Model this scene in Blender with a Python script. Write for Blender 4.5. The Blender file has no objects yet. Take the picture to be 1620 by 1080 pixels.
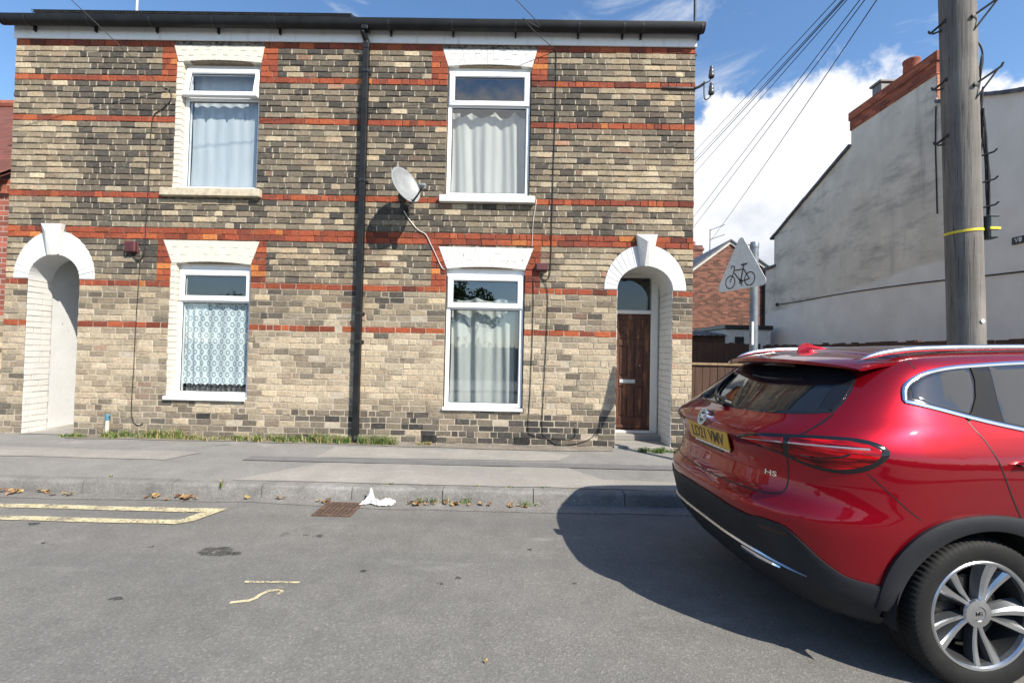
import bpy, math, random
import numpy as np
from mathutils import Vector, Matrix, noise as mnoise

random.seed(7)
SC = bpy.context.scene
COL = SC.collection
R = math.radians

# ------------------------------------------------------------------ camera, sky, sun, exposure
CAM_H = 1.52
YAW, PITCH, ROLL = R(0.657), R(1.3215), R(1.2207)
fwd = Vector((-math.sin(YAW) * math.cos(PITCH), math.cos(YAW) * math.cos(PITCH), math.sin(PITCH)))
rt0 = Vector((math.cos(YAW), math.sin(YAW), 0))
up0 = rt0.cross(fwd)
rt = rt0 * math.cos(ROLL) + up0 * math.sin(ROLL)
up = -rt0 * math.sin(ROLL) + up0 * math.cos(ROLL)
cd = bpy.data.cameras.new('camera')
cd.lens = 16.0
cd.sensor_width = 36.0
cd.sensor_fit = 'HORIZONTAL'
cd.clip_start = 0.05
cd.clip_end = 3000
cam = bpy.data.objects.new('camera', cd)
COL.objects.link(cam)
cam.matrix_world = Matrix(((rt.x, up.x, -fwd.x, 0), (rt.y, up.y, -fwd.y, 0), (rt.z, up.z, -fwd.z, CAM_H), (0, 0, 0, 1)))
SC.camera = cam

SUN_AZ, SUN_EL = R(43), R(42)          # azimuth to the right of the facade's normal
sun_dir = Vector((math.sin(SUN_AZ) * math.cos(SUN_EL), -math.cos(SUN_AZ) * math.cos(SUN_EL), math.sin(SUN_EL)))
sl = bpy.data.lights.new('sun', 'SUN')
sl.energy = 5.0
sl.angle = R(0.53)
sl.color = (1.0, 0.94, 0.83)
sun = bpy.data.objects.new('sun', sl)
COL.objects.link(sun)
sun.rotation_euler = sun_dir.to_track_quat('Z', 'Y').to_euler()

SC.view_settings.view_transform = 'Standard'
SC.view_settings.look = 'None'
SC.view_settings.gamma = 1.0
SC.view_settings.exposure = 0.70
SC.cycles.max_bounces = 8
SC.cycles.transparent_max_bounces = 12
SC.cycles.caustics_reflective = False
SC.cycles.caustics_refractive = False
try:
    SC.cycles.use_denoising = True
except Exception:
    pass


class NT:
    """small node-tree builder"""
    def __init__(self, tree):
        self.t = tree
        self.t.nodes.clear()

    def n(self, typ, ins=None, **kw):
        nd = self.t.nodes.new(typ)
        for k, v in kw.items():
            setattr(nd, k, v)
        for k, v in (ins or {}).items():
            s = nd.inputs[k]
            if isinstance(v, bpy.types.NodeSocket):
                self.t.links.new(v, s)
            else:
                if hasattr(s, 'default_value'):
                    if s.type == 'RGBA' and len(v) == 3:
                        v = (*v, 1)
                    s.default_value = v
        return nd

    def math(self, op, a, b=None, c=None, clamp=False):
        ins = {0: a}
        if b is not None:
            ins[1] = b
        if c is not None:
            ins[2] = c
        return self.n('ShaderNodeMath', ins, operation=op, use_clamp=clamp).outputs[0]

    def vmath(self, op, a, b=None, out=0):
        ins = {0: a}
        if b is not None:
            ins[1] = b
        return self.n('ShaderNodeVectorMath', ins, operation=op).outputs[out]

    def mix(self, f, a, b, mode='MIX'):
        return self.n('ShaderNodeMixRGB', {0: f, 1: a, 2: b}, blend_type=mode).outputs[0]

    def ramp(self, f, stops, interp='LINEAR'):
        nd = self.n('ShaderNodeValToRGB', {0: f})
        cr = nd.color_ramp
        cr.interpolation = interp
        while len(cr.elements) < len(stops):
            cr.elements.new(0.5)
        for e, (p, c) in zip(cr.elements, stops):
            e.position = p
            e.color = (*c, 1) if not isinstance(c, (int, float)) else (c, c, c, 1)
        return nd.outputs[0]

    def noise(self, vec, scale, detail=4, rough=0.55, dist=0.0):
        return self.n('ShaderNodeTexNoise', {'Vector': vec, 'Scale': scale, 'Detail': detail, 'Roughness': rough, 'Distortion': dist}).outputs[0]

    def sstep(self, v, a, b):
        return self.n('ShaderNodeMapRange', {0: v, 1: a, 2: b, 3: 0.0, 4: 1.0}, interpolation_type='SMOOTHSTEP').outputs[0]


# ---- sky: Nishita plus clouds that live on the sky itself
w = bpy.data.worlds.new('World')
SC.world = w
w.use_nodes = True
T = NT(w.node_tree)
sky = T.n('ShaderNodeTexSky', sky_type='NISHITA')
sky.sun_disc = False
sky.sun_elevation = SUN_EL
sky.sun_rotation = math.atan2(sun_dir.x, sun_dir.y)
sky.air_density = 1.0
sky.dust_density = 0.3
sky.ozone_density = 2.2
tc = T.n('ShaderNodeTexCoord')
d = T.vmath('NORMALIZE', tc.outputs['Generated'])
warp = T.n('ShaderNodeTexNoise', {'Vector': d, 'Scale': 4.0, 'Detail': 8.0, 'Roughness': 0.62})
wv = T.vmath('SUBTRACT', warp.outputs['Color'], (0.5, 0.5, 0.5))
dw = T.vmath('ADD', d, T.vmath('MULTIPLY', wv, (0.30, 0.30, 0.30)))
# cumulus lobes: (direction, angular radius)
lobes = [((0.50, 0.78, 0.30), 0.18), ((0.42, 0.81, 0.40), 0.11), ((0.365, 0.85, 0.37), 0.10), ((0.42, 0.83, 0.31), 0.14), ((0.36, 0.88, 0.24), 0.13), ((0.60, 0.70, 0.30), 0.14),
         ((0.55, 0.76, 0.22), 0.25), ((0.42, 0.88, 0.14), 0.22), ((0.66, 0.62, 0.30), 0.10), ((-0.75, 0.62, 0.22), 0.13),
         ((0.62, -0.6, 0.30), 0.20), ((-0.10, -0.90, 0.40), 0.18), ((0.9, -0.2, 0.2), 0.2), ((0.78, -0.30, 0.52), 0.17), ((0.80, -0.45, 0.36), 0.15), ((0.62, -0.60, 0.45), 0.08), ((0.70, -0.20, 0.68), 0.09)]
acc = None
for c, r in lobes:
    c = Vector(c).normalized()
    dist = T.vmath('DISTANCE', dw, tuple(c), out=1)
    v = T.math('SUBTRACT', 1.0, T.math('DIVIDE', dist, r))
    acc = v if acc is None else T.math('MAXIMUM', acc, v)
fine = T.noise(d, 13.0, 9, 0.62)
dens = T.math('ADD', acc, T.math('MULTIPLY', T.math('SUBTRACT', fine, 0.5), 0.9))
m1 = T.sstep(dens, 0.02, 0.30)
# thin wisps high up
sc = T.vmath('MULTIPLY', d, (3.2, 3.2, 7.0))
wn = T.noise(sc, 1.6, 9, 0.66, 0.6)
near = T.math('SUBTRACT', 1.0, T.sstep(T.vmath('DISTANCE', d, tuple(Vector((0.24, 0.78, 0.56)).normalized()), out=1), 0.05, 0.24))
m2 = T.math('MULTIPLY', T.sstep(T.math('ADD', wn, T.math('MULTIPLY', near, 0.13)), 0.55, 0.80), 0.5)
mask = T.math('MAXIMUM', m1, m2)
# pale haze towards the horizon
zz = T.n('ShaderNodeSeparateXYZ', {0: d}).outputs[2]
hz = T.math('MULTIPLY', T.math('SUBTRACT', 1.0, T.sstep(zz, 0.0, 0.22)), 0.35)
mask2 = T.math('MAXIMUM', mask, hz)
shade = T.sstep(T.math('ADD', T.math('MULTIPLY', zz, 1.6), T.math('MULTIPLY', T.noise(dw, 6.0, 6, 0.6), 0.75)), 0.35, 0.95)
ccol = T.mix(shade, (0.40, 0.45, 0.56), (0.93, 0.94, 0.97))
skyc = T.n('ShaderNodeHueSaturation', {'Hue': 0.5, 'Saturation': 1.12, 'Value': 1.0, 'Color': sky.outputs[0]}).outputs[0]
bg1 = T.n('ShaderNodeBackground', {'Color': skyc, 'Strength': 0.136})
bg2 = T.n('ShaderNodeBackground', {'Color': ccol, 'Strength': 0.72})
ms = T.n('ShaderNodeMixShader', {0: mask2, 1: bg1.outputs[0], 2: bg2.outputs[0]})
T.n('ShaderNodeOutputWorld', {'Surface': ms.outputs[0]})


# ------------------------------------------------------------------ mesh helpers
class MB:
    """collects faces, builds ONE mesh object"""
    def __init__(self):
        self.v = []
        self.f = []
        self.m = []
        self.c = []
        self.cur = (1, 1, 1, 1)
        self.mi = 0

    def add(self, verts, faces):
        b = len(self.v)
        self.v.extend([tuple(p) for p in verts])
        for f in faces:
            self.f.append([b + i for i in f])
            self.m.append(self.mi)
            self.c.append(self.cur)

    def quad(self, *p):
        self.add(p, [list(range(len(p)))])

    def box(self, x0, x1, y0, y1, z0, z1, mat=None):
        P = [(x0, y0, z0), (x1, y0, z0), (x1, y1, z0), (x0, y1, z0), (x0, y0, z1), (x1, y0, z1), (x1, y1, z1), (x0, y1, z1)]
        if mat is not None:
            P = [tuple(mat @ Vector(p)) for p in P]
        self.add(P, [(0, 3, 2, 1), (4, 5, 6, 7), (0, 1, 5, 4), (1, 2, 6, 5), (2, 3, 7, 6), (3, 0, 4, 7)])

    def bbox(self, x0, x1, y0, y1, z0, z1, b=0.004, mat=None):
        """bevelled box"""
        b = min(b, (x1 - x0) / 2.1, (y1 - y0) / 2.1, (z1 - z0) / 2.1)
        V = []
        idx = {}
        for sx in (0, 1):
            for sy in (0, 1):
                for sz in (0, 1):
                    c = ((x0, x1)[sx], (y0, y1)[sy], (z0, z1)[sz])
                    s = (1 - 2 * sx, 1 - 2 * sy, 1 - 2 * sz)
                    for ax in range(3):
                        p = [c[i] + s[i] * (b if i != ax else 0) for i in range(3)]
                        idx[(sx, sy, sz, ax)] = len(V)
                        V.append(tuple(p))
        F = []
        g = lambda a, b_, c_, ax: idx[(a, b_, c_, ax)]
        for s in (0, 1):
            F.append([g(s, 0, 0, 0), g(s, 0, 1, 0), g(s, 1, 1, 0), g(s, 1, 0, 0)] if s == 0 else [g(s, 0, 0, 0), g(s, 1, 0, 0), g(s, 1, 1, 0), g(s, 0, 1, 0)])
            F.append([g(0, s, 0, 1), g(1, s, 0, 1), g(1, s, 1, 1), g(0, s, 1, 1)] if s == 0 else [g(0, s, 0, 1), g(0, s, 1, 1), g(1, s, 1, 1), g(1, s, 0, 1)])
            F.append([g(0, 0, s, 2), g(0, 1, s, 2), g(1, 1, s, 2), g(1, 0, s, 2)] if s == 0 else [g(0, 0, s, 2), g(1, 0, s, 2), g(1, 1, s, 2), g(0, 1, s, 2)])
        for a in (0, 1):
            for b_ in (0, 1):
                e = [g(0, a, b_, 1), g(1, a, b_, 1), g(1, a, b_, 2), g(0, a, b_, 2)]
                F.append(e if (a + b_) % 2 == 1 else e[::-1])
                e = [g(a, 0, b_, 0), g(a, 1, b_, 0), g(a, 1, b_, 2), g(a, 0, b_, 2)]
                F.append(e if (a + b_) % 2 == 0 else e[::-1])
                e = [g(a, b_, 0, 0), g(a, b_, 1, 0), g(a, b_, 1, 1), g(a, b_, 0, 1)]
                F.append(e if (a + b_) % 2 == 1 else e[::-1])
                for c_ in (0, 1):
                    t = [g(a, b_, c_, 0), g(a, b_, c_, 1), g(a, b_, c_, 2)]
                    F.append(t if (a + b_ + c_) % 2 == 0 else t[::-1])
        if mat is not None:
            V = [tuple(mat @ Vector(p)) for p in V]
        self.add(V, F)

    def prism(self, poly, y0, y1, ch=0.0, back=True):
        """poly = [(x,z)..] counter-clockwise seen from -Y; front at y0 (towards camera), chamfer ch"""
        n = len(poly)
        cx = sum(p[0] for p in poly) / n
        cz = sum(p[1] for p in poly) / n
        if ch > 0:
            ins = []
            for i in range(n):
                p0, p1, p2 = Vector(poly[i - 1]), Vector(poly[i]), Vector(poly[(i + 1) % n])
                e1 = (p1 - p0).normalized()
                e2 = (p2 - p1).normalized()
                n1 = Vector((-e1.y, e1.x))
                n2 = Vector((-e2.y, e2.x))
                k = (n1 + n2)
                k = k / max(0.3, k.dot(n1))
                q = p1 + k * ch
                ins.append((q.x, q.y))
            V = [(p[0], y0, p[1]) for p in ins] + [(p[0], y0 + ch, p[1]) for p in poly] + [(p[0], y1, p[1]) for p in poly]
            F = [list(range(n))]
            for i in range(n):
                j = (i + 1) % n
                F.append([i, n + i, n + j, j])
                F.append([n + i, 2 * n + i, 2 * n + j, n + j])
            if back:
                F.append(list(range(3 * n - 1, 2 * n - 1, -1)))
        else:
            V = [(p[0], y0, p[1]) for p in poly] + [(p[0], y1, p[1]) for p in poly]
            F = [list(range(n))]
            for i in range(n):
                j = (i + 1) % n
                F.append([i, n + i, n + j, j])
            if back:
                F.append(list(range(2 * n - 1, n - 1, -1)))
        self.add(V, F)

    def ring(self, x0, x1, z0, z1, w_, y0, y1, ch=0.006, bead=0.012):
        """rectangular frame, front at y0, with an outer chamfer and a sloped inner bead"""
        o = [(x0, z0), (x1, z0), (x1, z1), (x0, z1)]
        def inset(k):
            return [(x0 + k, z0 + k), (x1 - k, z0 + k), (x1 - k, z1 - k), (x0 + k, z1 - k)]
        lay = [[(p[0], y1, p[1]) for p in o], [(p[0], y0 + ch, p[1]) for p in o], [(p[0], y0, p[1]) for p in inset(ch)],
               [(p[0], y0, p[1]) for p in inset(w_ - bead)], [(p[0], y0 + bead, p[1]) for p in inset(w_)], [(p[0], y1, p[1]) for p in inset(w_)]]
        V = [p for l in lay for p in l]
        F = []
        for k in range(len(lay)):
            k2 = (k + 1) % len(lay)
            for i in range(4):
                j = (i + 1) % 4
                F.append([k * 4 + i, k * 4 + j, k2 * 4 + j, k2 * 4 + i])
        self.add(V, F)

    def tube(self, pts, r, seg=8, cap=True):
        pts = [Vector(p) for p in pts]
        rs = r if isinstance(r, (list, tuple)) else [r] * len(pts)
        n = len(pts)
        V = []
        prev = None
        for i, p in enumerate(pts):
            t = (pts[min(i + 1, n - 1)] - pts[max(i - 1, 0)]).normalized()
            if prev is None:
                a = Vector((0, 0, 1)) if abs(t.z) < 0.9 else Vector((1, 0, 0))
                u = t.cross(a).normalized()
            else:
                u = (prev - t * prev.dot(t)).normalized()
            prev = u
            v = t.cross(u)
            for k in range(seg):
                a = 2 * math.pi * k / seg
                V.append(tuple(p + (u * math.cos(a) + v * math.sin(a)) * rs[i]))
        F = []
        for i in range(n - 1):
            for k in range(seg):
                k2 = (k + 1) % seg
                F.append([i * seg + k, i * seg + k2, (i + 1) * seg + k2, (i + 1) * seg + k])
        if cap:
            F.append(list(range(seg - 1, -1, -1)))
            F.append(list(range((n - 1) * seg, n * seg)))
        self.add(V, F)

    def lathe(self, prof, seg=48, axis='Y', center=(0, 0, 0), mod=None):
        """prof = [(r, a)...] revolved round an axis through center"""
        V = []
        for i, (r_, a) in enumerate(prof):
            for k in range(seg):
                t = 2 * math.pi * k / seg
                rr = r_ if mod is None else mod(i, k, r_)
                c, s = math.cos(t) * rr, math.sin(t) * rr
                if axis == 'Y':
                    p = (c, a, s)
                elif axis == 'Z':
                    p = (c, s, a)
                else:
                    p = (a, c, s)
                V.append((p[0] + center[0], p[1] + center[1], p[2] + center[2]))
        F = []
        for i in range(len(prof) - 1):
            for k in range(seg):
                k2 = (k + 1) % seg
                F.append([i * seg + k, i * seg + k2, (i + 1) * seg + k2, (i + 1) * seg + k])
        self.add(V, F)

    def build(self, name, mats, parent=None, smooth=None, color=False, fix=True):
        me = bpy.data.meshes.new(name)
        me.from_pydata(self.v, [], self.f)
        if not isinstance(mats, (list, tuple)):
            mats = [mats]
        for m in mats:
            me.materials.append(m)
        if len(mats) > 1:
            me.polygons.foreach_set('material_index', self.m)
        if color:
            at = me.color_attributes.new('brick_colour', 'FLOAT_COLOR', 'CORNER')
            arr = np.repeat(np.array(self.c, dtype=np.float32), [len(f) for f in self.f], axis=0)
            at.data.foreach_set('color', arr.ravel())
        me.update()
        if fix:
            import bmesh
            bm = bmesh.new()
            bm.from_mesh(me)
            bmesh.ops.recalc_face_normals(bm, faces=bm.faces)
            bm.to_mesh(me)
            bm.free()
        if smooth is not None:
            me.polygons.foreach_set('use_smooth', [True] * len(me.polygons))
            try:
                me.set_sharp_from_angle(angle=R(smooth))
            except Exception:
                pass
        o = bpy.data.objects.new(name, me)
        COL.objects.link(o)
        if parent is not None:
            o.parent = parent
            if parent.name in SITE:      # this parent's pieces are modelled in site coordinates
                o.matrix_parent_inverse = SITE[parent.name].inverted()
        return o


SITE = {}


def tag(o, label=None, cat=None, group=None, kind=None):
    if label:
        o['label'] = label
    if cat:
        o['category'] = cat
    if group:
        o['group'] = group
    if kind:
        o['kind'] = kind
    return o


def thing(name, label, cat, loc=(0, 0, 0), rz=0.0, group=None, site=True):
    o = bpy.data.objects.new(name, None)
    o.empty_display_size = 0.2
    COL.objects.link(o)
    o.location = loc
    o.rotation_euler = (0, 0, rz)
    if site:
        SITE[o.name] = Matrix.Translation(loc) @ Matrix.Rotation(rz, 4, 'Z')
    return tag(o, label, cat, group)


def text_mesh(txt, size, depth=0.002, sx=1.0, bold=0.0, align='CENTER'):
    cu = bpy.data.curves.new('lettering', 'FONT')
    cu.body = txt
    cu.size = size
    cu.extrude = depth
    cu.offset = bold
    cu.align_x = align
    cu.align_y = 'CENTER'
    o = bpy.data.objects.new('lettering', cu)
    COL.objects.link(o)
    bpy.context.view_layer.update()
    me = bpy.data.meshes.new_from_object(o.evaluated_get(bpy.context.evaluated_depsgraph_get()))
    bpy.data.objects.remove(o)
    for v in me.vertices:
        v.co.x *= sx
    return me


# ------------------------------------------------------------------ materials
def new_mat(name):
    m = bpy.data.materials.new(name)
    m.use_nodes = True
    t = NT(m.node_tree)
    return m, t


def finish(t, col, rough=0.6, metal=0.0, bump=None, bstr=0.2, bdist=0.01, **ex):
    ins = {'Base Color': col, 'Roughness': rough, 'Metallic': metal}
    if bump is not None:
        b = t.n('ShaderNodeBump', {'Strength': bstr, 'Distance': bdist, 'Height': bump})
        ins['Normal'] = b.outputs[0]
    ins.update(ex)
    p = t.n('ShaderNodeBsdfPrincipled', ins)
    t.n('ShaderNodeOutputMaterial', {'Surface': p.outputs[0]})
    return p


def pos(t):
    return t.n('ShaderNodeNewGeometry').outputs['Position']


def obj_co(t):
    return t.n('ShaderNodeTexCoord').outputs['Object']


def simple(name, col, rough=0.5, metal=0.0, var=0.12, scale=9.0, bstr=0.0, bscale=60.0, **ex):
    m, t = new_mat(name)
    co = obj_co(t)
    n1 = t.noise(co, scale, 5, 0.6)
    dark = tuple(c * (1 - var * 1.6) for c in col)
    lite = tuple(min(1, c * (1 + var)) for c in col)
    c = t.ramp(n1, [(0.3, dark), (0.7, lite)])
    r = t.math('ADD', rough - 0.06, t.math('MULTIPLY', t.noise(co, scale * 2.3, 4), 0.12))
    bump = t.noise(co, bscale, 6, 0.65) if bstr > 0 else None
    finish(t, c, r, metal, bump, bstr, 0.01, **ex)
    return m


M = {}
# brick: the fired colour of each brick rides on the mesh, soot and wear are added here
m, t = new_mat('brick'); M['brick'] = m
at = t.n('ShaderNodeAttribute', attribute_name='brick_colour')
P = pos(t)
n1 = t.noise(P, 26.0, 7, 0.68)
c = t.mix(t.math('MULTIPLY', t.sstep(n1, 0.38, 0.66), 0.55), at.outputs[0], t.mix(1.0, at.outputs[0], (0.52, 0.50, 0.48), 'MULTIPLY'))
c = t.mix(t.math('MULTIPLY', t.sstep(t.noise(P, 14.0, 5, 0.7), 0.52, 0.70), t.math('MULTIPLY', at.outputs['Alpha'], 0.30)), c, (0.060, 0.054, 0.046))
c = t.mix(t.math('MULTIPLY', t.sstep(t.noise(t.vmath('MULTIPLY', P, (14, 14, 26)), 1.0, 5, 0.65), 0.54, 0.74), t.math('MULTIPLY', at.outputs['Alpha'], 0.36)), c, (0.38, 0.315, 0.23))
c = t.mix(t.math('MULTIPLY', t.sstep(t.noise(P, 75.0, 4, 0.6), 0.60, 0.74), t.math('MULTIPLY', at.outputs['Alpha'], 0.30)), c, (0.42, 0.35, 0.27))
# soot clouds and lime bloom that run across bricks and joints alike
sc1 = t.math('MULTIPLY', t.sstep(t.noise(t.vmath('MULTIPLY', P, (2.0, 2.0, 3.4)), 1.0, 9, 0.72), 0.50, 0.68), t.math('MULTIPLY', at.outputs['Alpha'], 0.50))
c = t.mix(sc1, c, t.mix(1.0, c, (0.45, 0.435, 0.42), 'MULTIPLY'))
run = t.math('MULTIPLY', t.sstep(t.noise(t.vmath('MULTIPLY', P, (9.0, 9.0, 0.8)), 1.0, 6, 0.65), 0.58, 0.74), t.math('MULTIPLY', at.outputs['Alpha'], 0.40))
c = t.mix(run, c, t.mix(1.0, c, (0.48, 0.45, 0.42), 'MULTIPLY'))
finish(t, c, 0.9, 0, t.math('ADD', t.noise(P, 90.0, 8, 0.7), t.math('MULTIPLY', t.noise(P, 30.0, 5, 0.65), 0.8)), 0.75, 0.014)
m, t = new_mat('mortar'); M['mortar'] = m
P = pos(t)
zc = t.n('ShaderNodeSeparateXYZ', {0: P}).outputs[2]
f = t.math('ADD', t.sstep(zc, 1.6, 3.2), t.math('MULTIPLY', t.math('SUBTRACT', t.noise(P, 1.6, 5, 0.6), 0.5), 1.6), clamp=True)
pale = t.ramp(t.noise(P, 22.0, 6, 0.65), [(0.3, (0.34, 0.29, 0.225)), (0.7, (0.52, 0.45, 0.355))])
grime_shade = t.ramp(t.noise(P, 17.0, 6, 0.65), [(0.40, (0.045, 0.039, 0.033)), (0.70, (0.34, 0.285, 0.215))])  # grimy upper mortar, its colour darkened further to deepen the bed-joint shadow
finish(t, t.mix(f, pale, grime_shade), 0.95, 0, t.noise(P, 120.0, 6, 0.7), 0.7, 0.012)

M['perpend'] = simple('pale_joint', (0.40, 0.345, 0.265), 0.95, 0, 0.35, 20, 0.4)


def paint_white(name, col, chips, rough=0.6, chipcol=(0.16, 0.14, 0.12)):
    m, t = new_mat(name)
    P = pos(t)
    b = t.ramp(t.noise(P, 6.0, 6, 0.6), [(0.3, tuple(c * 0.88 for c in col)), (0.7, col)])
    st = t.vmath('MULTIPLY', P, (30.0, 30.0, 9.0))
    k = t.math('MULTIPLY', t.sstep(t.noise(st, 1.0, 5, 0.62), chips, chips + 0.03), 0.8)
    b = t.mix(k, b, chipcol)
    g = t.math('MULTIPLY', t.sstep(t.noise(P, 3.0, 6, 0.7), 0.52, 0.78), 0.35)
    b = t.mix(g, b, (0.42, 0.38, 0.33))
    finish(t, b, rough, 0, t.noise(P, 45.0, 7, 0.7), 0.45, 0.012)
    return m


M['white_arch'] = paint_white('white_masonry_paint', (0.66, 0.66, 0.655), 0.68)
M['white_chip'] = paint_white('flaking_white_paint', (0.67, 0.655, 0.62), 0.655)
M['cream'] = paint_white('cream_masonry_paint', (0.64, 0.60, 0.515), 0.72)
m, t = new_mat('upvc'); M['upvc'] = m
P = pos(t)
c = t.mix(t.math('MULTIPLY', t.sstep(t.noise(P, 5.0, 5, 0.6), 0.45, 0.8), 0.25), (0.80, 0.81, 0.82), (0.58, 0.56, 0.52))
finish(t, c, 0.32, 0)
m, t = new_mat('fascia_white'); M['fascia'] = m
P = pos(t)
c = t.mix(t.sstep(t.noise(t.vmath('MULTIPLY', P, (4, 4, 1.0)), 2.0, 6, 0.65), 0.5, 0.8), (0.78, 0.79, 0.80), (0.55, 0.55, 0.54))
finish(t, c, 0.4)
M['black_plastic'] = simple('black_plastic', (0.018, 0.019, 0.021), 0.38, 0, 0.3, 6)
M['grey_pipe'] = simple('sunbleached_black_plastic', (0.012, 0.0125, 0.014), 0.5, 0, 0.35, 5, **{'Specular IOR Level': 0.3})
M['slate'] = simple('slate_roof', (0.10, 0.10, 0.11), 0.6, 0, 0.35, 7, 0.5, 40)
M['stone_sill'] = simple('sandstone', (0.50, 0.43, 0.32), 0.85, 0, 0.2, 12, 0.4, 60)
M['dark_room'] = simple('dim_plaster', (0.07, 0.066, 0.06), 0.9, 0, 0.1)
M['black_cable'] = simple('black_cable', (0.012, 0.012, 0.012), 0.6)
M['white_cable'] = simple('white_cable', (0.62, 0.60, 0.56), 0.55)
M['steel_dark'] = simple('dark_steel', (0.05, 0.048, 0.045), 0.6, 0.4, 0.4, 14)
M['galv'] = simple('galvanised_steel', (0.20, 0.22, 0.24), 0.5, 0.5, 0.18, 14)
M['alu'] = simple('aluminium', (0.62, 0.63, 0.65), 0.28, 1.0, 0.06, 20)
M['chrome'] = simple('chrome', (0.80, 0.81, 0.83), 0.08, 1.0, 0.02, 5)
M['dish'] = simple('dish_grey', (0.215, 0.225, 0.23), 0.45, 0, 0.1, 14)
M['maroon_box'] = simple('maroon_plastic', (0.085, 0.022, 0.024), 0.5, 0, 0.2)
M['ceramic'] = simple('grey_ceramic', (0.075, 0.075, 0.08), 0.3, 0, 0.2)
M['solar'] = simple('solar_black', (0.012, 0.014, 0.02), 0.2, 0, 0.1)
M['terracotta'] = simple('terracotta', (0.28, 0.085, 0.05), 0.8, 0, 0.2, 14, 0.3)


def glass(name, tint=(0.955, 0.97, 0.965), refl=1.0, rough=0.0):
    """thin window pane: fresnel mix of a clear pass-through and a mirror"""
    m, t = new_mat(name)
    gm = t.n('ShaderNodeNewGeometry')
    cs = t.math('ABSOLUTE', t.n('ShaderNodeVectorMath', {0: gm.outputs['Incoming'], 1: gm.outputs['Normal']}, operation='DOT_PRODUCT').outputs['Value'])
    fr = t.math('ADD', 0.045, t.math('MULTIPLY', t.math('POWER', t.math('SUBTRACT', 1.0, cs), 5.0), 0.95))
    k = t.math('MULTIPLY', fr, 1.9 * refl, clamp=True)
    tr = t.n('ShaderNodeBsdfTransparent', {'Color': (*tint, 1)})
    nb = t.n('ShaderNodeBump', {'Strength': 0.05, 'Distance': 0.02, 'Height': t.noise(pos(t), 1.7, 2)})
    gl = t.n('ShaderNodeBsdfGlossy', {'Color': (1, 1, 1, 1), 'Roughness': rough, 'Normal': nb.outputs[0]})
    x = t.n('ShaderNodeMixShader', {0: k, 1: tr.outputs[0], 2: gl.outputs[0]})
    t.n('ShaderNodeOutputMaterial', {'Surface': x.outputs[0]})
    return m


M['pane'] = glass('window_glass')
M['fanlight'] = glass('dim_fanlight_glass', (0.9, 0.92, 0.92), 0.4)
M['frost'] = glass('hazy_window_glass', (0.95, 0.965, 0.97), 0.75, 0.02)


def cloth(name, col, trans=0.35, fold=0):
    m, t = new_mat(name)
    P = pos(t)
    n = t.noise(t.vmath('MULTIPLY', P, (9, 9, 1.2)), 1.5, 5, 0.6)
    c = t.ramp(n, [(0.3, tuple(k * 0.86 for k in col)), (0.7, col)])
    a = t.n('ShaderNodeBsdfDiffuse', {'Color': c})
    b = t.n('ShaderNodeBsdfTranslucent', {'Color': c})
    x = t.n('ShaderNodeMixShader', {0: trans, 1: a.outputs[0], 2: b.outputs[0]})
    t.n('ShaderNodeOutputMaterial', {'Surface': x.outputs[0]})
    return m


M['curtain_blue'] = cloth('pale_blue_cloth', (0.76, 0.81, 0.83))
M['curtain_grey'] = cloth('pale_grey_cloth', (0.68, 0.71, 0.70))
M['curtain_white'] = cloth('off_white_cloth', (0.76, 0.77, 0.76))
# lace: woven rings in the net
m, t = new_mat('lace_net'); M['lace'] = m
uv = t.n('ShaderNodeSeparateXYZ', {0: obj_co(t)})
def cell(shift):
    a = t.math('ADD', t.math('DIVIDE', uv.outputs[0], 0.098), shift)
    b = t.math('ADD', t.math('DIVIDE', uv.outputs[2], 0.168), shift)
    fa = t.math('SUBTRACT', t.math('FRACT', a), 0.5)
    fb = t.math('SUBTRACT', t.math('FRACT', b), 0.5)
    rr = t.math('SQRT', t.math('ADD', t.math('POWER', t.math('MULTIPLY', fa, 0.098), 2.0), t.math('POWER', t.math('MULTIPLY', fb, 0.115), 2.0)))
    o_ = t.math('ABSOLUTE', t.math('SUBTRACT', rr, 0.021))
    return t.math('SUBTRACT', 1.0, t.sstep(o_, 0.004, 0.010))
rings = t.math('MAXIMUM', cell(0.0), cell(0.5))
net = t.sstep(t.noise(obj_co(t), 95.0, 2, 0.5), 0.40, 0.62)
hole = t.math('MAXIMUM', t.math('MULTIPLY', rings, 0.58), t.math('MULTIPLY', net, 0.12))
cc = t.mix(0.0, (0.68, 0.77, 0.83), (0.5, 0.6, 0.7))
a = t.n('ShaderNodeBsdfDiffuse', {'Color': cc})
b = t.n('ShaderNodeBsdfTransparent', {'Color': (1, 1, 1, 1)})
x = t.n('ShaderNodeMixShader', {0: hole, 1: a.outputs[0], 2: b.outputs[0]})
t.n('ShaderNodeOutputMaterial', {'Surface': x.outputs[0]})

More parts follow.
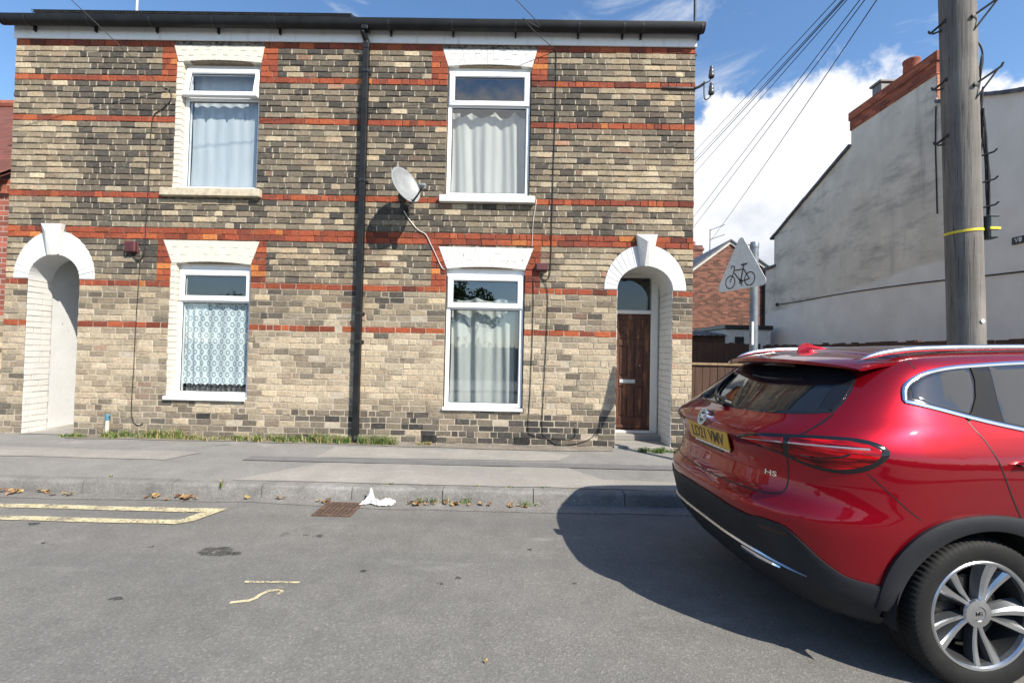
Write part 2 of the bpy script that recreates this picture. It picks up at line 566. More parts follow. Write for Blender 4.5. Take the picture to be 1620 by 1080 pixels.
# ground materials
def asphalt(name, lo, hi, grit=1.0, tint=(1, 1, 1)):
    m, t = new_mat(name)
    P = pos(t)
    v = t.n('ShaderNodeTexVoronoi', {'Vector': P, 'Scale': 105.0})
    g = t.n('ShaderNodeSeparateColor', {0: v.outputs['Color']}).outputs[0]
    big = t.noise(P, 0.55, 6, 0.6)
    mid = t.noise(P, 4.5, 6, 0.65)
    val = t.math('ADD', t.math('MULTIPLY', big, 0.5), t.math('MULTIPLY', mid, 0.5))
    base = t.ramp(val, [(0.36, tuple(lo * k for k in tint)), (0.64, tuple(hi * k for k in tint))])
    st = t.ramp(g, [(0.0, 0.50), (0.5, 0.92), (0.86, 1.12), (1.0, 1.9)])
    base = t.mix(0.75 * grit, base, t.mix(1.0, base, st, 'MULTIPLY'))
    spot = t.math('MULTIPLY', t.sstep(t.noise(P, 2.3, 4, 0.5), 0.70, 0.74), 0.45)
    base = t.mix(spot, base, (0.06, 0.06, 0.058))
    pale = t.math('MULTIPLY', t.sstep(t.noise(t.vmath('MULTIPLY', P, (0.7, 1.6, 1)), 1.3, 7, 0.7), 0.57, 0.76), 0.52)
    base = t.mix(pale, base, (min(1, hi * 1.75), hi * 1.68, hi * 1.55))
    trk = t.noise(t.vmath('MULTIPLY', P, (0.10, 1.15, 1.0)), 1.0, 4, 0.6)
    base = t.mix(t.math('MULTIPLY', t.sstep(trk, 0.46, 0.66), 0.30), base, (lo * 0.72, lo * 0.72, lo * 0.70))
    fleck = t.sstep(t.noise(P, 60.0, 2, 0.4), 0.76, 0.80)
    base = t.mix(t.math('MULTIPLY', fleck, 0.45), base, (hi * 2.4, hi * 2.3, hi * 2.1))
    h = t.math('ADD', t.math('MULTIPLY', v.outputs['Distance'], 0.7), t.math('MULTIPLY', mid, 0.6))
    finish(t, base, 0.86, 0, h, 0.75 * grit, 0.006)
    return m


M['asphalt'] = asphalt('road_asphalt', 0.134, 0.182, 0.5, (1.0, 0.958, 0.885))
M['pave_asphalt'] = asphalt('pavement_asphalt', 0.18, 0.245, 0.40, (1.0, 0.96, 0.90))
M['concrete'] = asphalt('pavement_concrete', 0.235, 0.315, 0.35, (1.0, 0.93, 0.84))
M['trench'] = asphalt('trench_asphalt', 0.135, 0.18, 0.5, (1.0, 0.99, 0.97))
M['channel'] = asphalt('road_channel_dust', 0.15, 0.22, 0.7, (1.0, 0.94, 0.86))
M['kerb'] = asphalt('kerb_concrete', 0.115, 0.26, 0.5, (1.0, 0.95, 0.88))
M['dirt'] = asphalt('wall_foot_dirt', 0.16, 0.27, 1.0, (1.0, 0.86, 0.70))
m, t = new_mat('worn_yellow_paint'); M['yellow_line'] = m
P = pos(t)
worn = t.math('MULTIPLY', t.sstep(t.noise(P, 7.0, 8, 0.72), 0.48, 0.66), 0.75)
c = t.ramp(t.noise(P, 9.0, 5), [(0.3, (0.48, 0.41, 0.24)), (0.7, (0.60, 0.53, 0.34))])
c = t.mix(worn, c, (0.24, 0.21, 0.16))
pb = t.n('ShaderNodeBsdfPrincipled', {'Base Color': c, 'Roughness': 0.8})
gap = t.math('ADD', t.math('MULTIPLY', t.noise(P, 75.0, 3, 0.6), 0.55), t.math('MULTIPLY', t.noise(P, 6.0, 7, 0.7), 0.45))
tr = t.n('ShaderNodeBsdfTransparent', {'Color': (1, 1, 1, 1)})
mx = t.n('ShaderNodeMixShader', {0: t.sstep(gap, 0.50, 0.60), 1: pb.outputs[0], 2: tr.outputs[0]})
t.n('ShaderNodeOutputMaterial', {'Surface': mx.outputs[0]})
# ------------------------------------------------------------------ ground, road, kerb, pavement
D = 6.65                 # plane of the terrace front
PZ = 0.165               # pavement level at the wall
KY = 4.60                # kerb face
KZ = 0.122


def sheet(name, poly, z, mat, sub=None):
    b = MB()
    b.quad(*[(p[0], p[1], z(p[0], p[1]) if callable(z) else z) for p in poly])
    o = b.build(name, mat)
    return tag(o, kind='structure')


sheet('ground', [(-400, -400), (400, -400), (400, 400), (-400, 400)], -0.03, M['pave_asphalt'])
sheet('road', [(-70, -3.2), (70, -3.2), (70, KY), (-70, KY)], 0.0, M['asphalt'])


def pave_z(x, y):
    t_ = min(1, max(0, (y - KY) / (D - KY)))
    return KZ + (PZ - KZ) * t_


b = MB()
ys = [KY + 0.125, 5.2, 5.9, D + 0.9]
b.quad((-70, ys[0], KZ), (70, ys[0], KZ), (70, D, PZ), (-70, D, PZ))
b.quad((-70, D, PZ), (70, D, PZ), (70, 60, PZ), (-70, 60, PZ))
tag(b.build('pavement', M['pave_asphalt']), kind='structure')
b = MB()                                         # far side of the street, behind the camera
b.quad((-70, -3.2, 0.1), (70, -3.2, 0.1), (70, -40, 0.12), (-70, -40, 0.12))
b.quad((-70, -3.2, 0.1), (-70, -3.2, -0.01), (70, -3.2, -0.01), (70, -3.2, 0.1))
tag(b.build('far_pavement', M['pave_asphalt']), kind='structure')

# kerb: rounded-edge stones with open joints
rng = random.Random(3)
b = MB()
x = -30.0
joints = [-3.10, -2.185, -1.27, -0.36, 0.09, 0.55, 1.46]
while x < 40:
    L = 0.915
    x2 = x + L
    if -0.45 < x < 0.05:
        x2 = x + 0.45
    dz = rng.uniform(-0.004, 0.004)
    dy = rng.uniform(-0.006, 0.006)
    y0, y1, z0, z1 = KY + dy, KY + 0.128, -0.05, KZ + 0.004 + dz
    xa, xb = x + 0.004, x2 - 0.004
    prof = [(y0, z0), (y0 + 0.006, z1 - 0.035), (y0 + 0.014, z1 - 0.014), (y0 + 0.032, z1 - 0.002), (y0 + 0.06, z1), (y1, z1), (y1, z0)]
    V = []
    n = 9
    for k in range(n + 1):
        xx = xa + (xb - xa) * k / n
        for (py, pz) in prof:
            j = 0 if pz <= z0 else (rng.uniform(-0.003, 0.003))
            V.append((xx, py + j, pz + (rng.uniform(-0.002, 0.002) if pz > z0 else 0)))
    F = []
    np_ = len(prof)
    for k in range(n):
        for i in range(np_ - 1):
            F.append([k * np_ + i, (k + 1) * np_ + i, (k + 1) * np_ + i + 1, k * np_ + i + 1])
    F.append(list(range(np_)))
    F.append([n * np_ + i for i in range(np_ - 1, -1, -1)])
    b.add(V, F)
    x = x2
tag(b.build('kerb', M['kerb'], smooth=40), kind='structure')

# wavering patches of surfacing, each laid just above the one below
def rough_poly(pts, step=0.12, amp=0.02, seed=1):
    out = []
    n = len(pts)
    for i in range(n):
        a, c = Vector(pts[i]), Vector(pts[(i + 1) % n])
        k = max(1, int((c - a).length / step))
        for j in range(k):
            p = a.lerp(c, j / k)
            q = mnoise.noise_vector(Vector((p.x * 1.9 + seed, p.y * 1.9, seed * 3.1)))
            out.append((p.x + q.x * amp, p.y + q.y * amp))
    return out


def patch(name, pts, lift, mat, amp=0.02, road=False, seed=1):
    P_ = rough_poly(pts, 0.12, amp, seed)
    b = MB()
    b.add([(p[0], p[1], (0.0 if road else pave_z(*p)) + lift) for p in P_], [list(range(len(P_)))])
    return tag(b.build(name, mat), kind='structure')


patch('paving_slab_strip', [(-2.95, 4.745), (2.6, 4.745), (2.6, 4.98), (0.95, 5.08), (0.65, 5.50), (-2.3, 5.50)], 0.004, M['concrete'], 0.03, seed=2)
patch('paving_upper_strip', [(-2.5, 5.72), (0.55, 5.80), (0.75, 6.16), (0.25, 6.32), (-2.5, 6.28)], 0.004, M['concrete'], 0.04, seed=3)
patch('paving_left_strip', [(-14, 5.45), (-4.2, 5.45), (-4.0, 5.85), (-14, 5.95)], 0.004, M['concrete'], 0.05, seed=6)
patch('paving_trench', [(-3.3, 5.50), (2.0, 5.50), (2.0, 5.70), (-3.3, 5.69)], 0.008, M['trench'], 0.012, seed=4)
patch('wall_foot_dirt', [(-6.4, 6.42), (-4, 6.47), (-2, 6.42), (-0.5, 6.36), (0.6, 6.33), (1.38, 6.42), (1.40, 6.649), (-6.4, 6.649)], 0.007, M['dirt'], 0.05, seed=5)
patch('road_channel', [(-40, 4.40), (-6, 4.41), (-2.2, 4.44), (-1.2, 4.34), (0.6, 4.36), (3, 4.42), (40, 4.42), (40, 4.598), (-40, 4.598)], 0.004, M['channel'], 0.05, True, seed=8)

# worn double yellow line, closed off at its end with a slanting bar
b = MB()
LZ = 0.008
def strip(pts, seed):
    P_ = rough_poly(pts, 0.06, 0.012, seed)
    b.add([(p[0], p[1], LZ) for p in P_], [list(range(len(P_)))])
strip([(-30, 4.145), (-2.96, 4.135), (-2.95, 4.235), (-30, 4.235)], 1)
strip([(-30, 3.86), (-2.97, 3.85), (-2.965, 3.94), (-30, 3.945)], 2)
LZ = 0.0105
strip([(-3.0, 3.855), (-2.86, 3.846), (-2.76, 3.925), (-2.665, 4.236), (-2.98, 4.234), (-2.98, 4.138), (-2.83, 4.13), (-2.90, 3.945), (-3.0, 3.94)], 3)
tag(b.build('yellow_road_line', M['yellow_line']), kind='structure')
b = MB()
def stroke(pts, w_):
    for i in range(len(pts) - 1):
        a, c = Vector(pts[i]), Vector(pts[i + 1])
        nrm = Vector((-(c - a).y, (c - a).x)).normalized() * w_ / 2
        e = (c - a).normalized() * w_ * 0.3
        b.add([(*(a - nrm - e), 0.005 + 0.0003 * i), (*(c - nrm + e), 0.005 + 0.0003 * i), (*(c + nrm + e), 0.005 + 0.0003 * i), (*(a + nrm - e), 0.005 + 0.0003 * i)], [[0, 1, 2, 3]])
stroke([(-1.72, 2.952), (-1.38, 2.962)], 0.022)
stroke([(-1.47, 2.90), (-1.44, 2.885)], 0.02)
stroke([(-1.66, 2.712), (-1.615, 2.725), (-1.57, 2.735), (-1.545, 2.765), (-1.54, 2.80), (-1.515, 2.845), (-1.47, 2.86), (-1.43, 2.845), (-1.43, 2.815)], 0.026)
tag(b.build('yellow_spray_mark', M['yellow_line']), kind='structure')

# a few oily stains on the asphalt
m, t = new_mat('oil_stain')
P = pos(t)
pb = t.n('ShaderNodeBsdfPrincipled', {'Base Color': t.ramp(t.noise(P, 30, 5), [(0.3, (0.035, 0.034, 0.032)), (0.7, (0.085, 0.082, 0.078))]), 'Roughness': 0.75})
tr = t.n('ShaderNodeBsdfTransparent', {'Color': (1, 1, 1, 1)})
mx = t.n('ShaderNodeMixShader', {0: t.sstep(t.math('ADD', t.math('MULTIPLY', t.noise(P, 90, 3), 0.5), t.math('MULTIPLY', t.noise(P, 14, 4), 0.5)), 0.44, 0.56), 1: pb.outputs[0], 2: tr.outputs[0]})
t.n('ShaderNodeOutputMaterial', {'Surface': mx.outputs[0]})
for (sx, sy, sr) in [(-2.19, 3.38, .10), (-2.02, 3.35, .035), (-1.02, 3.14, .022), (-2.72, 3.42, .02), (-4.0, 3.79, .04), (-0.47, 3.0, .018), (-0.36, 3.08, .016), (-2.36, 2.72, .03), (-1.58, 3.70, .035), (-1.68, 3.71, .02), (0.42, 3.05, .014), (0.13, 3.55, .015), (-3.55, 3.44, .02)]:
    b = MB()
    pts = []
    for k in range(18):
        a = 2 * math.pi * k / 18
        rr = sr * (1 + 0.75 * mnoise.noise(Vector((sx * 7 + math.cos(a) * 1.3, sy * 5 + math.sin(a) * 1.3, 0))))
        pts.append((sx + math.cos(a) * rr * 1.25, sy + math.sin(a) * rr * 0.8, 0.004))
    b.add(pts, [list(range(18))])
    tag(b.build('road_stain', m), kind='structure')

# ------------------------------------------------------------------ the two terraced houses
COURSE = 0.0878
ZT = 6.06                # top of the topmost course
RED_ROWS = {0, 6, 13, 26, 32, 33, 41, 48}
NROW = 68
XL, XM, XR_ = -7.62, -2.36, 2.545
ARCH_Z = 2.462
# openings  x0,x1,z0,z1
OPEN = dict(ul=(-5.175, -3.915, 3.84, 5.76), ur=(-1.115, 0.130, 3.80, 5.75), ll=(-5.155, -3.955, 0.76, 2.74), lr=(-1.070, 0.095, 0.69, 2.74))
LINT = dict(ul=(-5.225, -3.855, 6.00, -5.15, -3.905, 5.745), ur=(-1.195, 0.208, 6.00, -1.112, 0.135, 5.735),
            ll=(-5.275, -3.84, 3.068, -5.135, -3.96, 2.722), lr=(-1.188, 0.212, 3.045, -1.060, 0.090, 2.722))
SILL = dict(ul=(-5.31, -3.83, 3.715, 3.832), ur=(-1.187, 0.216, 3.692, 3.797))
REDP = [(-5.40, -3.66, 1, 6), (-1.355, 0.365, 1, 6), (-5.36, -3.735, 34, 41), (-1.285, 0.315, 34, 41)]
ARCH = [dict(c=-6.888, iw=0.385, ih=0.358, ow=0.607, oh=0.715, x0=-7.273, x1=-6.503), dict(c=1.850, iw=0.405, ih=0.352, ow=0.598, oh=0.665, x0=1.445, x1=2.255)]


def exclusions(z0, z1):
    zm = (z0 + z1) / 2
    ex = []
    for k, (a, c, e, f) in OPEN.items():
        if z1 > e + 0.02 and z0 < f - 0.02:
            ex.append((a, c))
    for k, (ta, tb, tz, ba, bb, bz) in LINT.items():
        if bz - 0.01 < zm < tz + 0.02:
            u = min(1, max(0, (zm - bz) / (tz - bz)))
            ex.append((ba + (ta - ba) * u, bb + (tb - bb) * u))
    for k, (a, c, e, f) in SILL.items():
        if z1 > e + 0.015 and z0 < f - 0.005:
            ex.append((a, c))
    for A in ARCH:
        if zm < ARCH_Z:
            ex.append((A['x0'], A['x1']))
        else:
            q = (zm - ARCH_Z) / A['oh']
            if q < 1:
                hw = A['ow'] * math.sqrt(1 - q * q)
                ex.append((A['c'] - hw, A['c'] + hw))
            if 2.82 < zm < 3.262:
                s_ = 0.085 + 0.07 * (zm - 2.82) / 0.44
                ex.append((A['c'] - s_, A['c'] + s_))
    return ex


def free_spans(x0, x1, ex):
    spans = [(x0, x1)]
    for a, c in ex:
        out = []
        for s, e in spans:
            if c <= s or a >= e:
                out.append((s, e))
            else:
                if a - s > 0.015:
                    out.append((s, a))
                if e - c > 0.015:
                    out.append((c, e))
        spans = out
    return spans


def lerp3(a, c, t_):
    return tuple(a[i] + (c[i] - a[i]) * t_ for i in range(3))


BUFF = [(0.57, 0.455, 0.295), (0.52, 0.41, 0.265), (0.48, 0.385, 0.26), (0.61, 0.505, 0.345), (0.51, 0.385, 0.25)]
GREY = [(0.072, 0.063, 0.053), (0.090, 0.077, 0.062), (0.062, 0.056, 0.049), (0.11, 0.093, 0.073)]
REDC = [(0.31, 0.064, 0.026), (0.36, 0.078, 0.029), (0.28, 0.057, 0.026), (0.40, 0.095, 0.033), (0.22, 0.050, 0.027), (0.33, 0.068, 0.028)]
brng = random.Random(11)


def brick_colour(x, z, red):
    if red:
        c = brng.choice(REDC)
        if brng.random() < 0.12:
            c = tuple(q * 0.6 for q in c)
        elif brng.random() < 0.05:
            c = (0.56, 0.19, 0.05)
        k = brng.uniform(0.78, 1.15)
        return tuple(q * k for q in c)
    # soot lies in clouds over the wall, heavier on the upper storey; each brick takes it a little differently
    n = mnoise.noise(Vector((x * 0.7, z * 1.3, 3.3))) + 0.6 * mnoise.noise(Vector((x * 1.9, z * 3.0, 8.1))) + 0.35 * mnoise.noise(Vector((x * 4.1, z * 7.0, 2.2)))
    base = np.interp(z, [0.15, 0.50, 0.62, 0.85, 1.55, 1.95, 2.5, 3.2, 6.1], [0.96, 0.92, 0.66, 0.15, 0.13, 0.38, 0.52, 0.70, 0.72])
    if z < 0.8 and x < -3.3:
        base -= 0.36
    if z > 3.2 and x < -6.7:
        base -= 0.30
    if z > 2.5 and x > 1.3:
        base -= 0.12
    if z > 5.3 and x > 1.2:
        base -= 0.22
    s_ = base + 0.42 * n + brng.gauss(0, 0.17)
    q_ = brng.random()
    if q_ < 0.06:
        s_ -= 0.65
    elif q_ < 0.12:
        s_ += 0.45
    s_ = min(1.0, max(0.0, s_))
    if z < 0.55:
        d_ = brng.choice([(0.045, 0.042, 0.040), (0.065, 0.060, 0.054), (0.095, 0.085, 0.074)])
    else:
        d_ = brng.choice(GREY)
    l_ = brng.choice(BUFF)
    if brng.random() < 0.015:
        l_ = (0.42, 0.24, 0.15)
    if z < 2.0:
        l_ = lerp3(l_, (0.58, 0.495, 0.385), 0.32)
    c = lerp3(l_, d_, s_ ** 0.85)
    k = brng.uniform(0.88, 1.08)
    return tuple(q * k for q in c)


def add_brick(b, xa, xb, za, zb, y, col, ch=0.0035, worn=1.0, alpha=1.0):
    j = lambda s=0.0027: brng.uniform(-s, s) * worn
    dep = y + brng.uniform(-0.0035, 0.0035)
    if brng.random() < 0.05 * worn:
        dep += brng.uniform(0.002, 0.006)
    tilt = brng.uniform(-0.0018, 0.0018)
    o = [(xa + j(), za + j()), (xb + j(), za + j()), (xb + j(), zb + j()), (xa + j(), zb + j())]
    cc = [brng.uniform(0.5, 3.2) * ch for _ in range(4)]
    i_ = [(o[0][0] + cc[0], o[0][1] + cc[0] * .8), (o[1][0] - cc[1], o[1][1] + cc[1] * .8), (o[2][0] - cc[2], o[2][1] - cc[2] * .8), (o[3][0] + cc[3], o[3][1] - cc[3] * .8)]
    V = [(p[0], dep + (tilt if k > 1 else -tilt), p[1]) for k, p in enumerate(i_)] + [(p[0], dep + ch * 1.3, p[1]) for p in o] + [(p[0], y + 0.03, p[1]) for p in o]
    F = [[0, 1, 2, 3]]
    for k in range(4):
        n_ = (k + 1) % 4
        F.append([k, 4 + k, 4 + n_, n_])
        F.append([4 + k, 8 + k, 8 + n_, 4 + n_])
    b.cur = (*col, alpha)
    b.add(V, F)


def brick_face(b, X0, X1):
    for r_ in range(NROW):
        z1 = ZT - r_ * COURSE
        z0 = z1 - COURSE
        zm = (z0 + z1) / 2
        wob = lambda x: 0.006 * mnoise.noise(Vector((x * 0.7, r_ * 0.37, 1.7)))
        spans = free_spans(X0, X1, exclusions(z0, z1))
        cut = []
        for s, e in spans:
            cuts = [s]
            for (ra, rb, r0, r1) in REDP:
                if r0 <= r_ < r1:
                    for q in (ra, rb):
                        if s + 0.02 < q < e - 0.02:
                            cuts.append(q)
            cuts.append(e)
            cuts.sort()
            cut += list(zip(cuts[:-1], cuts[1:]))
        for s, e in cut:
            mid = (s + e) / 2
            red = r_ in RED_ROWS or any(ra <= mid <= rb and r0 <= r_ < r1 for ra, rb, r0, r1 in REDP)
            ph = (r_ % 2) * 0.112 + (0.03 * math.sin(r_ * 2.1))
            x = s
            first = True
            while x < e - 0.004:
                if first:
                    g = math.ceil((s - ph) / 0.2245 + 0.15) * 0.2245 + ph
                    L = max(0.06, g - s)
                    first = False
                else:
                    L = 0.2245
                    hd = 0.62 if (r_ in (6, 13, 26, 32)) else 0.24
                    if brng.random() < hd:
                        L = 0.112
                    L += brng.uniform(-0.006, 0.006)
                x2 = x + L
                if e - x2 < 0.055:
                    x2 = e
                x2 = min(x2, e)
                jw = brng.uniform(0.0042, 0.0070) if not red else 0.0040
                xm = (x + x2) / 2
                dz = wob(xm)
                tj = (brng.uniform(0.0072, 0.0105) if zm > 2.3 else brng.uniform(0.0045, 0.0065)) if not red else 0.0040
                # soft, eroded brick here and there on the upper storey
                add_brick(b, x + (0 if x == s else jw), x2 - (0 if x2 == e else jw), z0 + tj + dz, z1 - tj * 0.7 + dz, D, brick_colour(xm, zm, red), worn=1.5 if zm > 2.6 else 1.0, alpha=0.55 if red else 1.0)
                if zm > 2.3 and not red and x2 < e - 0.001:
                    b.mi = 3
                    b.quad((x2 - jw - 0.004, D + 0.0040, z0 + tj + 0.002), (x2 + 0.012, D + 0.0040, z0 + tj + 0.002), (x2 + 0.012, D + 0.0042, z1 - tj * 0.7 - 0.002), (x2 - jw - 0.004, D + 0.0042, z1 - tj * 0.7 - 0.002))
                    b.mi = 0
                x = x2


def backing(b, X0, X1):
    """mortar bed behind the bricks: cells between all opening edges"""
    Y0 = D + 0.0055
    xs = sorted({X0, X1, *[v for k in OPEN.values() for v in k[:2] if X0 < v < X1], *[v for A in ARCH for v in (A['x0'], A['x1']) if X0 < v < X1]})
    zs = sorted({0.0, ZT + 0.2, ARCH_Z, *[v for k in OPEN.values() for v in k[2:]], ARCH_Z + 0.352})
    for i in range(len(xs) - 1):
        for k in range(len(zs) - 1):
            xm, zm = (xs[i] + xs[i + 1]) / 2, (zs[k] + zs[k + 1]) / 2
            if any(a < xm < c and e < zm < f for a, c, e, f in OPEN.values()):
                continue
            if any(A['x0'] < xm < A['x1'] and zm < ARCH_Z + 0.352 for A in ARCH):
                continue
            Y0 = D + (0.0055 if zm < 2.4 else 0.0125)
            b.quad((xs[i], Y0, zs[k]), (xs[i + 1], Y0, zs[k]), (xs[i + 1], Y0, zs[k + 1]), (xs[i], Y0, zs[k + 1]))


def reveal(b, x0, x1, z0, z1, y0, y1, sides='lrtb'):
    if 'l' in sides:
        b.quad((x0, y0, z0), (x0, y1, z0), (x0, y1, z1), (x0, y0, z1))
    if 'r' in sides:
        b.quad((x1, y0, z0), (x1, y0, z1), (x1, y1, z1), (x1, y1, z0))
    if 't' in sides:
        b.quad((x0, y0, z1), (x0, y1, z1), (x1, y1, z1), (x1, y0, z1))
    if 'b' in sides:
        b.quad((x0, y0, z0), (x1, y0, z0), (x1, y1, z0), (x0, y1, z0))


# plain machine-laid brick for walls seen small or edge-on
def tile_brick(name, c1, c2, mort, scale=1.0, rough=0.9, axes='xz'):
    m, t = new_mat(name)
    s = t.n('ShaderNodeSeparateXYZ', {0: pos(t)})
    v = t.n('ShaderNodeCombineXYZ', {0: s.outputs[0] if axes[0] == 'x' else s.outputs[1], 1: s.outputs[2], 2: 0.0}).outputs[0]
    br = t.n('ShaderNodeTexBrick', {'Vector': v, 'Color1': (0, 0, 0, 1), 'Color2': (1, 1, 1, 1), 'Mortar': (0.5, 0.5, 0.5, 1), 'Scale': 1.0, 'Mortar Size': 0.006 * scale, 'Brick Width': 0.2245 * scale, 'Row Height': 0.0790 * scale, 'Bias': 0.0})
    rnd = t.n('ShaderNodeSeparateColor', {0: br.outputs[0]}).outputs[0]
    f = t.math('ADD', t.math('MULTIPLY', rnd, 0.6), t.math('MULTIPLY', t.noise(pos(t), 2.2, 6, 0.65), 0.55))
    c = t.ramp(f, [(0.2, tuple(q * 0.55 for q in c1)), (0.45, c1), (0.70, c2), (0.92, tuple(min(1, q * 1.35) for q in c2))])
    c = t.mix(t.math('MULTIPLY', t.sstep(t.noise(pos(t), 16, 5, 0.6), 0.5, 0.8), 0.4), c, (0.09, 0.07, 0.06))
    c = t.mix(br.outputs['Fac'], c, mort)
    hgt = t.math('SUBTRACT', t.math('MULTIPLY', t.noise(pos(t), 60, 5), 0.3), br.outputs['Fac'])
    finish(t, c, rough, 0, hgt, 0.5, 0.008)
    return m


M['buff_gable'] = tile_brick('gable_buff_brick', (0.22, 0.18, 0.13), (0.40, 0.32, 0.21), (0.35, 0.31, 0.26), axes='yz')
M['red_gable'] = tile_brick('red_gable_brick', (0.115, 0.046, 0.030), (0.20, 0.080, 0.050), (0.17, 0.115, 0.09))
M['red_side'] = tile_brick('red_side_brick', (0.20, 0.058, 0.038), (0.30, 0.085, 0.055), (0.36, 0.30, 0.26))
M['red_chimney_y'] = tile_brick('red_chimney_brick', (0.27, 0.060, 0.026), (0.38, 0.095, 0.040), (0.20, 0.11, 0.085), axes='yz')
M['red_chimney_x'] = tile_brick('red_chimney_brick_end', (0.30, 0.090, 0.040), (0.44, 0.150, 0.070), (0.42, 0.30, 0.22))

house_l = thing('terraced_house', 'left yellow-brick terraced house with painted round-arched passage and lace-curtained window', 'house', ((XL + XM) / 2, D, PZ), group='banded brick terraced houses')
house_r = thing('terraced_house', 'right yellow-brick terraced house with brown front door, satellite dish and corner end wall', 'house', ((XM + XR_) / 2, D, PZ), group='banded brick terraced houses')


def shell(b, X0, X1, gable_l, gable_r):
    """side and rear walls behind the front"""
    y0, y1, zt = D + 0.0130, D + 8.0, ZT + 0.2
    for xx, use in ((X0, gable_l), (X1, gable_r)):
        if use:
            b.add([(xx, y0, 0), (xx, y1, 0), (xx, y1, zt), (xx, (y0 + y1) / 2, zt + 2.3), (xx, y0, zt)], [[0, 1, 2, 3, 4]])
    b.quad((X0, y1, 0), (X1, y1, 0), (X1, y1, zt), (X0, y1, zt))


def arch_block(b, A, white_mortar):
    """ring of painted wedge bricks round the opening"""
    n = 21
    for k in range(n):
        a0 = math.pi * k / n
        a1 = math.pi * (k + 1) / n
        g = 0.009
        P_ = []
        for (aa, ins) in ((a0, g), (a1, -g)):
            P_.append((aa + ins, 'i'))
            P_.append((aa + ins, 'o'))
        def pt(a, w):
            if w == 'i':
                return (A['c'] + A['iw'] * math.cos(a), ARCH_Z + A['ih'] * math.sin(a))
            return (A['c'] + A['ow'] * math.cos(a), ARCH_Z + A['oh'] * math.sin(a))
        am = (a0 + a1) / 2
        poly = [pt(a0 + g, 'i'), pt(a0 + g, 'o'), pt(am, 'o'), pt(a1 - g, 'o'), pt(a1 - g, 'i')]
        b.prism(poly, D - 0.010 + brng.uniform(-0.002, 0.002), D + 0.10, 0.005, back=False)
    # continuous bed behind the joints, and the curved soffit
    N = 40
    V, F = [], []
    for k in range(N + 1):
        a = math.pi * k / N
        ci, co = math.cos(a), math.sin(a)
        V += [(A['c'] + A['iw'] * ci, D - 0.004, ARCH_Z + A['ih'] * co), (A['c'] + A['ow'] * ci, D - 0.004, ARCH_Z + A['oh'] * co),
              (A['c'] + A['ow'] * ci, D + 0.1, ARCH_Z + A['oh'] * co), (A['c'] + A['iw'] * ci, D + A['dep'], ARCH_Z + A['ih'] * co)]
    for k in range(N):
        o = 4 * k
        F += [[o, o + 1, o + 5, o + 4], [o + 1, o + 2, o + 6, o + 5], [o + 3, o, o + 4, o + 7]]
    b.add(V, F)


def keystone(A, parent):
    c = A['c'] + 0.0
    zt, zb = 3.262, 2.80
    tw, bw = 0.152, 0.075
    y0 = D - 0.012
    V = [(c - tw, y0, zt), (c + tw, y0, zt), (c + bw, y0, zb + 0.03), (c - bw, y0, zb + 0.03),
         (c - tw, D - 0.075, zt), (c + tw, D - 0.075, zt), (c + 0.012, D - 0.155, zt - 0.115), (c - 0.012, D - 0.155, zt - 0.115),
         (c + 0.030, D - 0.085, zb), (c - 0.030, D - 0.085, zb), (c + bw, D - 0.045, zb + 0.012), (c - bw, D - 0.045, zb + 0.012)]
    F = [[0, 1, 5, 4], [4, 5, 6, 7], [7, 6, 8, 9], [4, 7, 9, 11], [5, 10, 8, 6], [0, 4, 11, 3], [1, 2, 10, 5], [3, 11, 10, 2], [9, 8, 10, 11]]
    b = MB()
    b.add(V, F)
    return b.build('keystone', M['white_chip'], parent)


def lintel(parent, key, mat, rows=2):
    ta, tb, tz, ba, bb, bz = LINT[key]
    b = MB()
    n = 15
    def pt(u, v, cam_=True):
        xb = ba + (bb - ba) * u
        xt = ta + (tb - ta) * u
        zb = bz + 0.034 * (1 - (2 * u - 1) ** 2)
        return (xb + (xt - xb) * v, zb + (tz - zb) * v)
    for k in range(n):
        u0, u1 = k / n, (k + 1) / n
        g = 0.0022
        sp = [0, 0.5 + (0.17 if k % 2 else -0.17), 1]
        for q in range(2):
            v0, v1 = sp[q] + (0.012 if q else 0), sp[q + 1] - (0 if q else 0.012)
            b.prism([pt(u0 + g, v0), pt(u1 - g, v0), pt(u1 - g, v1), pt(u0 + g, v1)], D - 0.004 + brng.uniform(-0.0015, 0.0015), D + 0.05, 0.004, back=False)
    # bed and soffit
    N = 16
    V, F = [], []
    for k in range(N + 1):
        u = k / N
        lo, hi = pt(u, 0), pt(u, 1)
        V += [(lo[0], D + 0.001, lo[1]), (hi[0], D + 0.001, hi[1]), (lo[0], D + 0.16, lo[1])]
    for k in range(N):
        o = 3 * k
        F += [[o, o + 3, o + 4, o + 1], [o, o + 2, o + 5, o + 3]]
    b.add(V, F)
    return b.build('lintel', mat, parent)


# ---- front walls (bricks + mortar bed in one mesh each)
for (X0, X1, hp, gl, gr) in ((XL, XM, house_l, True, False), (XM, XR_, house_r, False, True)):
    b = MB()
    b.mi = 0
    brick_face(b, X0, X1)
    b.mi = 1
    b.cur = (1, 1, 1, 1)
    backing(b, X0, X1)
    b.mi = 0
    b.cur = (0.28, 0.22, 0.15, 1)
    for k, (a, c, e, f) in OPEN.items():
        if X0 < a < X1:
            reveal(b, a, c, e, f, D + 0.004, D + 0.16, 'rtb' if k in ('ul', 'll') else 'lrtb')
    b.mi = 2
    shell(b, X0, X1, gl, gr)
    b.build('front_wall', [M['brick'], M['mortar'], M['buff_gable'], M['perpend']], hp, color=True, fix=False)

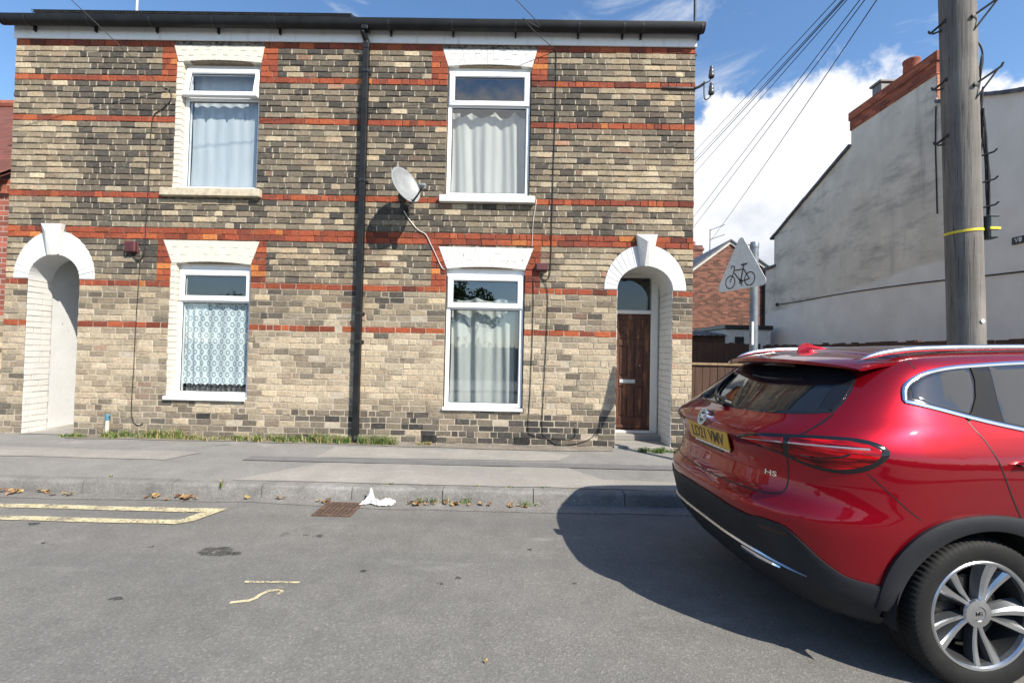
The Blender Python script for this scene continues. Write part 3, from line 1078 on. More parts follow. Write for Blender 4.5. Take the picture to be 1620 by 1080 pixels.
# roofs, fascia and gutter
for (X0, X1, hp) in ((XL, XM, house_l), (XM, XR_, house_r)):
    b = MB()
    e0 = 0.06 if X0 == XL else 0
    e1 = 0.04 if X1 == XR_ else 0
    ye, ze, yr, zr = D - 0.12, 6.290, D + 4.0, 8.575
    b.quad((X0 - e0, ye, ze), (X1 + e1, ye, ze), (X1 + e1, yr, zr), (X0 - e0, yr, zr))
    b.quad((X0 - e0, yr, zr), (X1 + e1, yr, zr), (X1 + e1, D + 8.12, ze), (X0 - e0, D + 8.12, ze))
    b.quad((X0 - e0, ye, ze - 0.03), (X0 - e0, yr, zr - 0.03), (X1 + e1, yr, zr - 0.03), (X1 + e1, ye, ze - 0.03))
    b.quad((X0 - e0, ye, ze), (X0 - e0, ye, ze - 0.03), (X1 + e1, ye, ze - 0.03), (X1 + e1, ye, ze))
    b.build('roof', M['slate'], hp)
    b = MB()
    b.bbox(X0 - (0.02 if X0 == XL else -0.0015), X1 + (0.012 if X1 == XR_ else -0.0015), D - 0.024, D + 0.004, 6.062, 6.27, 0.007)
    fo = b.build('fascia', M['fascia'], hp)
    # gutter
    b = MB()
    gx0, gx1 = X0 - (0.075 if X0 == XL else 0), X1 + (0.065 if X1 == XR_ else 0)
    prof = []
    for k in range(13):
        a = math.pi + math.pi * k / 12
        prof.append((D - 0.135 + 0.074 * math.cos(a), 6.274 + 0.092 * math.sin(a)))
    prof[0] = (prof[0][0], 6.301)
    prof = [(prof[0][0] - 0.007, 6.301), (prof[0][0] - 0.007, 6.289)] + prof[1:]
    inner = [(p[0] + (D - 0.135 - p[0]) * 0.05, p[1] + 0.003) for p in prof]
    n = len(prof)
    segs = 22
    V, F = [], []
    for s_ in range(segs + 1):
        xx = gx0 + (gx1 - gx0) * s_ / segs
        sag = 0.006 * mnoise.noise(Vector((xx * 0.6, 0, 4)))
        V += [(xx, p[0], p[1] + sag) for p in prof] + [(xx, p[0], p[1] + sag) for p in inner]
    for s_ in range(segs):
        o, o2 = s_ * 2 * n, (s_ + 1) * 2 * n
        for i in range(n - 1):
            F += [[o + i, o2 + i, o2 + i + 1, o + i + 1], [o + n + i, o + n + i + 1, o2 + n + i + 1, o2 + n + i]]
        F += [[o, o + n, o2 + n, o2], [o + n - 1, o2 + n - 1, o2 + 2 * n - 1, o + 2 * n - 1]]
    if X0 == XL:
        F.append(list(range(n)))
    if X1 == XR_:
        F.append([segs * 2 * n + i for i in range(n - 1, -1, -1)])
    b.add(V, F)
    go = b.build('gutter', M['grey_pipe'], hp, smooth=35)
    xs_ = [gx0 + 0.4 + 0.92 * i for i in range(int((gx1 - gx0) / 0.92))] + ([XR_ + 0.02] if X1 == XR_ else []) + ([1.45] if X1 == XR_ else [])
    for xx in xs_:
        b = MB()
        pr = [(D - 0.135 + 0.080 * math.cos(math.pi + math.pi * k / 10), 6.274 + 0.098 * math.sin(math.pi + math.pi * k / 10)) for k in range(11)]
        V = [(xx - 0.014, p[0], p[1]) for p in pr] + [(xx + 0.014, p[0], p[1]) for p in pr]
        b.add(V, [[i, 11 + i, 12 + i, i + 1] for i in range(10)])
        b.box(xx - 0.012, xx + 0.012, D - 0.060, D - 0.0245, 6.15, 6.276)
        b.build('gutter_bracket', M['black_plastic'], go)

# arches
for A, hp, mt in ((ARCH[0], house_l, 'white_arch'), (ARCH[1], house_r, 'white_arch')):
    A['dep'] = 0.36 if A is ARCH[0] else 0.22
    b = MB()
    arch_block(b, A, None)
    ao = b.build('arch_surround', M[mt], hp)
    keystone(A, ao)
for k, mt in (('ul', 'cream'), ('ll', 'cream'), ('ur', 'white_chip'), ('lr', 'white_chip')):
    lintel(house_l if k in ('ul', 'll') else house_r, k, M['cream'] if k == 'ul' else M[mt])


# painted brick jambs built of real courses
def painted_jamb(b, x, y0, y1, z0, z1, face, seed=0, mi=0):
    """courses of painted brick on a plane x=const; face=+1 looks to +X"""
    rg = random.Random(seed)
    z = z0
    r_ = 0
    while z < z1 - 0.01:
        zz = min(z1, z + COURSE)
        y = y0
        L = 0.11 if r_ % 2 else 0.225
        while y < y1 - 0.005:
            yy = min(y1, y + L)
            if y1 - yy < 0.05:
                yy = y1
            dx = rg.uniform(-0.003, 0.003)
            j = rg.uniform(0.0012, 0.0045)
            o = [(y + j, z + j), (yy - j, z + j), (yy - j, zz - j), (y + j, zz - j)]
            i_ = [(y + 2 * j, z + 2 * j), (yy - 2 * j, z + 2 * j), (yy - 2 * j, zz - 2 * j), (y + 2 * j, zz - 2 * j)]
            V = [(x + face * (0.006 + dx), p[0], p[1]) for p in i_] + [(x + face * 0.001, p[0], p[1]) for p in o]
            F = [[0, 1, 2, 3]] + [[k, 4 + k, 4 + (k + 1) % 4, (k + 1) % 4] for k in range(4)]
            b.add(V, F)
            y = yy
            L = 0.225
        z = zz
        r_ += 1
    mi_ = b.mi
    b.mi = 1
    b.quad((x, y0, z0), (x, y1, z0), (x, y1, z1), (x, y0, z1))
    b.mi = mi_


# left passage: painted jambs, side walls, vault, floor, gate at the back
A = ARCH[0]
b = MB()
painted_jamb(b, A['x0'], D - 0.004, D + 0.36, 0.15, ARCH_Z, 1, 5)
painted_jamb(b, A['x1'], D + 0.004, D + 0.36, 0.15, ARCH_Z, -1, 6)
b.quad((A['x0'], D + 0.36, 0.1), (A['x0'] - 0.03, D + 0.36, 0.1), (A['x0'] - 0.03, D + 0.36, 3.0), (A['x0'], D + 0.36, 3.0))
b.quad((A['x0'], D - 0.004, 0.15), (A['x0'], D + 0.02, 0.15), (A['x0'], D + 0.02, ARCH_Z), (A['x0'], D - 0.004, ARCH_Z))
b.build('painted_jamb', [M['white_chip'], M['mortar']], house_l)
b = MB()
b.quad((A['x0'] - 0.03, D + 0.36, 0.1), (A['x0'] - 0.03, D + 4.0, 0.1), (A['x0'] - 0.03, D + 4.0, 2.85), (A['x0'] - 0.03, D + 0.36, 2.85))
b.quad((A['x1'] + 0.03, D + 0.36, 0.1), (A['x1'] + 0.03, D + 4.0, 0.1), (A['x1'] + 0.03, D + 4.0, 2.85), (A['x1'] + 0.03, D + 0.36, 2.85))
b.quad((A['x0'] - 0.03, D + 0.36, 2.85), (A['x1'] + 0.03, D + 0.36, 2.85), (A['x1'] + 0.03, D + 4, 2.85), (A['x0'] - 0.03, D + 4, 2.85))
b.quad((A['x0'] - 0.03, D + 4, 0.1), (A['x1'] + 0.03, D + 4, 0.1), (A['x1'] + 0.03, D + 4, 2.85), (A['x0'] - 0.03, D + 4, 2.85))
# tympanum above the inner arch
N = 20
V, F = [], []
for k in range(N + 1):
    a = math.pi * k / N
    V += [(A['c'] + A['iw'] * math.cos(a), D + 0.361, ARCH_Z + A['ih'] * math.sin(a)), (A['c'] + 0.43 * math.cos(a) * 1.0, D + 0.361, 2.86 if 0.2 < a < 2.94 else ARCH_Z)]
for k in range(N):
    F.append([2 * k, 2 * k + 1, 2 * k + 3, 2 * k + 2])
b.add(V, F)
b.build('passage', M['white_arch'], house_l)
b = MB()
b.quad((A['x0'] - 0.03, D - 0.02, 0.173), (A['x1'] + 0.03, D - 0.02, 0.173), (A['x1'] + 0.03, D + 4, 0.20), (A['x0'] - 0.03, D + 4, 0.20))
b.build('passage_floor', M['concrete'], house_l)
b = MB()
for i in range(7):
    b.bbox(A['x0'] + 0.01 + i * 0.108, A['x0'] + 0.113 + i * 0.108, D + 3.93, D + 3.95, 0.22, 2.2, 0.006)
b.build('gate', simple('green_gate', (0.10, 0.13, 0.11), 0.7), house_l)

# right porch: painted reveal, frame, fanlight, old brown door, step
A = ARCH[1]
PD = D + 0.60
b = MB()
painted_jamb(b, A['x1'] + 0.0, D - 0.002, PD, 0.15, ARCH_Z, -1, 15)
painted_jamb(b, A['x0'], D + 0.004, PD, 0.15, ARCH_Z, 1, 16)
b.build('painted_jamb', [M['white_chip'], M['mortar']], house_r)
b = MB()
N = 24
V, F = [], []
for k in range(N + 1):
    a = math.pi * k / N
    V += [(A['c'] + A['iw'] * math.cos(a), D + 0.20, ARCH_Z + A['ih'] * math.sin(a)), (A['c'] + A['iw'] * math.cos(a), PD + 0.05, ARCH_Z + A['ih'] * math.sin(a))]
for k in range(N):
    F.append([2 * k, 2 * k + 1, 2 * k + 3, 2 * k + 2])
b.add(V, F)
b.build('porch_vault', M['white_chip'], house_r)
b = MB()
b.bbox(A['x0'] - 0.02, A['x1'] + 0.02, D - 0.03, PD + 0.1, 0.10, 0.196, 0.01)
b.bbox(A['x0'], A['x1'], PD - 0.16, PD + 0.1, 0.19, 0.285, 0.012)
b.build('door_step', M['concrete'], house_r)
M['frame_paint'] = paint_white('old_frame_paint', (0.66, 0.64, 0.60), 0.70, 0.5)
b = MB()
fy = PD - 0.02
b.bbox(A['x0'] + 0.0, A['x0'] + 0.075, fy, PD + 0.09, 0.285, 2.83, 0.006)
b.bbox(A['x1'] - 0.135, A['x1'] - 0.03, fy, PD + 0.09, 0.285, 2.83, 0.006)
b.bbox(A['x1'] - 0.03, A['x1'] - 0.002, fy + 0.03, PD + 0.09, 0.285, 2.83, 0.004)
b.bbox(A['x0'] + 0.075, A['x1'] - 0.135, fy - 0.015, PD + 0.09, 2.165, 2.225, 0.008)
b.bbox(A['x0'] + 0.075, A['x1'] - 0.135, fy, PD + 0.09, 2.745, 2.83, 0.006)
b.bbox(A['x0'] + 0.075, A['x1'] - 0.135, fy - 0.03, PD + 0.09, 0.285, 0.325, 0.006)
fr = b.build('door_frame', M['frame_paint'], house_r)
b = MB()
b.box(A['x0'] + 0.075, A['x1'] - 0.135, PD + 0.03, PD + 0.034, 2.225, 2.745)
b.build('fanlight', M['fanlight'], fr)
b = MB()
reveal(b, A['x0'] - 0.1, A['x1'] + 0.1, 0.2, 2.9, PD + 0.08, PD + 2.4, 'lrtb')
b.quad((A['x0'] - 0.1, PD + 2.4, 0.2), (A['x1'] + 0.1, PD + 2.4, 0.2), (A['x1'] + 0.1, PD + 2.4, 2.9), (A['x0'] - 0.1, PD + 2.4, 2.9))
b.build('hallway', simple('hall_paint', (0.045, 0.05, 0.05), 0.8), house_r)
# the door leaf
m, t = new_mat('worn_brown_wood'); M['old_door'] = m
P = pos(t)
gr = t.noise(t.vmath('MULTIPLY', P, (60, 60, 2.5)), 1.0, 6, 0.6)
c = t.ramp(gr, [(0.3, (0.038, 0.013, 0.007)), (0.7, (0.090, 0.032, 0.015))])
fad = t.sstep(t.math('ADD', t.noise(t.vmath('MULTIPLY', P, (11, 11, 1.6)), 1.0, 6, 0.65), t.math('MULTIPLY', t.noise(P, 50, 3), 0.08)), 0.54, 0.72)
c = t.mix(t.math('MULTIPLY', fad, 0.75), c, (0.30, 0.13, 0.055))
finish(t, c, 0.72, 0, gr, 0.3, 0.005)
dx0, dx1, dz0, dz1 = A['x0'] + 0.08, A['x1'] - 0.14, 0.33, 2.162
b = MB()
dy = PD + 0.02
b.box(dx0, dx1, dy + 0.018, dy + 0.045, dz0, dz1)
W_ = dx1 - dx0
st = 0.095
for (xa, xb, za, zb) in ((dx0, dx0 + st, dz0, dz1), (dx1 - st, dx1, dz0, dz1), (dx0 + W_ / 2 - 0.05, dx0 + W_ / 2 + 0.05, dz0 + 0.2, 1.72)):
    b.bbox(xa, xb, dy, dy + 0.02, za, zb, 0.006)
for (za, zb) in ((dz0, dz0 + 0.20), (1.02, 1.17), (1.66, 1.76), (dz1 - 0.09, dz1)):
    b.bbox(dx0 + st, dx1 - st, dy + 0.001, dy + 0.02, za, zb, 0.006)
for (za, zb) in ((dz0 + 0.23, 0.99), (1.20, 1.63)):
    for (xa, xb) in ((dx0 + st + 0.02, dx0 + W_ / 2 - 0.065), (dx0 + W_ / 2 + 0.065, dx1 - st - 0.02)):
        b.bbox(xa, xb, dy + 0.008, dy + 0.022, za, zb, 0.012)
# sunburst fan in the top panel
fcx, fcz = dx0 + W_ / 2, 1.765
for k in range(5):
    a0, a1 = math.pi * (k + 0.10) / 5, math.pi * (k + 0.90) / 5
    b.prism([(fcx + 0.07 * math.cos(a0), fcz + 0.07 * math.sin(a0)), (fcx + 0.225 * math.cos(a0), fcz + 0.235 * math.sin(a0)), (fcx + 0.235 * math.cos((a0 + a1) / 2), fcz + 0.255 * math.sin((a0 + a1) / 2)), (fcx + 0.225 * math.cos(a1), fcz + 0.235 * math.sin(a1)), (fcx + 0.07 * math.cos(a1), fcz + 0.07 * math.sin(a1))], dy + 0.005, dy + 0.02, 0.006, back=False)
b.bbox(dx0 + 0.01, dx1 - 0.01, dy - 0.025, dy + 0.004, dz0 + 0.03, dz0 + 0.075, 0.01)
door = b.build('front_door', M['old_door'], house_r)
b = MB()
b.bbox(1.635, 1.885, dy - 0.014, dy + 0.003, 1.065, 1.125, 0.005)
b.bbox(1.665, 1.855, dy - 0.018, dy - 0.013, 1.077, 1.113, 0.002)
b.build('letterbox', simple('worn_silver_plate', (0.55, 0.55, 0.54), 0.4, 0.2), door)
b = MB()
b.lathe([(0.0, -0.03), (0.012, -0.03), (0.014, -0.01), (0.014, 0.0)], 14, 'Y', (1.95, dy - 0.002, 1.35))
b.build('door_lock', M['alu'], door)


# ---- windows
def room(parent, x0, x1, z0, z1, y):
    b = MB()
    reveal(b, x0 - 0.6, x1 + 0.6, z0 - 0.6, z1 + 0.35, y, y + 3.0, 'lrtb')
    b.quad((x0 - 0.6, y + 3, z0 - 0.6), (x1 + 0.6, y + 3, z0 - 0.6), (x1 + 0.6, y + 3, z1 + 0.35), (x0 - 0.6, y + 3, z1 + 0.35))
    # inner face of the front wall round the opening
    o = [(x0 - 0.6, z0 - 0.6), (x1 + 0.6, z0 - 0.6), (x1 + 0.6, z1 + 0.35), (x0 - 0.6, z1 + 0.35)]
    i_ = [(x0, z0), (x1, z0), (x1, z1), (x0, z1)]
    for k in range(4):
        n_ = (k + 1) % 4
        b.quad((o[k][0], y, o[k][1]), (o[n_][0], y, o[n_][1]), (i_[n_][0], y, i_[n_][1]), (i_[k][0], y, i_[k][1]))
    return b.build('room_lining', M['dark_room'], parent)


def drape(name, x0, x1, z0, z1, y, mat, parent, fold, amp, hem=0.0, top=None, loc=None):
    """a hung cloth; fold(u) gives its depth, top(u) its upper edge"""
    nu, nv = 90, 26
    b = MB()
    V, F = [], []
    for j in range(nv + 1):
        v = j / nv
        for i in range(nu + 1):
            u = i / nu
            zt = z1 if top is None else top(u)
            zb = z0 + (hem * abs(math.sin(u * math.pi * 15)) if hem else 0)
            x_ = x0 + (x1 - x0) * u + 0.012 * math.sin(v * 3 + u * 9)
            yy = y + amp * fold(u, v)
            if loc:
                V.append((x_ - loc[0], yy - loc[1], zb + (zt - zb) * v - loc[2]))
            else:
                V.append((x_, yy, zb + (zt - zb) * v))
    for j in range(nv):
        for i in range(nu):
            a = j * (nu + 1) + i
            F.append([a, a + 1, a + nu + 2, a + nu + 1])
    b.add(V, F)
    o = b.build(name, mat, parent, smooth=80)
    if loc:
        o.location = loc
    return o


def window(parent, x0, x1, z0, z1, zt, yf, openlight=0.0, pane='pane', topgap=None):
    b = MB()
    b.ring(x0, x1, z0, z1, 0.062, yf, yf + 0.07, 0.006, 0.014)
    b.bbox(x0 + 0.05, x1 - 0.05, yf + 0.003, yf + 0.068, zt - 0.035, zt + 0.035, 0.008)
    if topgap:
        b.box(x0 - 0.01, x1 + 0.01, yf + 0.02, yf + 0.06, z1 - 0.001, topgap)
    wo = b.build('window', M['upvc'], parent)
    # opening top light
    s = MB()
    sx0, sx1, sz0, sz1 = x0 + 0.018, x1 - 0.018, zt - 0.012, z1 - 0.022
    s.ring(sx0, sx1, sz0, sz1, 0.082, yf - 0.026, yf + 0.03, 0.008, 0.016)
    g = MB()
    g.box(sx0 + 0.075, sx1 - 0.075, yf - 0.002, yf + 0.002, sz0 + 0.075, sz1 - 0.075)
    gk = MB()
    gk.ring(sx0 + 0.078, sx1 - 0.078, sz0 + 0.078, sz1 - 0.078, 0.010, yf - 0.012, yf + 0.001, 0.001, 0.004)
    so = s.build('top_light', M['upvc'], wo)
    go = g.build('pane', M[pane], wo)
    ko = gk.build('gasket', M['black_plastic'], wo)
    if openlight:
        piv = Vector((0, yf - 0.01, sz1))
        mt = Matrix.Translation(piv) @ Matrix.Rotation(-openlight, 4, 'X') @ Matrix.Translation(-piv)
        for o in (so, go, ko):
            o.data.transform(mt)
    g = MB()
    g.box(x0 + 0.055, x1 - 0.055, yf + 0.022, yf + 0.026, z0 + 0.055, zt - 0.03)
    g.build('pane', M[pane], wo)
    gk = MB()
    gk.ring(x0 + 0.057, x1 - 0.057, z0 + 0.057, zt - 0.036, 0.010, yf + 0.012, yf + 0.0215, 0.001, 0.004)
    gk.build('gasket', M['black_plastic'], wo)
    return wo


# upper left: top light standing ajar, plain pale cloth close behind the glass
yf = D + 0.085
w_ul = window(house_l, -5.085, -3.925, 3.845, 5.705, 5.235, yf, R(11), 'frost', 5.76)
drape('curtain', -5.04, -3.96, 3.86, 5.25, yf + 0.10, M['curtain_blue'], w_ul, lambda u, v: math.sin(u * 17 + math.sin(v * 2)) * 0.5 + 0.5 * math.sin(u * 39 + 1), 0.008, top=lambda u: 5.02 + 0.05 * math.sin(u * 21) + 0.04 * math.sin(u * 47 + 1) + 0.03 * math.sin(u * 90))
drape('net_curtain', -5.05, -3.95, 3.86, 5.72, yf + 0.13, M['curtain_blue'], w_ul, lambda u, v: math.sin(u * 40), 0.008)
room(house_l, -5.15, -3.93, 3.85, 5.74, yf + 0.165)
# lower left: lace net
yf = D + 0.085
w_ll = window(house_l, -5.075, -3.965, 0.775, 2.66, 2.195, yf, 0, 'pane', 2.74)
drape('lace_curtain', -5.03, -4.0, 0.925, 2.24, yf + 0.075, M['lace'], w_ll, lambda u, v: math.sin(u * 47 + 3 * math.sin(u * 5) + 0.6 * math.sin(v * 3)) + 0.8 * math.sin(u * 19 + 1.3 * math.sin(v * 2.2 + u * 3)), 0.010, hem=0.028, loc=(-4.5, yf + 0.075, 1.0))
def blind(parent, x0, x1, z0, z1, y):
    b = MB()
    n = 13
    for i in range(n):
        xx = x0 + (x1 - x0) * (i + 0.5) / n
        mt = Matrix.Translation((xx, y, 0)) @ Matrix.Rotation(R(62), 4, 'Z')
        b.box(-0.044, 0.044, -0.001, 0.001, z0, z1, mt)
    return b.build('vertical_blind', simple('grey_blind', (0.20, 0.20, 0.20), 0.8), parent)
blind(w_ll, -5.03, -4.0, 0.80, 2.25, yf + 0.17)
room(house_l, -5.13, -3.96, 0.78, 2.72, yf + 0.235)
# upper right
yf = D + 0.045
w_ur = window(house_r, -1.105, 0.120, 3.805, 5.695, 5.175, yf, 0, 'pane', 5.77)
def folds_a(u, v):
    k = 1.0 - 0.25 * v
    return k * (math.sin(u * 22 + 1.2 * math.sin(u * 6) + 0.5 * v) + 0.45 * math.sin(u * 49 + v * 1.5))
drape('curtain', -1.06, 0.075, 3.82, 5.21, yf + 0.16, M['curtain_white'], w_ur, folds_a, 0.028, top=lambda u: 5.17 - 0.10 * abs(math.sin(u * 10.5 + 0.4)) ** 0.8 * (1 if u > 0.12 else 0.3))
room(house_r, -1.11, 0.125, 3.81, 5.74, yf + 0.21)
# lower right
yf = D + 0.05
w_lr = window(house_r, -1.058, 0.082, 0.70, 2.655, 2.165, yf, 0, 'pane', 2.755)
def folds_b(u, v):
    return math.sin(u * 19 + 2.1 * math.sin(u * 4) + 0.7 * v) * (1.1 - 0.3 * v) + 0.4 * math.sin(u * 41 + v)
drape('curtain', -1.01, -0.06 + 0.02, 0.73, 2.33, yf + 0.17, M['curtain_grey'], w_lr, folds_b, 0.034, top=lambda u: 2.33 - 0.05 * abs(math.sin(u * 8)) )
drape('curtain', -0.10, 0.03, 0.73, 2.30, yf + 0.24, M['curtain_grey'], w_lr, lambda u, v: math.sin(u * 9), 0.02)
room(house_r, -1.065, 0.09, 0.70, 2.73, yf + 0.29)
# white-painted left reveals of the left house
for (xa, xb, za, zb) in ((-5.175, -5.085, 3.835, 5.755), (-5.155, -5.075, 0.77, 2.73)):
    b = MB()
    z = za
    while z < zb - 0.01:
        zz = min(zb, z + COURSE)
        o = brng.uniform(-0.006, 0.004)
        b.bbox(xa + o, xb, D + 0.004 + brng.uniform(-0.002, 0.002), D + 0.12, z + 0.002, zz - 0.002, 0.005)
        z = zz
    b.build('painted_reveal', M['cream'], house_l)
# sills
b = MB()
b.bbox(*SILL['ul'][:2], D - 0.075, D + 0.10, SILL['ul'][2], SILL['ul'][3], 0.008)
b.build('sill', M['stone_sill'], w_ul)
b = MB()
b.bbox(*SILL['ur'][:2], D - 0.075, D + 0.06, SILL['ur'][2], SILL['ur'][3], 0.008)
b.build('sill', M['white_chip'], w_ur)
b = MB()
b.bbox(-5.165, -3.955, D - 0.045, D + 0.10, 0.742, 0.772, 0.006)
b.bbox(-5.165, -3.955, D - 0.047, D - 0.025, 0.715, 0.75, 0.006)
b.build('sill', M['upvc'], w_ll)
b = MB()
b.bbox(-1.075, 0.095, D - 0.04, D + 0.06, 0.675, 0.698, 0.005)
b.bbox(-1.075, 0.095, D - 0.042, D - 0.022, 0.655, 0.682, 0.005)
b.build('sill', M['upvc'], w_lr)
# cast-iron air bricks low in the wall
for xx in (-1.25, 0.10):
    b = MB()
    z0 = 0.205
    b.box(xx - 0.105, xx + 0.105, D - 0.008, D - 0.004, z0, z0 + 0.07)
    for k in range(8):
        b.box(xx - 0.105 + k * 0.0285, xx - 0.096 + k * 0.0285, D - 0.016, D - 0.0075, z0 + 0.0, z0 + 0.07)
    b.bbox(xx - 0.112, xx + 0.112, D - 0.016, D - 0.004, z0 + 0.07, z0 + 0.08, 0.002)
    b.bbox(xx - 0.112, xx + 0.112, D - 0.016, D - 0.004, z0 - 0.01, z0, 0.002)
    b.build('air_brick', M['steel_dark'], house_r)

# downpipe at the party line, hung on the right house
b = MB()
PX = -2.315
pipe_y = D - 0.058
def sq(b, z0, z1, x=PX, y=pipe_y, h=0.042):
    b.bbox(x - h, x + h, y - h, y + h, z0, z1, 0.006)
sq(b, 0.27, 6.02)
# swan neck
V = []
pts = [(PX - 0.03, D - 0.135, 6.21), (PX - 0.03, D - 0.135, 6.14), (PX, D - 0.058, 6.06), (PX, D - 0.058, 5.98)]
b.tube(pts, 0.042, 10)
b.bbox(PX - 0.05, PX + 0.05, D - 0.19, D - 0.075, 6.155, 6.255, 0.01)
b.bbox(PX - 0.049, PX + 0.049, pipe_y - 0.049, pipe_y + 0.049, 5.93, 6.02, 0.008)
b.tube([(PX, pipe_y, 0.30), (PX, pipe_y - 0.01, 0.25), (PX + 0.01, pipe_y - 0.05, 0.195)], 0.038, 10)
dp = b.build('downpipe', M['grey_pipe'], house_r)
for zz in (5.60, 3.98, 2.03, 1.62):
    b = MB()
    b.bbox(PX - 0.052, PX + 0.052, pipe_y - 0.052, pipe_y + 0.052, zz - 0.028, zz + 0.028, 0.008)
    b.box(PX - 0.07, PX + 0.07, D - 0.012, D - 0.0045, zz - 0.02, zz + 0.02)
    b.build('pipe_clip', M['black_plastic'], dp)
# ------------------------------------------------------------------ things on and round the terrace
def mesh_thing(b, name, mat, label, cat, group=None, smooth=None, **k):
    """one-mesh thing with its origin at the middle of its base"""
    V = np.array(b.v)
    c = Vector(((V[:, 0].min() + V[:, 0].max()) / 2, (V[:, 1].min() + V[:, 1].max()) / 2, V[:, 2].min()))
    b.v = [(p[0] - c.x, p[1] - c.y, p[2] - c.z) for p in b.v]
    o = b.build(name, mat, None, smooth=smooth, **k)
    o.location = c
    return tag(o, label, cat, group)


def spline(pts, n=6):
    out = []
    P_ = [Vector(p) for p in pts]
    for i in range(len(P_) - 1):
        p0, p1, p2, p3 = P_[max(i - 1, 0)], P_[i], P_[i + 1], P_[min(i + 2, len(P_) - 1)]
        for k in range(n):
            t_ = k / n
            out.append(0.5 * ((2 * p1) + (p2 - p0) * t_ + (2 * p0 - 5 * p1 + 4 * p2 - p3) * t_ ** 2 + (3 * p1 - p0 - 3 * p2 + p3) * t_ ** 3))
    out.append(P_[-1])
    return out


WY = D - 0.012


def wall_cable(pts, r, mat, label, name='wall_cable', group=None):
    b = MB()
    P_ = []
    for p in pts:
        P_.append((p[0], WY if len(p) < 3 else p[2], p[1]))
    sp = spline(P_, 6)
    sp = [(p.x + 0.004 * mnoise.noise(Vector((p.z * 5, p.x, 1))), p.y, p.z) for p in sp]
    b.tube(sp, r * 0.75, 6)
    return mesh_thing(b, name, mat, label, 'cable', group, smooth=60)


# left drop cable down the wall
wall_cable([(-5.33, 5.335), (-5.25, 5.30), (-5.235, 5.16), (-5.36, 5.02), (-5.50, 4.86), (-5.52, 4.2), (-5.53, 3.5), (-5.54, 3.05), (-5.55, 2.85), (-5.60, 2.76), (-5.68, 2.78), (-5.74, 2.86)], 0.009, M['black_cable'], 'black cable looping down left house wall to a maroon box')
wall_cable([(-5.70, 2.86), (-5.66, 2.77), (-5.60, 2.73), (-5.61, 2.4), (-5.625, 1.8), (-5.63, 1.2), (-5.64, 0.62), (-5.61, 0.40), (-5.53, 0.33), (-5.46, 0.36)], 0.007, M['black_cable'], 'thin black cable from the left maroon box to the ground')
wall_cable([(0.475, 5.99), (0.49, 5.9), (0.488, 5.0), (0.475, 4.0), (0.47, 3.2), (0.465, 2.85), (0.455, 2.66), (0.41, 2.585), (0.345, 2.60), (0.325, 2.68)], 0.009, M['black_cable'], 'black cable down right house wall ending in loop below maroon box')
wall_cable([(0.345, 2.69), (0.345, 2.60), (0.41, 2.49), (0.435, 2.3), (0.425, 1.7), (0.405, 1.1), (0.39, 0.42), (0.46, 0.30), (0.60, 0.20), (0.80, 0.20), (0.97, 0.235), (1.10, 0.30), (1.16, 0.37)], 0.007, M['black_cable'], 'thin black cable under right maroon box sweeping towards brown door')
wall_cable([(0.215, 2.60), (0.225, 2.3), (0.22, 1.7), (0.205, 1.0), (0.185, 0.42), (0.24, 0.33), (0.42, 0.29), (0.70, 0.28), (0.84, 0.29), (0.87, 0.36), (0.865, 0.45)], 0.007, M['black_cable'], 'thin black cable nearest the lower right window, hooked at its end')
wall_cable([(0.20, 3.78, D - 0.05), (0.225, 3.77), (0.235, 3.72), (0.20, 3.45), (0.185, 3.07)], 0.006, M['white_cable'], 'short pale cable hanging from end of upper right white sill')
wall_cable([(-1.70, 3.55, D - 0.05), (-1.64, 3.45), (-1.50, 3.29), (-1.38, 3.22), (-1.30, 3.08), (-1.22, 2.92), (-1.13, 2.74), (-1.09, 2.71)], 0.008, M['white_cable'], 'white cable running from satellite dish down to lower right window')


def junction(cx, cz, w_, h_, label):
    t_ = thing('junction_box', label, 'box', (cx, D, cz - h_ / 2), group='maroon junction boxes')
    b = MB()
    b.bbox(cx - w_ / 2, cx + w_ / 2, D - 0.075, D - 0.003, cz - h_ / 2, cz + h_ / 2, 0.012)
    b.build('cover', M['maroon_box'], t_)
    b = MB()
    b.bbox(cx - w_ / 2 - 0.006, cx + w_ / 2 + 0.006, D - 0.022, D + 0.004, cz - h_ / 2 - 0.006, cz + h_ / 2 + 0.006, 0.006)
    b.build('base', M['maroon_box'], t_)


junction(-5.72, 2.945, 0.165, 0.155, 'square maroon box on the left house wall, left of its windows')
junction(0.335, 2.765, 0.165, 0.105, 'flat maroon box beside the lower right window head')

# satellite dish
dish = thing('satellite_dish', 'grey satellite dish on a bracket between the downpipe and upper right window', 'dish', (-1.69, D, 3.55))
b = MB()
b.box(-1.75, -1.62, D - 0.012, D + 0.002, 3.50, 3.67)
b.tube([(-1.685, D - 0.01, 3.585), (-1.685, D - 0.10, 3.575), (-1.67, D - 0.20, 3.60), (-1.66, D - 0.245, 3.68)], 0.020, 10)
for sx in (-1, 1):
    for sz in (-1, 1):
        b.lathe([(0.0, -0.022), (0.011, -0.022), (0.011, -0.01)], 8, 'Y', (-1.685 + sx * 0.045, D, 3.585 + sz * 0.06))
b.bbox(-1.725, -1.615, D - 0.31, D - 0.21, 3.61, 3.73, 0.02)
b.build('wall_bracket', M['steel_dark'], dish, smooth=40)
dn = Vector((0.72, -0.62, 0.34)).normalized()          # boresight
du = (Vector((0, 0, 1)) - dn * dn.z).normalized()
du = (du + dn.cross(du) * 0.30).normalized()
ds = du.cross(dn).normalized()
dc = Vector((-1.625, D - 0.36, 3.80))
b = MB()
V, F = [], []
nr, na = 10, 48
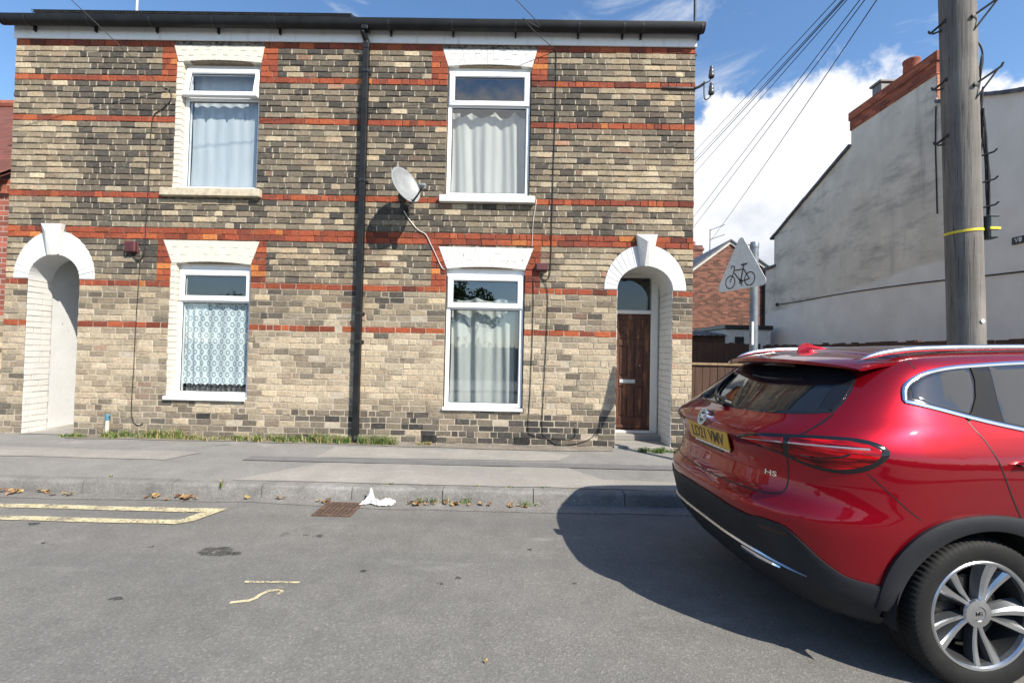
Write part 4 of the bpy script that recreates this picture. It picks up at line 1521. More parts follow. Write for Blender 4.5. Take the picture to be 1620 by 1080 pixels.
for i in range(nr + 1):
    for k in range(na):
        a = 2 * math.pi * k / na
        r_ = i / nr
        h = 0.05 * (r_ * r_)
        q = dc + ds * (0.215 * r_ * math.cos(a)) + du * (0.265 * r_ * math.sin(a)) + dn * h
        V.append(tuple(q))
for i in range(nr):
    for k in range(na):
        k2 = (k + 1) % na
        F.append([i * na + k, i * na + k2, (i + 1) * na + k2, (i + 1) * na + k])
# rolled rim and back skin
o = len(V)
for (g, hh) in ((1.03, 0.048), (1.03, 0.036), (1.0, 0.036)):
    for k in range(na):
        a = 2 * math.pi * k / na
        V.append(tuple(dc + ds * (0.215 * g * math.cos(a)) + du * (0.265 * g * math.sin(a)) + dn * hh))
for k in range(na):
    k2 = (k + 1) % na
    F.append([nr * na + k, nr * na + k2, o + k2, o + k])
    for q in range(2):
        F.append([o + q * na + k, o + q * na + k2, o + (q + 1) * na + k2, o + (q + 1) * na + k])
    F.append([o + 2 * na + k, o + 2 * na + k2, (nr - 2) * na + k2, (nr - 2) * na + k])
b.add(V, F)
b.build('reflector', M['dish'], dish, smooth=50)
b = MB()
foot = dc - du * 0.25 + dn * 0.03
lnb = dc - du * 0.17 + dn * 0.30
b.tube([foot - dn * 0.06, foot, foot.lerp(lnb, 0.5) - du * 0.02, lnb - du * 0.015], [0.016, 0.015, 0.012, 0.012], 8)
b.build('arm', M['black_plastic'], dish, smooth=50)
b = MB()
ax = (dc - lnb).normalized()
b.tube([lnb - ax * 0.07, lnb - ax * 0.05, lnb, lnb + ax * 0.02, lnb + ax * 0.05, lnb + ax * 0.055], [0.015, 0.03, 0.033, 0.033, 0.025, 0.01], 14)
b.tube([lnb + du * 0.02 - ax * 0.02, lnb - du * 0.05 - ax * 0.03], 0.022, 10)
b.build('receiver', M['dish'], dish, smooth=50)

# old telegraph insulators on an iron bracket at the corner
ins = thing('insulator_bracket', 'rusty iron bracket with two grey insulators at the house corner', 'bracket', (2.55, D, 5.40))
b = MB()
b.bbox(2.06, 2.56, D - 0.024, D - 0.001, 5.435, 5.465, 0.003)
b.tube(spline([(2.53, D - 0.014, 5.45), (2.60, D - 0.03, 5.47), (2.66, D - 0.05, 5.51), (2.655, D - 0.05, 5.51)], 4), 0.020, 8)
b.tube(spline([(2.655, D - 0.05, 5.51), (2.72, D - 0.05, 5.53), (2.755, D - 0.05, 5.58), (2.76, D - 0.05, 5.64)], 5), 0.009, 8)
b.tube(spline([(2.655, D - 0.05, 5.53), (2.655, D - 0.05, 5.36), (2.67, D - 0.05, 5.27), (2.72, D - 0.05, 5.28), (2.755, D - 0.05, 5.33), (2.76, D - 0.05, 5.39)], 5), 0.009, 8)
b.build('iron_bracket', M['steel_dark'], ins, smooth=50)
for zz in (5.59, 5.345):
    b = MB()
    b.lathe([(0.0, 0.17), (0.020, 0.168), (0.028, 0.15), (0.024, 0.135), (0.024, 0.125), (0.034, 0.115), (0.036, 0.06), (0.040, 0.055), (0.042, 0.008), (0.036, 0.0), (0.0, 0.0)], 20, 'Z', (2.76, D - 0.05, zz))
    b.build('insulator', M['ceramic'], ins, smooth=40)

# solar panels along the left eaves, their edge and pigeon mesh just showing
sp_ = thing('solar_panel_array', 'black solar panels lying low on the left roof behind the gutter', 'solar panels', (-4.9, D + 0.6, 6.6))
pit = math.atan2(8.575 - 6.290, 4.12)
sl_, sz_ = math.cos(pit), math.sin(pit)
def roofpt(u, h):                                     # u metres up the slope from the eave, h above it
    return (D - 0.12 + u * sl_ - h * sz_, 6.290 + u * sz_ + h * sl_)
nP = 5
for k in range(nP):
    xa = -7.33 + k * 0.955
    xb = xa + 0.94
    b = MB()
    P_ = [roofpt(0.15, 0.085), roofpt(0.15, 0.125), roofpt(1.85, 0.125), roofpt(1.85, 0.085)]
    b.add([(xa, p[0], p[1]) for p in P_] + [(xb, p[0], p[1]) for p in P_], [[0, 1, 5, 4], [1, 2, 6, 5], [2, 3, 7, 6], [3, 0, 4, 7], [0, 3, 2, 1], [4, 5, 6, 7]])
    b.build('panel', M['solar'], sp_)
b = MB()
P0, P1 = roofpt(0.11, 0.0), roofpt(0.13, 0.128)
x = -7.34
while x < -2.54:
    b.tube([(x, P0[0], P0[1]), (x + 0.004, P1[0], P1[1])], 0.003, 4)
    x += 0.022
for v in (0.25, 0.5, 0.75, 0.97):
    y_, z_ = P0[0] + (P1[0] - P0[0]) * v, P0[1] + (P1[1] - P0[1]) * v
    b.tube([(-7.34, y_, z_), (-2.54, y_, z_)], 0.0045, 4)
b.build('pigeon_mesh', M['steel_dark'], sp_)
for (x, y, z0, z1, lab) in ((-6.99, D + 1.35, 7.1, 8.5, 'thin white aerial pole above the solar panels'), (2.565, D + 0.10, 5.95, 8.2, 'thin dark aerial pole at the corner above the gutter end')):
    b = MB()
    b.tube([(x, y, z0), (x, y, z1)], 0.019, 10)
    b.bbox(x - 0.03, x + 0.03, y - 0.03, y + 0.03, z0 + 0.05, z0 + 0.09, 0.005)
    mesh_thing(b, 'aerial_pole', M['white_cable'] if x < 0 else M['steel_dark'], lab, 'aerial', smooth=40)

# drop wires from over the street
for (pts, lab) in (([(-5.32, D - 0.02, 5.31), (-5.75, 6.05, 5.80), (-6.4, 5.1, 6.55), (-9.3, 0.9, 10.0)], 'overhead wire coming down to the left house by its upper window'),
                   ([(0.465, D - 0.02, 6.0), (0.0, 6.23, 6.13), (-0.6, 5.62, 6.42), (-9.3, 0.9, 10.8)], 'overhead wire coming down to right house above upper window')):
    b = MB()
    b.tube(spline(pts, 8), 0.0055, 5)
    o = mesh_thing(b, 'drop_wire', M['black_cable'], lab, 'wire', 'drop wires to the terrace', smooth=60)

# white upstand pipe with a blue cap at the foot of the left wall
vp = thing('upstand_pipe', 'short white plastic pipe with blue cap standing against left house wall', 'pipe', (-5.95, D - 0.05, 0.16))
b = MB()
b.tube([(-5.95, D - 0.055, 0.14), (-5.948, D - 0.055, 0.42)], 0.026, 14)
b.build('pipe', simple('weathered_white_plastic', (0.62, 0.57, 0.49), 0.5), vp, smooth=40)
b = MB()
b.lathe([(0.03, 0.40), (0.032, 0.45), (0.032, 0.475), (0.026, 0.49), (0.0, 0.492)], 16, 'Z', (-5.948, D - 0.055, 0))
b.tube([(-5.94, D - 0.055, 0.47), (-5.91, D - 0.07, 0.475), (-5.895, D - 0.075, 0.46)], 0.010, 8)
b.build('cap', simple('faded_blue_plastic', (0.08, 0.20, 0.27), 0.5), vp, smooth=40)

# ------------------------------------------------------------------ neighbour on the left
nb = thing('brick_house', 'lower red-brick house with tiled roof at the left edge', 'house', (-10.5, D, PZ))
b = MB()
x1 = -7.66
b.mi = 0
b.quad((-14, D + 0.05, 1.9), (x1, D + 0.05, 1.9), (x1, D + 0.05, 3.95), (-14, D + 0.05, 3.95))
b.mi = 1
b.quad((-14, D + 0.05, 0), (x1, D + 0.05, 0), (x1, D + 0.05, 1.9), (-14, D + 0.05, 1.9))
b.mi = 0
b.quad((x1, D + 0.05, 0), (x1, 14, 0), (x1, 14, 3.95), (x1, D + 0.05, 3.95))
M['buff_front'] = tile_brick('buff_front_brick', (0.22, 0.17, 0.11), (0.46, 0.36, 0.23), (0.40, 0.34, 0.27))
b.build('wall', [M['red_side'], M['buff_front']], nb, fix=False)
m, t = new_mat('red_roof_tile'); M['roof_tile'] = m
P = pos(t)
zz = t.n('ShaderNodeSeparateXYZ', {0: P})
rows = t.math('FRACT', t.math('MULTIPLY', zz.outputs[2], 11.0))
c = t.ramp(t.noise(P, 5, 6, 0.6), [(0.3, (0.095, 0.032, 0.024)), (0.7, (0.19, 0.062, 0.042))])
c = t.mix(t.math('MULTIPLY', t.sstep(rows, 0.75, 1.0), 0.6), c, (0.035, 0.018, 0.015))
finish(t, c, 0.85, 0, rows, 0.8, 0.02)
b = MB()
b.quad((-14.3, D - 0.12, 3.98), (x1 + 0.02, D - 0.12, 3.98), (x1 + 0.02, 9.9, 6.75), (-14.3, 9.9, 6.75))
b.quad((-14.3, D - 0.12, 3.92), (-14.3, 9.9, 6.69), (x1 + 0.02, 9.9, 6.69), (x1 + 0.02, D - 0.12, 3.92))
b.quad((-14.3, 9.9, 6.75), (x1 + 0.02, 9.9, 6.75), (x1 + 0.02, 14, 3.98), (-14.3, 14, 3.98))
ro = b.build('roof', M['roof_tile'], nb)
b = MB()
b.tube([(-14.3, 9.9, 6.77), (x1 + 0.02, 9.9, 6.77)], 0.11, 10)
b.build('ridge_tiles', M['terracotta'], ro)
b = MB()
b.bbox(-14.3, x1 + 0.02, D - 0.20, D - 0.10, 3.88, 3.98, 0.01)
b.build('gutter', M['black_plastic'], nb)
b = MB()
b.bbox(-14, x1, D - 0.002, D + 0.049, 3.72, 3.85, 0.005)
b.build('brick_band', M['terracotta'], nb)

# ------------------------------------------------------------------ white rendered corner house across the side lane
XW = 8.6
wh = thing('rendered_house', 'house with tall pale rendered gable wall and red brick chimney across the lane', 'house', (XW + 4, 11, PZ))
m, t = new_mat('weathered_render'); M['render'] = m
P = pos(t)
sx = t.n('ShaderNodeSeparateXYZ', {0: P})
lowpaint = t.math('ADD', sx.outputs[2], t.math('MULTIPLY', t.math('SUBTRACT', t.noise(P, 1.1, 5, 0.6), 0.5), 0.25))
# the bare upper render is bounded by the repainted lower wall and front strip
edge_z = t.math('ADD', 3.05, t.math('MULTIPLY', t.math('SUBTRACT', 15.5, sx.outputs[1]), 0.085))
k1 = t.sstep(t.math('SUBTRACT', lowpaint, edge_z), -0.05, 0.05)
k2 = t.sstep(t.math('ADD', sx.outputs[1], t.math('MULTIPLY', t.noise(P, 0.9, 5), 0.5)), 8.75, 8.85)
bare = t.math('MULTIPLY', k1, k2)
cb = t.ramp(t.noise(P, 1.3, 8, 0.62), [(0.3, (0.58, 0.52, 0.43)), (0.7, (0.78, 0.705, 0.59))])
stn = t.math('MULTIPLY', t.sstep(t.noise(t.vmath('MULTIPLY', P, (1, 0.8, 2.4)), 1.1, 8, 0.7), 0.47, 0.72), 0.65)
cb = t.mix(stn, cb, (0.26, 0.24, 0.21))
drip = t.math('MULTIPLY', t.sstep(t.noise(t.vmath('MULTIPLY', P, (1.0, 3.2, 0.28)), 1.0, 7, 0.68), 0.54, 0.76), 0.45)
cb = t.mix(drip, cb, (0.24, 0.225, 0.20))
cp = t.ramp(t.noise(P, 2.0, 7, 0.6), [(0.3, (0.71, 0.655, 0.59)), (0.7, (0.82, 0.765, 0.695))])
spk = t.math('MULTIPLY', t.sstep(t.noise(P, 11, 4, 0.6), 0.72, 0.78), 0.4)
cp = t.mix(spk, cp, (0.25, 0.24, 0.24))
finish(t, t.mix(bare, cp, cb), 0.92, 0, t.noise(P, 26, 8, 0.65), 0.35, 0.02)
rz_ = lambda y: 7.49 - 0.424 * abs(y - 10.88)          # roof line of the gable
b = MB()
y0, y1 = 6.75, 15.37
b.add([(XW, y0, 0), (XW, y0, rz_(y0)), (XW, 10.88, 7.49), (XW, y1, rz_(y1)), (XW, y1, 0)], [[0, 1, 2, 3, 4]])
b.quad((XW, y0, 0), (XW + 8, y0, 0), (XW + 8, y0, rz_(y0)), (XW, y0, rz_(y0)))
b.quad((XW, y1, 0), (XW, y1, rz_(y1)), (XW + 8, y1, rz_(y1)), (XW + 8, y1, 0))
b.quad((XW + 0.03, y1, 0), (XW + 0.03, y1, 4.62), (XW + 0.03, 15.95, 4.62), (XW + 0.03, 15.95, 0))
b.quad((XW + 0.03, 15.95, 0), (XW + 0.03, 15.95, 4.62), (XW + 8, 15.95, 4.62), (XW + 8, 15.95, 0))
b.build('wall', M['render'], wh)
b = MB()
for s_ in (1, -1):
    ya = y0 - 0.15 if s_ > 0 else y1 + 0.15
    b.quad((XW + 0.02, ya, rz_(ya) + 0.045), (XW + 8, ya, rz_(ya) + 0.045), (XW + 8, 10.88, 7.535), (XW + 0.02, 10.88, 7.535))
    # verge slates, a little uneven
    n = 16
    yend = 9.40 if s_ > 0 else 11.86
    for k in range(n):
        u0, u1 = k / n, (k + 1) / n
        p, q = ya + (yend - ya) * u0, ya + (yend - ya) * u1
        dz = brng.uniform(0, 0.02)
        b.add([(XW - 0.07, p, rz_(p) - 0.02 + dz), (XW - 0.07, q, rz_(q) - 0.02 + dz), (XW - 0.07, q, rz_(q) + 0.05 + dz), (XW - 0.07, p, rz_(p) + 0.05 + dz),
               (XW + 0.3, p, rz_(p) - 0.02 + dz), (XW + 0.3, q, rz_(q) - 0.02 + dz), (XW + 0.3, q, rz_(q) + 0.052 + dz), (XW + 0.3, p, rz_(p) + 0.052 + dz)],
              [[0, 1, 2, 3], [4, 7, 6, 5], [3, 2, 6, 7], [0, 4, 5, 1], [0, 3, 7, 4], [1, 5, 6, 2]])
b.quad((XW - 0.03, y1, 4.64), (XW + 8, y1, 4.64), (XW + 8, 16.05, 4.60), (XW - 0.03, 16.05, 4.60))
b.bbox(XW - 0.06, XW + 0.3, y1 - 0.1, 16.05, 4.56, 4.64, 0.01)
ro = b.build('roof', M['slate'], wh)
b = MB()
b.mi = 0
b.quad((XW - 0.004, 9.42, 6.3), (XW - 0.004, 11.84, 6.3), (XW - 0.004, 11.84, 7.47), (XW - 0.004, 9.42, 7.47))
b.quad((XW - 0.004, 11.84, 6.3), (XW + 0.75, 11.84, 6.3), (XW + 0.75, 11.84, 7.47), (XW - 0.004, 11.84, 7.47))
b.mi = 1
b.bbox(XW - 0.03, XW + 0.77, 9.40, 11.86, 7.47, 7.74, 0.006)
b.bbox(XW - 0.05, XW + 0.79, 9.37, 11.89, 7.74, 7.95, 0.008)
b.mi = 2
b.quad((XW + 0.0, 9.412, 6.6), (XW + 0.74, 9.412, 6.6), (XW + 0.74, 9.412, 7.47), (XW + 0.0, 9.412, 7.47))
ch = b.build('chimney', [M['render'], M['red_chimney_y'], M['red_chimney_x']], wh, fix=False)
b = MB()
b.lathe([(0.0, 7.94), (0.165, 7.94), (0.15, 8.36), (0.165, 8.38), (0.165, 8.43), (0.13, 8.435), (0.12, 8.0)], 22, 'Z', (XW + 0.36, 10.45, 0.0))
b.build('chimney_pot', M['terracotta'], ch, smooth=40)
b = MB()
b.bbox(XW + 0.2, XW + 0.52, 11.14, 11.42, 7.94, 8.34, 0.02)
b.bbox(XW + 0.16, XW + 0.56, 11.10, 11.46, 8.34, 8.40, 0.012)
b.build('chimney_pot', simple('lead_grey', (0.17, 0.18, 0.17), 0.6), ch)
# cables stapled along the gable
b = MB()
b.tube(spline([(XW - 0.012, 15.1, 3.27), (XW - 0.012, 14.0, 3.25), (XW - 0.012, 12.0, 3.25), (XW - 0.012, 10.0, 3.19), (XW - 0.012, 8.5, 3.11), (XW - 0.012, 6.8, 3.02)], 8), 0.014, 6)
b.lathe([(0.0, -0.05), (0.06, -0.04), (0.06, 0.0)], 12, 'X', (XW, 15.15, 3.28))
mesh_thing(b, 'wall_cable', M['black_cable'], 'thin dark cable running along the pale rendered gable wall', 'cable', smooth=50)
b = MB()
b.tube(spline([(XW - 0.012, 9.43, 6.8), (XW - 0.012, 9.44, 6.0), (XW - 0.012, 9.42, 5.2), (XW - 0.014, 9.40, 4.55)], 8), 0.012, 6)
mesh_thing(b, 'wall_cable', M['black_cable'], 'loose grey cable hanging down below the red chimney', 'cable', smooth=50)
b = MB()
b.lathe([(0.0, -0.10), (0.05, -0.09), (0.055, 0.0)], 12, 'X', (XW + 0.03, 15.75, 2.55))
b.tube([(XW - 0.05, 15.75, 2.55), (XW - 0.07, 15.72, 2.42)], 0.035, 8)
mesh_thing(b, 'wall_vent', M['black_plastic'], 'small black vent low on the pale rear extension wall', 'vent', smooth=50)
# street nameplate
sg = thing('street_nameplate', 'black street nameplate with raised white letters on the rendered gable', 'sign', (XW, 7.4, 3.57))
b = MB()
b.bbox(XW - 0.025, XW - 0.001, 7.05, 7.985, 3.565, 3.69, 0.004)
b.build('plate', simple('black_enamel', (0.010, 0.011, 0.011), 0.4), sg)
me = text_mesh('VI', 0.105, 0.004, 1.0, 0.002, 'LEFT')
me.materials.append(simple('white_lettering', (0.55, 0.55, 0.53), 0.5))
o = bpy.data.objects.new('lettering', me); COL.objects.link(o); o.parent = sg
o.matrix_parent_inverse = SITE[sg.name].inverted()
o.matrix_world = Matrix(((0, 0, -1, XW - 0.027), (-1, 0, 0, 7.935), (0, 1, 0, 3.628), (0, 0, 0, 1)))
for v in me.vertices:
    if v.co.x > 0.075:
        v.co.x += 0.03

# ------------------------------------------------------------------ red-brick house behind the lane
GY = 20.0
rb = thing('brick_house', 'red-brick house gable with slate roof far behind the cycle sign', 'house', (9.3, GY + 4, PZ))
ax_, az_ = 9.26, 6.60
lx, lz = 6.2, az_ - 0.755 * (9.26 - 6.2)
rx, rz2 = 10.95, az_ - 0.69 * (10.95 - 9.26)
b = MB()
b.add([(lx, GY, 0), (rx, GY, 0), (rx, GY, rz2), (ax_, GY, az_), (lx, GY, lz)], [[0, 1, 2, 3, 4]])
b.quad((lx, GY, 0), (lx, GY, lz), (lx, GY + 8, lz), (lx, GY + 8, 0))
b.quad((rx, GY, 0), (rx, GY + 8, 0), (rx, GY + 8, rz2), (rx, GY, rz2))
b.build('wall', M['red_gable'], rb)
b = MB()
for (ex, ez) in ((lx - 0.15, lz - 0.11), (rx + 0.15, rz2 - 0.10)):
    b.quad((ex, GY - 0.12, ez + 0.06), (ax_, GY - 0.12, az_ + 0.06), (ax_, GY + 8, az_ + 0.06), (ex, GY + 8, ez + 0.06))
    b.quad((ex, GY - 0.12, ez), (ax_, GY - 0.12, az_), (ax_, GY + 8, az_), (ex, GY + 8, ez))
    b.quad((ex, GY - 0.12, ez), (ex, GY - 0.12, ez + 0.06), (ax_, GY - 0.12, az_ + 0.06), (ax_, GY - 0.12, az_))
ro = b.build('roof', M['slate'], rb)
b = MB()
for (ex, ez) in ((lx - 0.1, lz - 0.08), (rx + 0.1, rz2 - 0.07)):
    b.add([(ex, GY - 0.06, ez - 0.16), (ax_, GY - 0.06, az_ - 0.14), (ax_, GY - 0.06, az_ - 0.005), (ex, GY - 0.06, ez - 0.005),
           (ex, GY, ez - 0.16), (ax_, GY, az_ - 0.14), (ax_, GY, az_ - 0.005), (ex, GY, ez - 0.005)], [[0, 1, 2, 3], [4, 7, 6, 5], [0, 4, 5, 1], [3, 2, 6, 7]])
b.build('bargeboard', simple('pale_bargeboard', (0.50, 0.48, 0.43), 0.6), ro)
b = MB()
b.tube([(10.80, GY - 0.07, 0.2), (10.80, GY - 0.07, 5.3)], 0.11, 10)
b.build('drainpipe', M['black_plastic'], rb)
b = MB()
b.bbox(9.55, 10.35, GY + 5.6, GY + 6.5, 6.0, 7.75, 0.03)
b.bbox(9.50, 10.40, GY + 5.55, GY + 6.55, 7.45, 7.60, 0.02)
ch = b.build('chimney', M['red_gable'], rb)
b = MB()
b.lathe([(0.0, 7.74), (0.14, 7.74), (0.12, 8.05), (0.0, 8.05)], 14, 'Z', (9.95, GY + 6.05, 0))
b.build('chimney_pot', M['terracotta'], ch)
# TV aerial on that roof
b = MB()
ax0, ay0 = 9.05, GY + 1.6
b.tube([(ax0, ay0, 6.2), (ax0, ay0, 7.55)], 0.018, 6)
b.tube([(ax0, ay0, 7.5), (ax0 + 0.62, ay0 - 0.2, 7.72)], 0.011, 5)
b.tube([(ax0, ay0, 7.05), (ax0 + 0.62, ay0 - 0.2, 7.25)], 0.011, 5)
for k in range(6):
    f = 0.12 + k * 0.15
    for zz in (7.5, 7.05):
        p = Vector((ax0 + 0.62 * f, ay0 - 0.2 * f, zz + 0.21 * f))
        b.tube([p + Vector((-0.05, -0.16, 0)), p + Vector((0.05, 0.16, 0))], 0.006, 4)
mesh_thing(b, 'tv_aerial', M['steel_dark'], 'tall forked television aerial on the red-brick gable house roof', 'aerial')

# ------------------------------------------------------------------ fences and sheds down the lane
m, t = new_mat('dark_brown_timber'); M['fence_dark'] = m
P = pos(t)
g = t.noise(t.vmath('MULTIPLY', P, (28, 28, 2.0)), 1.0, 6, 0.6)
c = t.ramp(t.math('ADD', t.math('MULTIPLY', g, 0.6), t.math('MULTIPLY', t.noise(P, 1.6, 5), 0.4)), [(0.3, (0.034, 0.017, 0.011)), (0.72, (0.10, 0.049, 0.032))])
finish(t, c, 0.82, 0, g, 0.4, 0.008)
m, t = new_mat('pale_timber'); M['fence_pale'] = m
P = pos(t)
g = t.noise(t.vmath('MULTIPLY', P, (28, 28, 2.0)), 1.0, 6, 0.6)
c = t.ramp(g, [(0.3, (0.16, 0.105, 0.055)), (0.7, (0.30, 0.21, 0.12))])
finish(t, c, 0.82, 0, g, 0.4, 0.008)


def board_fence(name, a, c, top, w_, mat, label, cap=None, thick=0.02, postmat=None):
    a, c = Vector(a), Vector(c)
    L = (c - a).length
    dx = (c - a) / L
    nrm = Vector((dx.y, -dx.x))
    root = thing(name, label, 'fence', (*((a + c) / 2), PZ))
    mt = Matrix(((dx.x, nrm.x, 0, a.x), (dx.y, nrm.y, 0, a.y), (0, 0, 1, 0), (0, 0, 0, 1)))
    n = int(L / w_)
    b = MB()
    for k in range(n):
        h = top + brng.uniform(-0.025, 0.012)
        o = brng.uniform(0, 0.012)
        b.bbox(k * w_ + 0.003, (k + 1) * w_ - 0.003, o, o + thick, PZ + 0.02, h, 0.004, mt)
    b.build('boards', mat, root)
    b = MB()
    for zz in (0.35, 0.62 * top, top - 0.25):
        b.bbox(0, L, -0.05, -0.001, zz, zz + 0.07, 0.004, mt)
    b.build('rails', mat, root)
    for k in range(int(L / 2.4) + 1):
        b = MB()
        b.bbox(k * 2.4, k * 2.4 + 0.09, -0.15, -0.055, PZ - 0.1, top + 0.02, 0.006, mt)
        b.build('post', postmat or mat, root)
    if cap:
        b = MB()
        b.bbox(-0.02, L + 0.02, -0.055, thick + 0.04, top + 0.014, top + 0.014 + cap, 0.005, mt)
        b.build('capping', M['fence_pale'], root)
    return root


board_fence('board_fence', (7.0, 13.0), (7.0, 5.9), 1.865, 0.19, M['fence_dark'], 'dark brown board fence in front of the rendered gable')
board_fence('board_fence', (2.4, 13.0), (6.98, 13.0), 1.91, 0.15, M['fence_dark'], 'dark brown board fence across the back of the lane, behind a lower one')
board_fence('board_fence', (2.50, 8.6), (6.9, 8.6), 1.335, 0.14, M['fence_dark'], 'low brown fence with a pale top rail beside the house corner', cap=0.045)
# corrugated lean-to and white garage behind the fences
sh = thing('shed', 'dark timber shed with a corrugated roof below the red gable', 'shed', (5.9, 15.6, PZ))
b = MB()
b.bbox(4.6, 6.80, 15.0, 16.4, PZ, 2.2, 0.01)
b.build('walls', M['fence_dark'], sh)
b = MB()
n = 60
V, F = [], []
for k in range(n + 1):
    x = 4.5 + 2.32 * k / n
    h = 0.025 * math.sin(k * 1.25)
    V += [(x, 14.86, 2.22 + h), (x, 16.6, 2.42 + h), (x, 14.86, 2.20 + h)]
for k in range(n):
    F += [[3 * k, 3 * k + 3, 3 * k + 4, 3 * k + 1], [3 * k + 2, 3 * k + 5, 3 * k + 3, 3 * k]]
b.add(V, F)
b.build('corrugated_roof', simple('rusty_tin', (0.12, 0.11, 0.105), 0.6, 0.3, 0.3), sh)
ga = thing('garage', 'low white garage with dark fascia board behind the fence', 'garage', (7.7, 16.2, PZ))
b = MB()
b.bbox(6.82, 8.3, 15.0, 17.5, PZ, 2.42, 0.01)
b.build('walls', simple('white_render', (0.62, 0.62, 0.60), 0.8), ga)
b = MB()
b.bbox(6.78, 8.35, 14.93, 17.6, 2.42, 2.56, 0.015)
b.build('flat_roof', M['black_plastic'], ga)
b = MB()
b.ring(7.13, 7.42, 1.72, 2.18, 0.035, 14.965, 14.995, 0.004, 0.006)
wv = b.build('window', M['fence_dark'], ga)
b = MB()
b.box(7.16, 7.39, 14.985, 14.992, 1.75, 2.15)
b.build('pane', M['solar'], wv)

# ------------------------------------------------------------------ cycle route sign on its post
PXs, PYs = 2.762, 5.35
ps = thing('sign_post', 'grey steel post with a triangular cycle warning sign near house corner', 'sign', (PXs, PYs, KZ))
b = MB()
b.tube([(PXs, PYs, 0.08), (PXs, PYs, 2.80)], 0.046, 24)
b.lathe([(0.046, 2.80), (0.050, 2.80), (0.050, 2.855), (0.043, 2.868), (0.0, 2.872)], 24, 'Z', (PXs, PYs, 0))
b.build('post', M['galv'], ps, smooth=40)
b = MB()
b.bbox(PXs - 0.047, PXs - 0.020, PYs - 0.048, PYs - 0.036, 1.66, 1.93, 0.002)
b.build('sticker', simple('paper_sticker', (0.62, 0.64, 0.66), 0.6), ps)
vA, vL, vR = Vector((2.605, 5.35, 2.965)), Vector((2.492, 5.745, 2.315)), Vector((2.718, 4.955, 2.315))
cen = (vA + vL + vR) / 3
ex = (vR - vL).normalized()
nz_ = ex.cross((vA - vL).normalized()).normalized()          # normal
if nz_.y > 0:
    nz_ = -nz_
if nz_.x > 0:
    nz_ = -nz_
ey = nz_.cross(ex).normalized()
if ey.z < 0:
    ey = -ey
def s2(v):
    return ((v - cen).dot(ex), (v - cen).dot(ey))
def rounded(pts, r, n=6):
    out = []
    m_ = len(pts)
    for i in range(m_):
        p0, p1, p2 = Vector(pts[i - 1]), Vector(pts[i]), Vector(pts[(i + 1) % m_])
        a, c = (p0 - p1).normalized(), (p2 - p1).normalized()
        ang = math.acos(max(-1, min(1, a.dot(c))))
        dd = r / math.tan(ang / 2)
        s_, e_ = p1 + a * dd, p1 + c * dd
        bis = (a + c).normalized()
        ctr = p1 + bis * (r / math.sin(ang / 2))
        a0 = math.atan2(s_.y - ctr.y, s_.x - ctr.x)
        a1 = math.atan2(e_.y - ctr.y, e_.x - ctr.x)
        da = (a1 - a0 + math.pi) % (2 * math.pi) - math.pi
        for k in range(n + 1):
            out.append((ctr.x + r * math.cos(a0 + da * k / n), ctr.y + r * math.sin(a0 + da * k / n)))
    return out
def s3(p, off=0.0):
    return tuple(cen + ex * p[0] + ey * p[1] + nz_ * off)
tri = rounded([s2(vL), s2(vR), s2(vA)], 0.05)
n = len(tri)
b = MB()
b.add([s3(p, 0.0) for p in tri] + [s3(p, -0.004) for p in tri], [list(range(n)), list(range(2 * n - 1, n - 1, -1))] + [[i, (i + 1) % n, n + (i + 1) % n, n + i] for i in range(n)])
# rivets near the edge
ctri = [s2(vL), s2(vR), s2(vA)]
for i in range(3):
    p, q = Vector(ctri[i]), Vector(ctri[(i + 1) % 3])
    for k in range(5):
        f = (k + 0.7) / 5.4
        c_ = p.lerp(q, f)
        c_ = c_ + (Vector((0, 0)) - c_).normalized() * 0.030
        ring_ = [(c_.x + 0.006 * math.cos(a), c_.y + 0.006 * math.sin(a)) for a in [2 * math.pi * j / 8 for j in range(8)]]
        b.add([s3(r_, 0.003) for r_ in ring_], [list(range(8))])
m, t = new_mat('weathered_sign_back'); M['signplate'] = m
finish(t, t.ramp(t.noise(pos(t), 18, 6, 0.6), [(0.3, (0.64, 0.635, 0.59)), (0.7, (0.78, 0.775, 0.73))]), 0.5)
so = b.build('sign_plate', M['signplate'], ps)
# bicycle pictogram, cut from black film
b = MB()
def tri_pt(u, v):          # picture axes: u right, v up, metres, before the plate's own slant
    return (u, v)
def s_line(p, q, w_, lay=0.0015):
    oc = Vector(o_)
    p, q = oc + (Vector(p) - oc) * 1.22, oc + (Vector(q) - oc) * 1.22
    nn = Vector((-(q - p).y, (q - p).x)).normalized() * w_ / 2
    ee = (q - p).normalized() * w_ * 0.35
    b.add([s3(p - nn - ee, lay), s3(q - nn + ee, lay), s3(q + nn + ee, lay), s3(p + nn - ee, lay)], [[0, 1, 2, 3]])
def s_ring(c_, r_, w_, lay=0.0015, n_=32):
    V = []
    c_ = (o_[0] + (c_[0] - o_[0]) * 1.22, o_[1] + (c_[1] - o_[1]) * 1.22)
    r_ *= 1.22
    for k in range(n_):
        a = 2 * math.pi * k / n_
        for rr in (r_ - w_ / 2, r_ + w_ / 2):
            V.append(s3((c_[0] + rr * math.cos(a), c_[1] + rr * math.sin(a)), lay))
    b.add(V, [[2 * k, 2 * k + 1, 2 * ((k + 1) % n_) + 1, 2 * ((k + 1) % n_)] for k in range(n_)])
o_ = (-0.015, -0.115)
W1, W2 = (o_[0] - 0.125, o_[1] + 0.0), (o_[0] + 0.125, o_[1] + 0.0)
bb_, seat, head, bar = (o_[0] + 0.015, o_[1] - 0.012), (o_[0] + 0.045, o_[1] + 0.115), (o_[0] - 0.075, o_[1] + 0.10), (o_[0] - 0.068, o_[1] + 0.145)
s_ring(W1, 0.062, 0.014)
s_ring(W2, 0.062, 0.014)
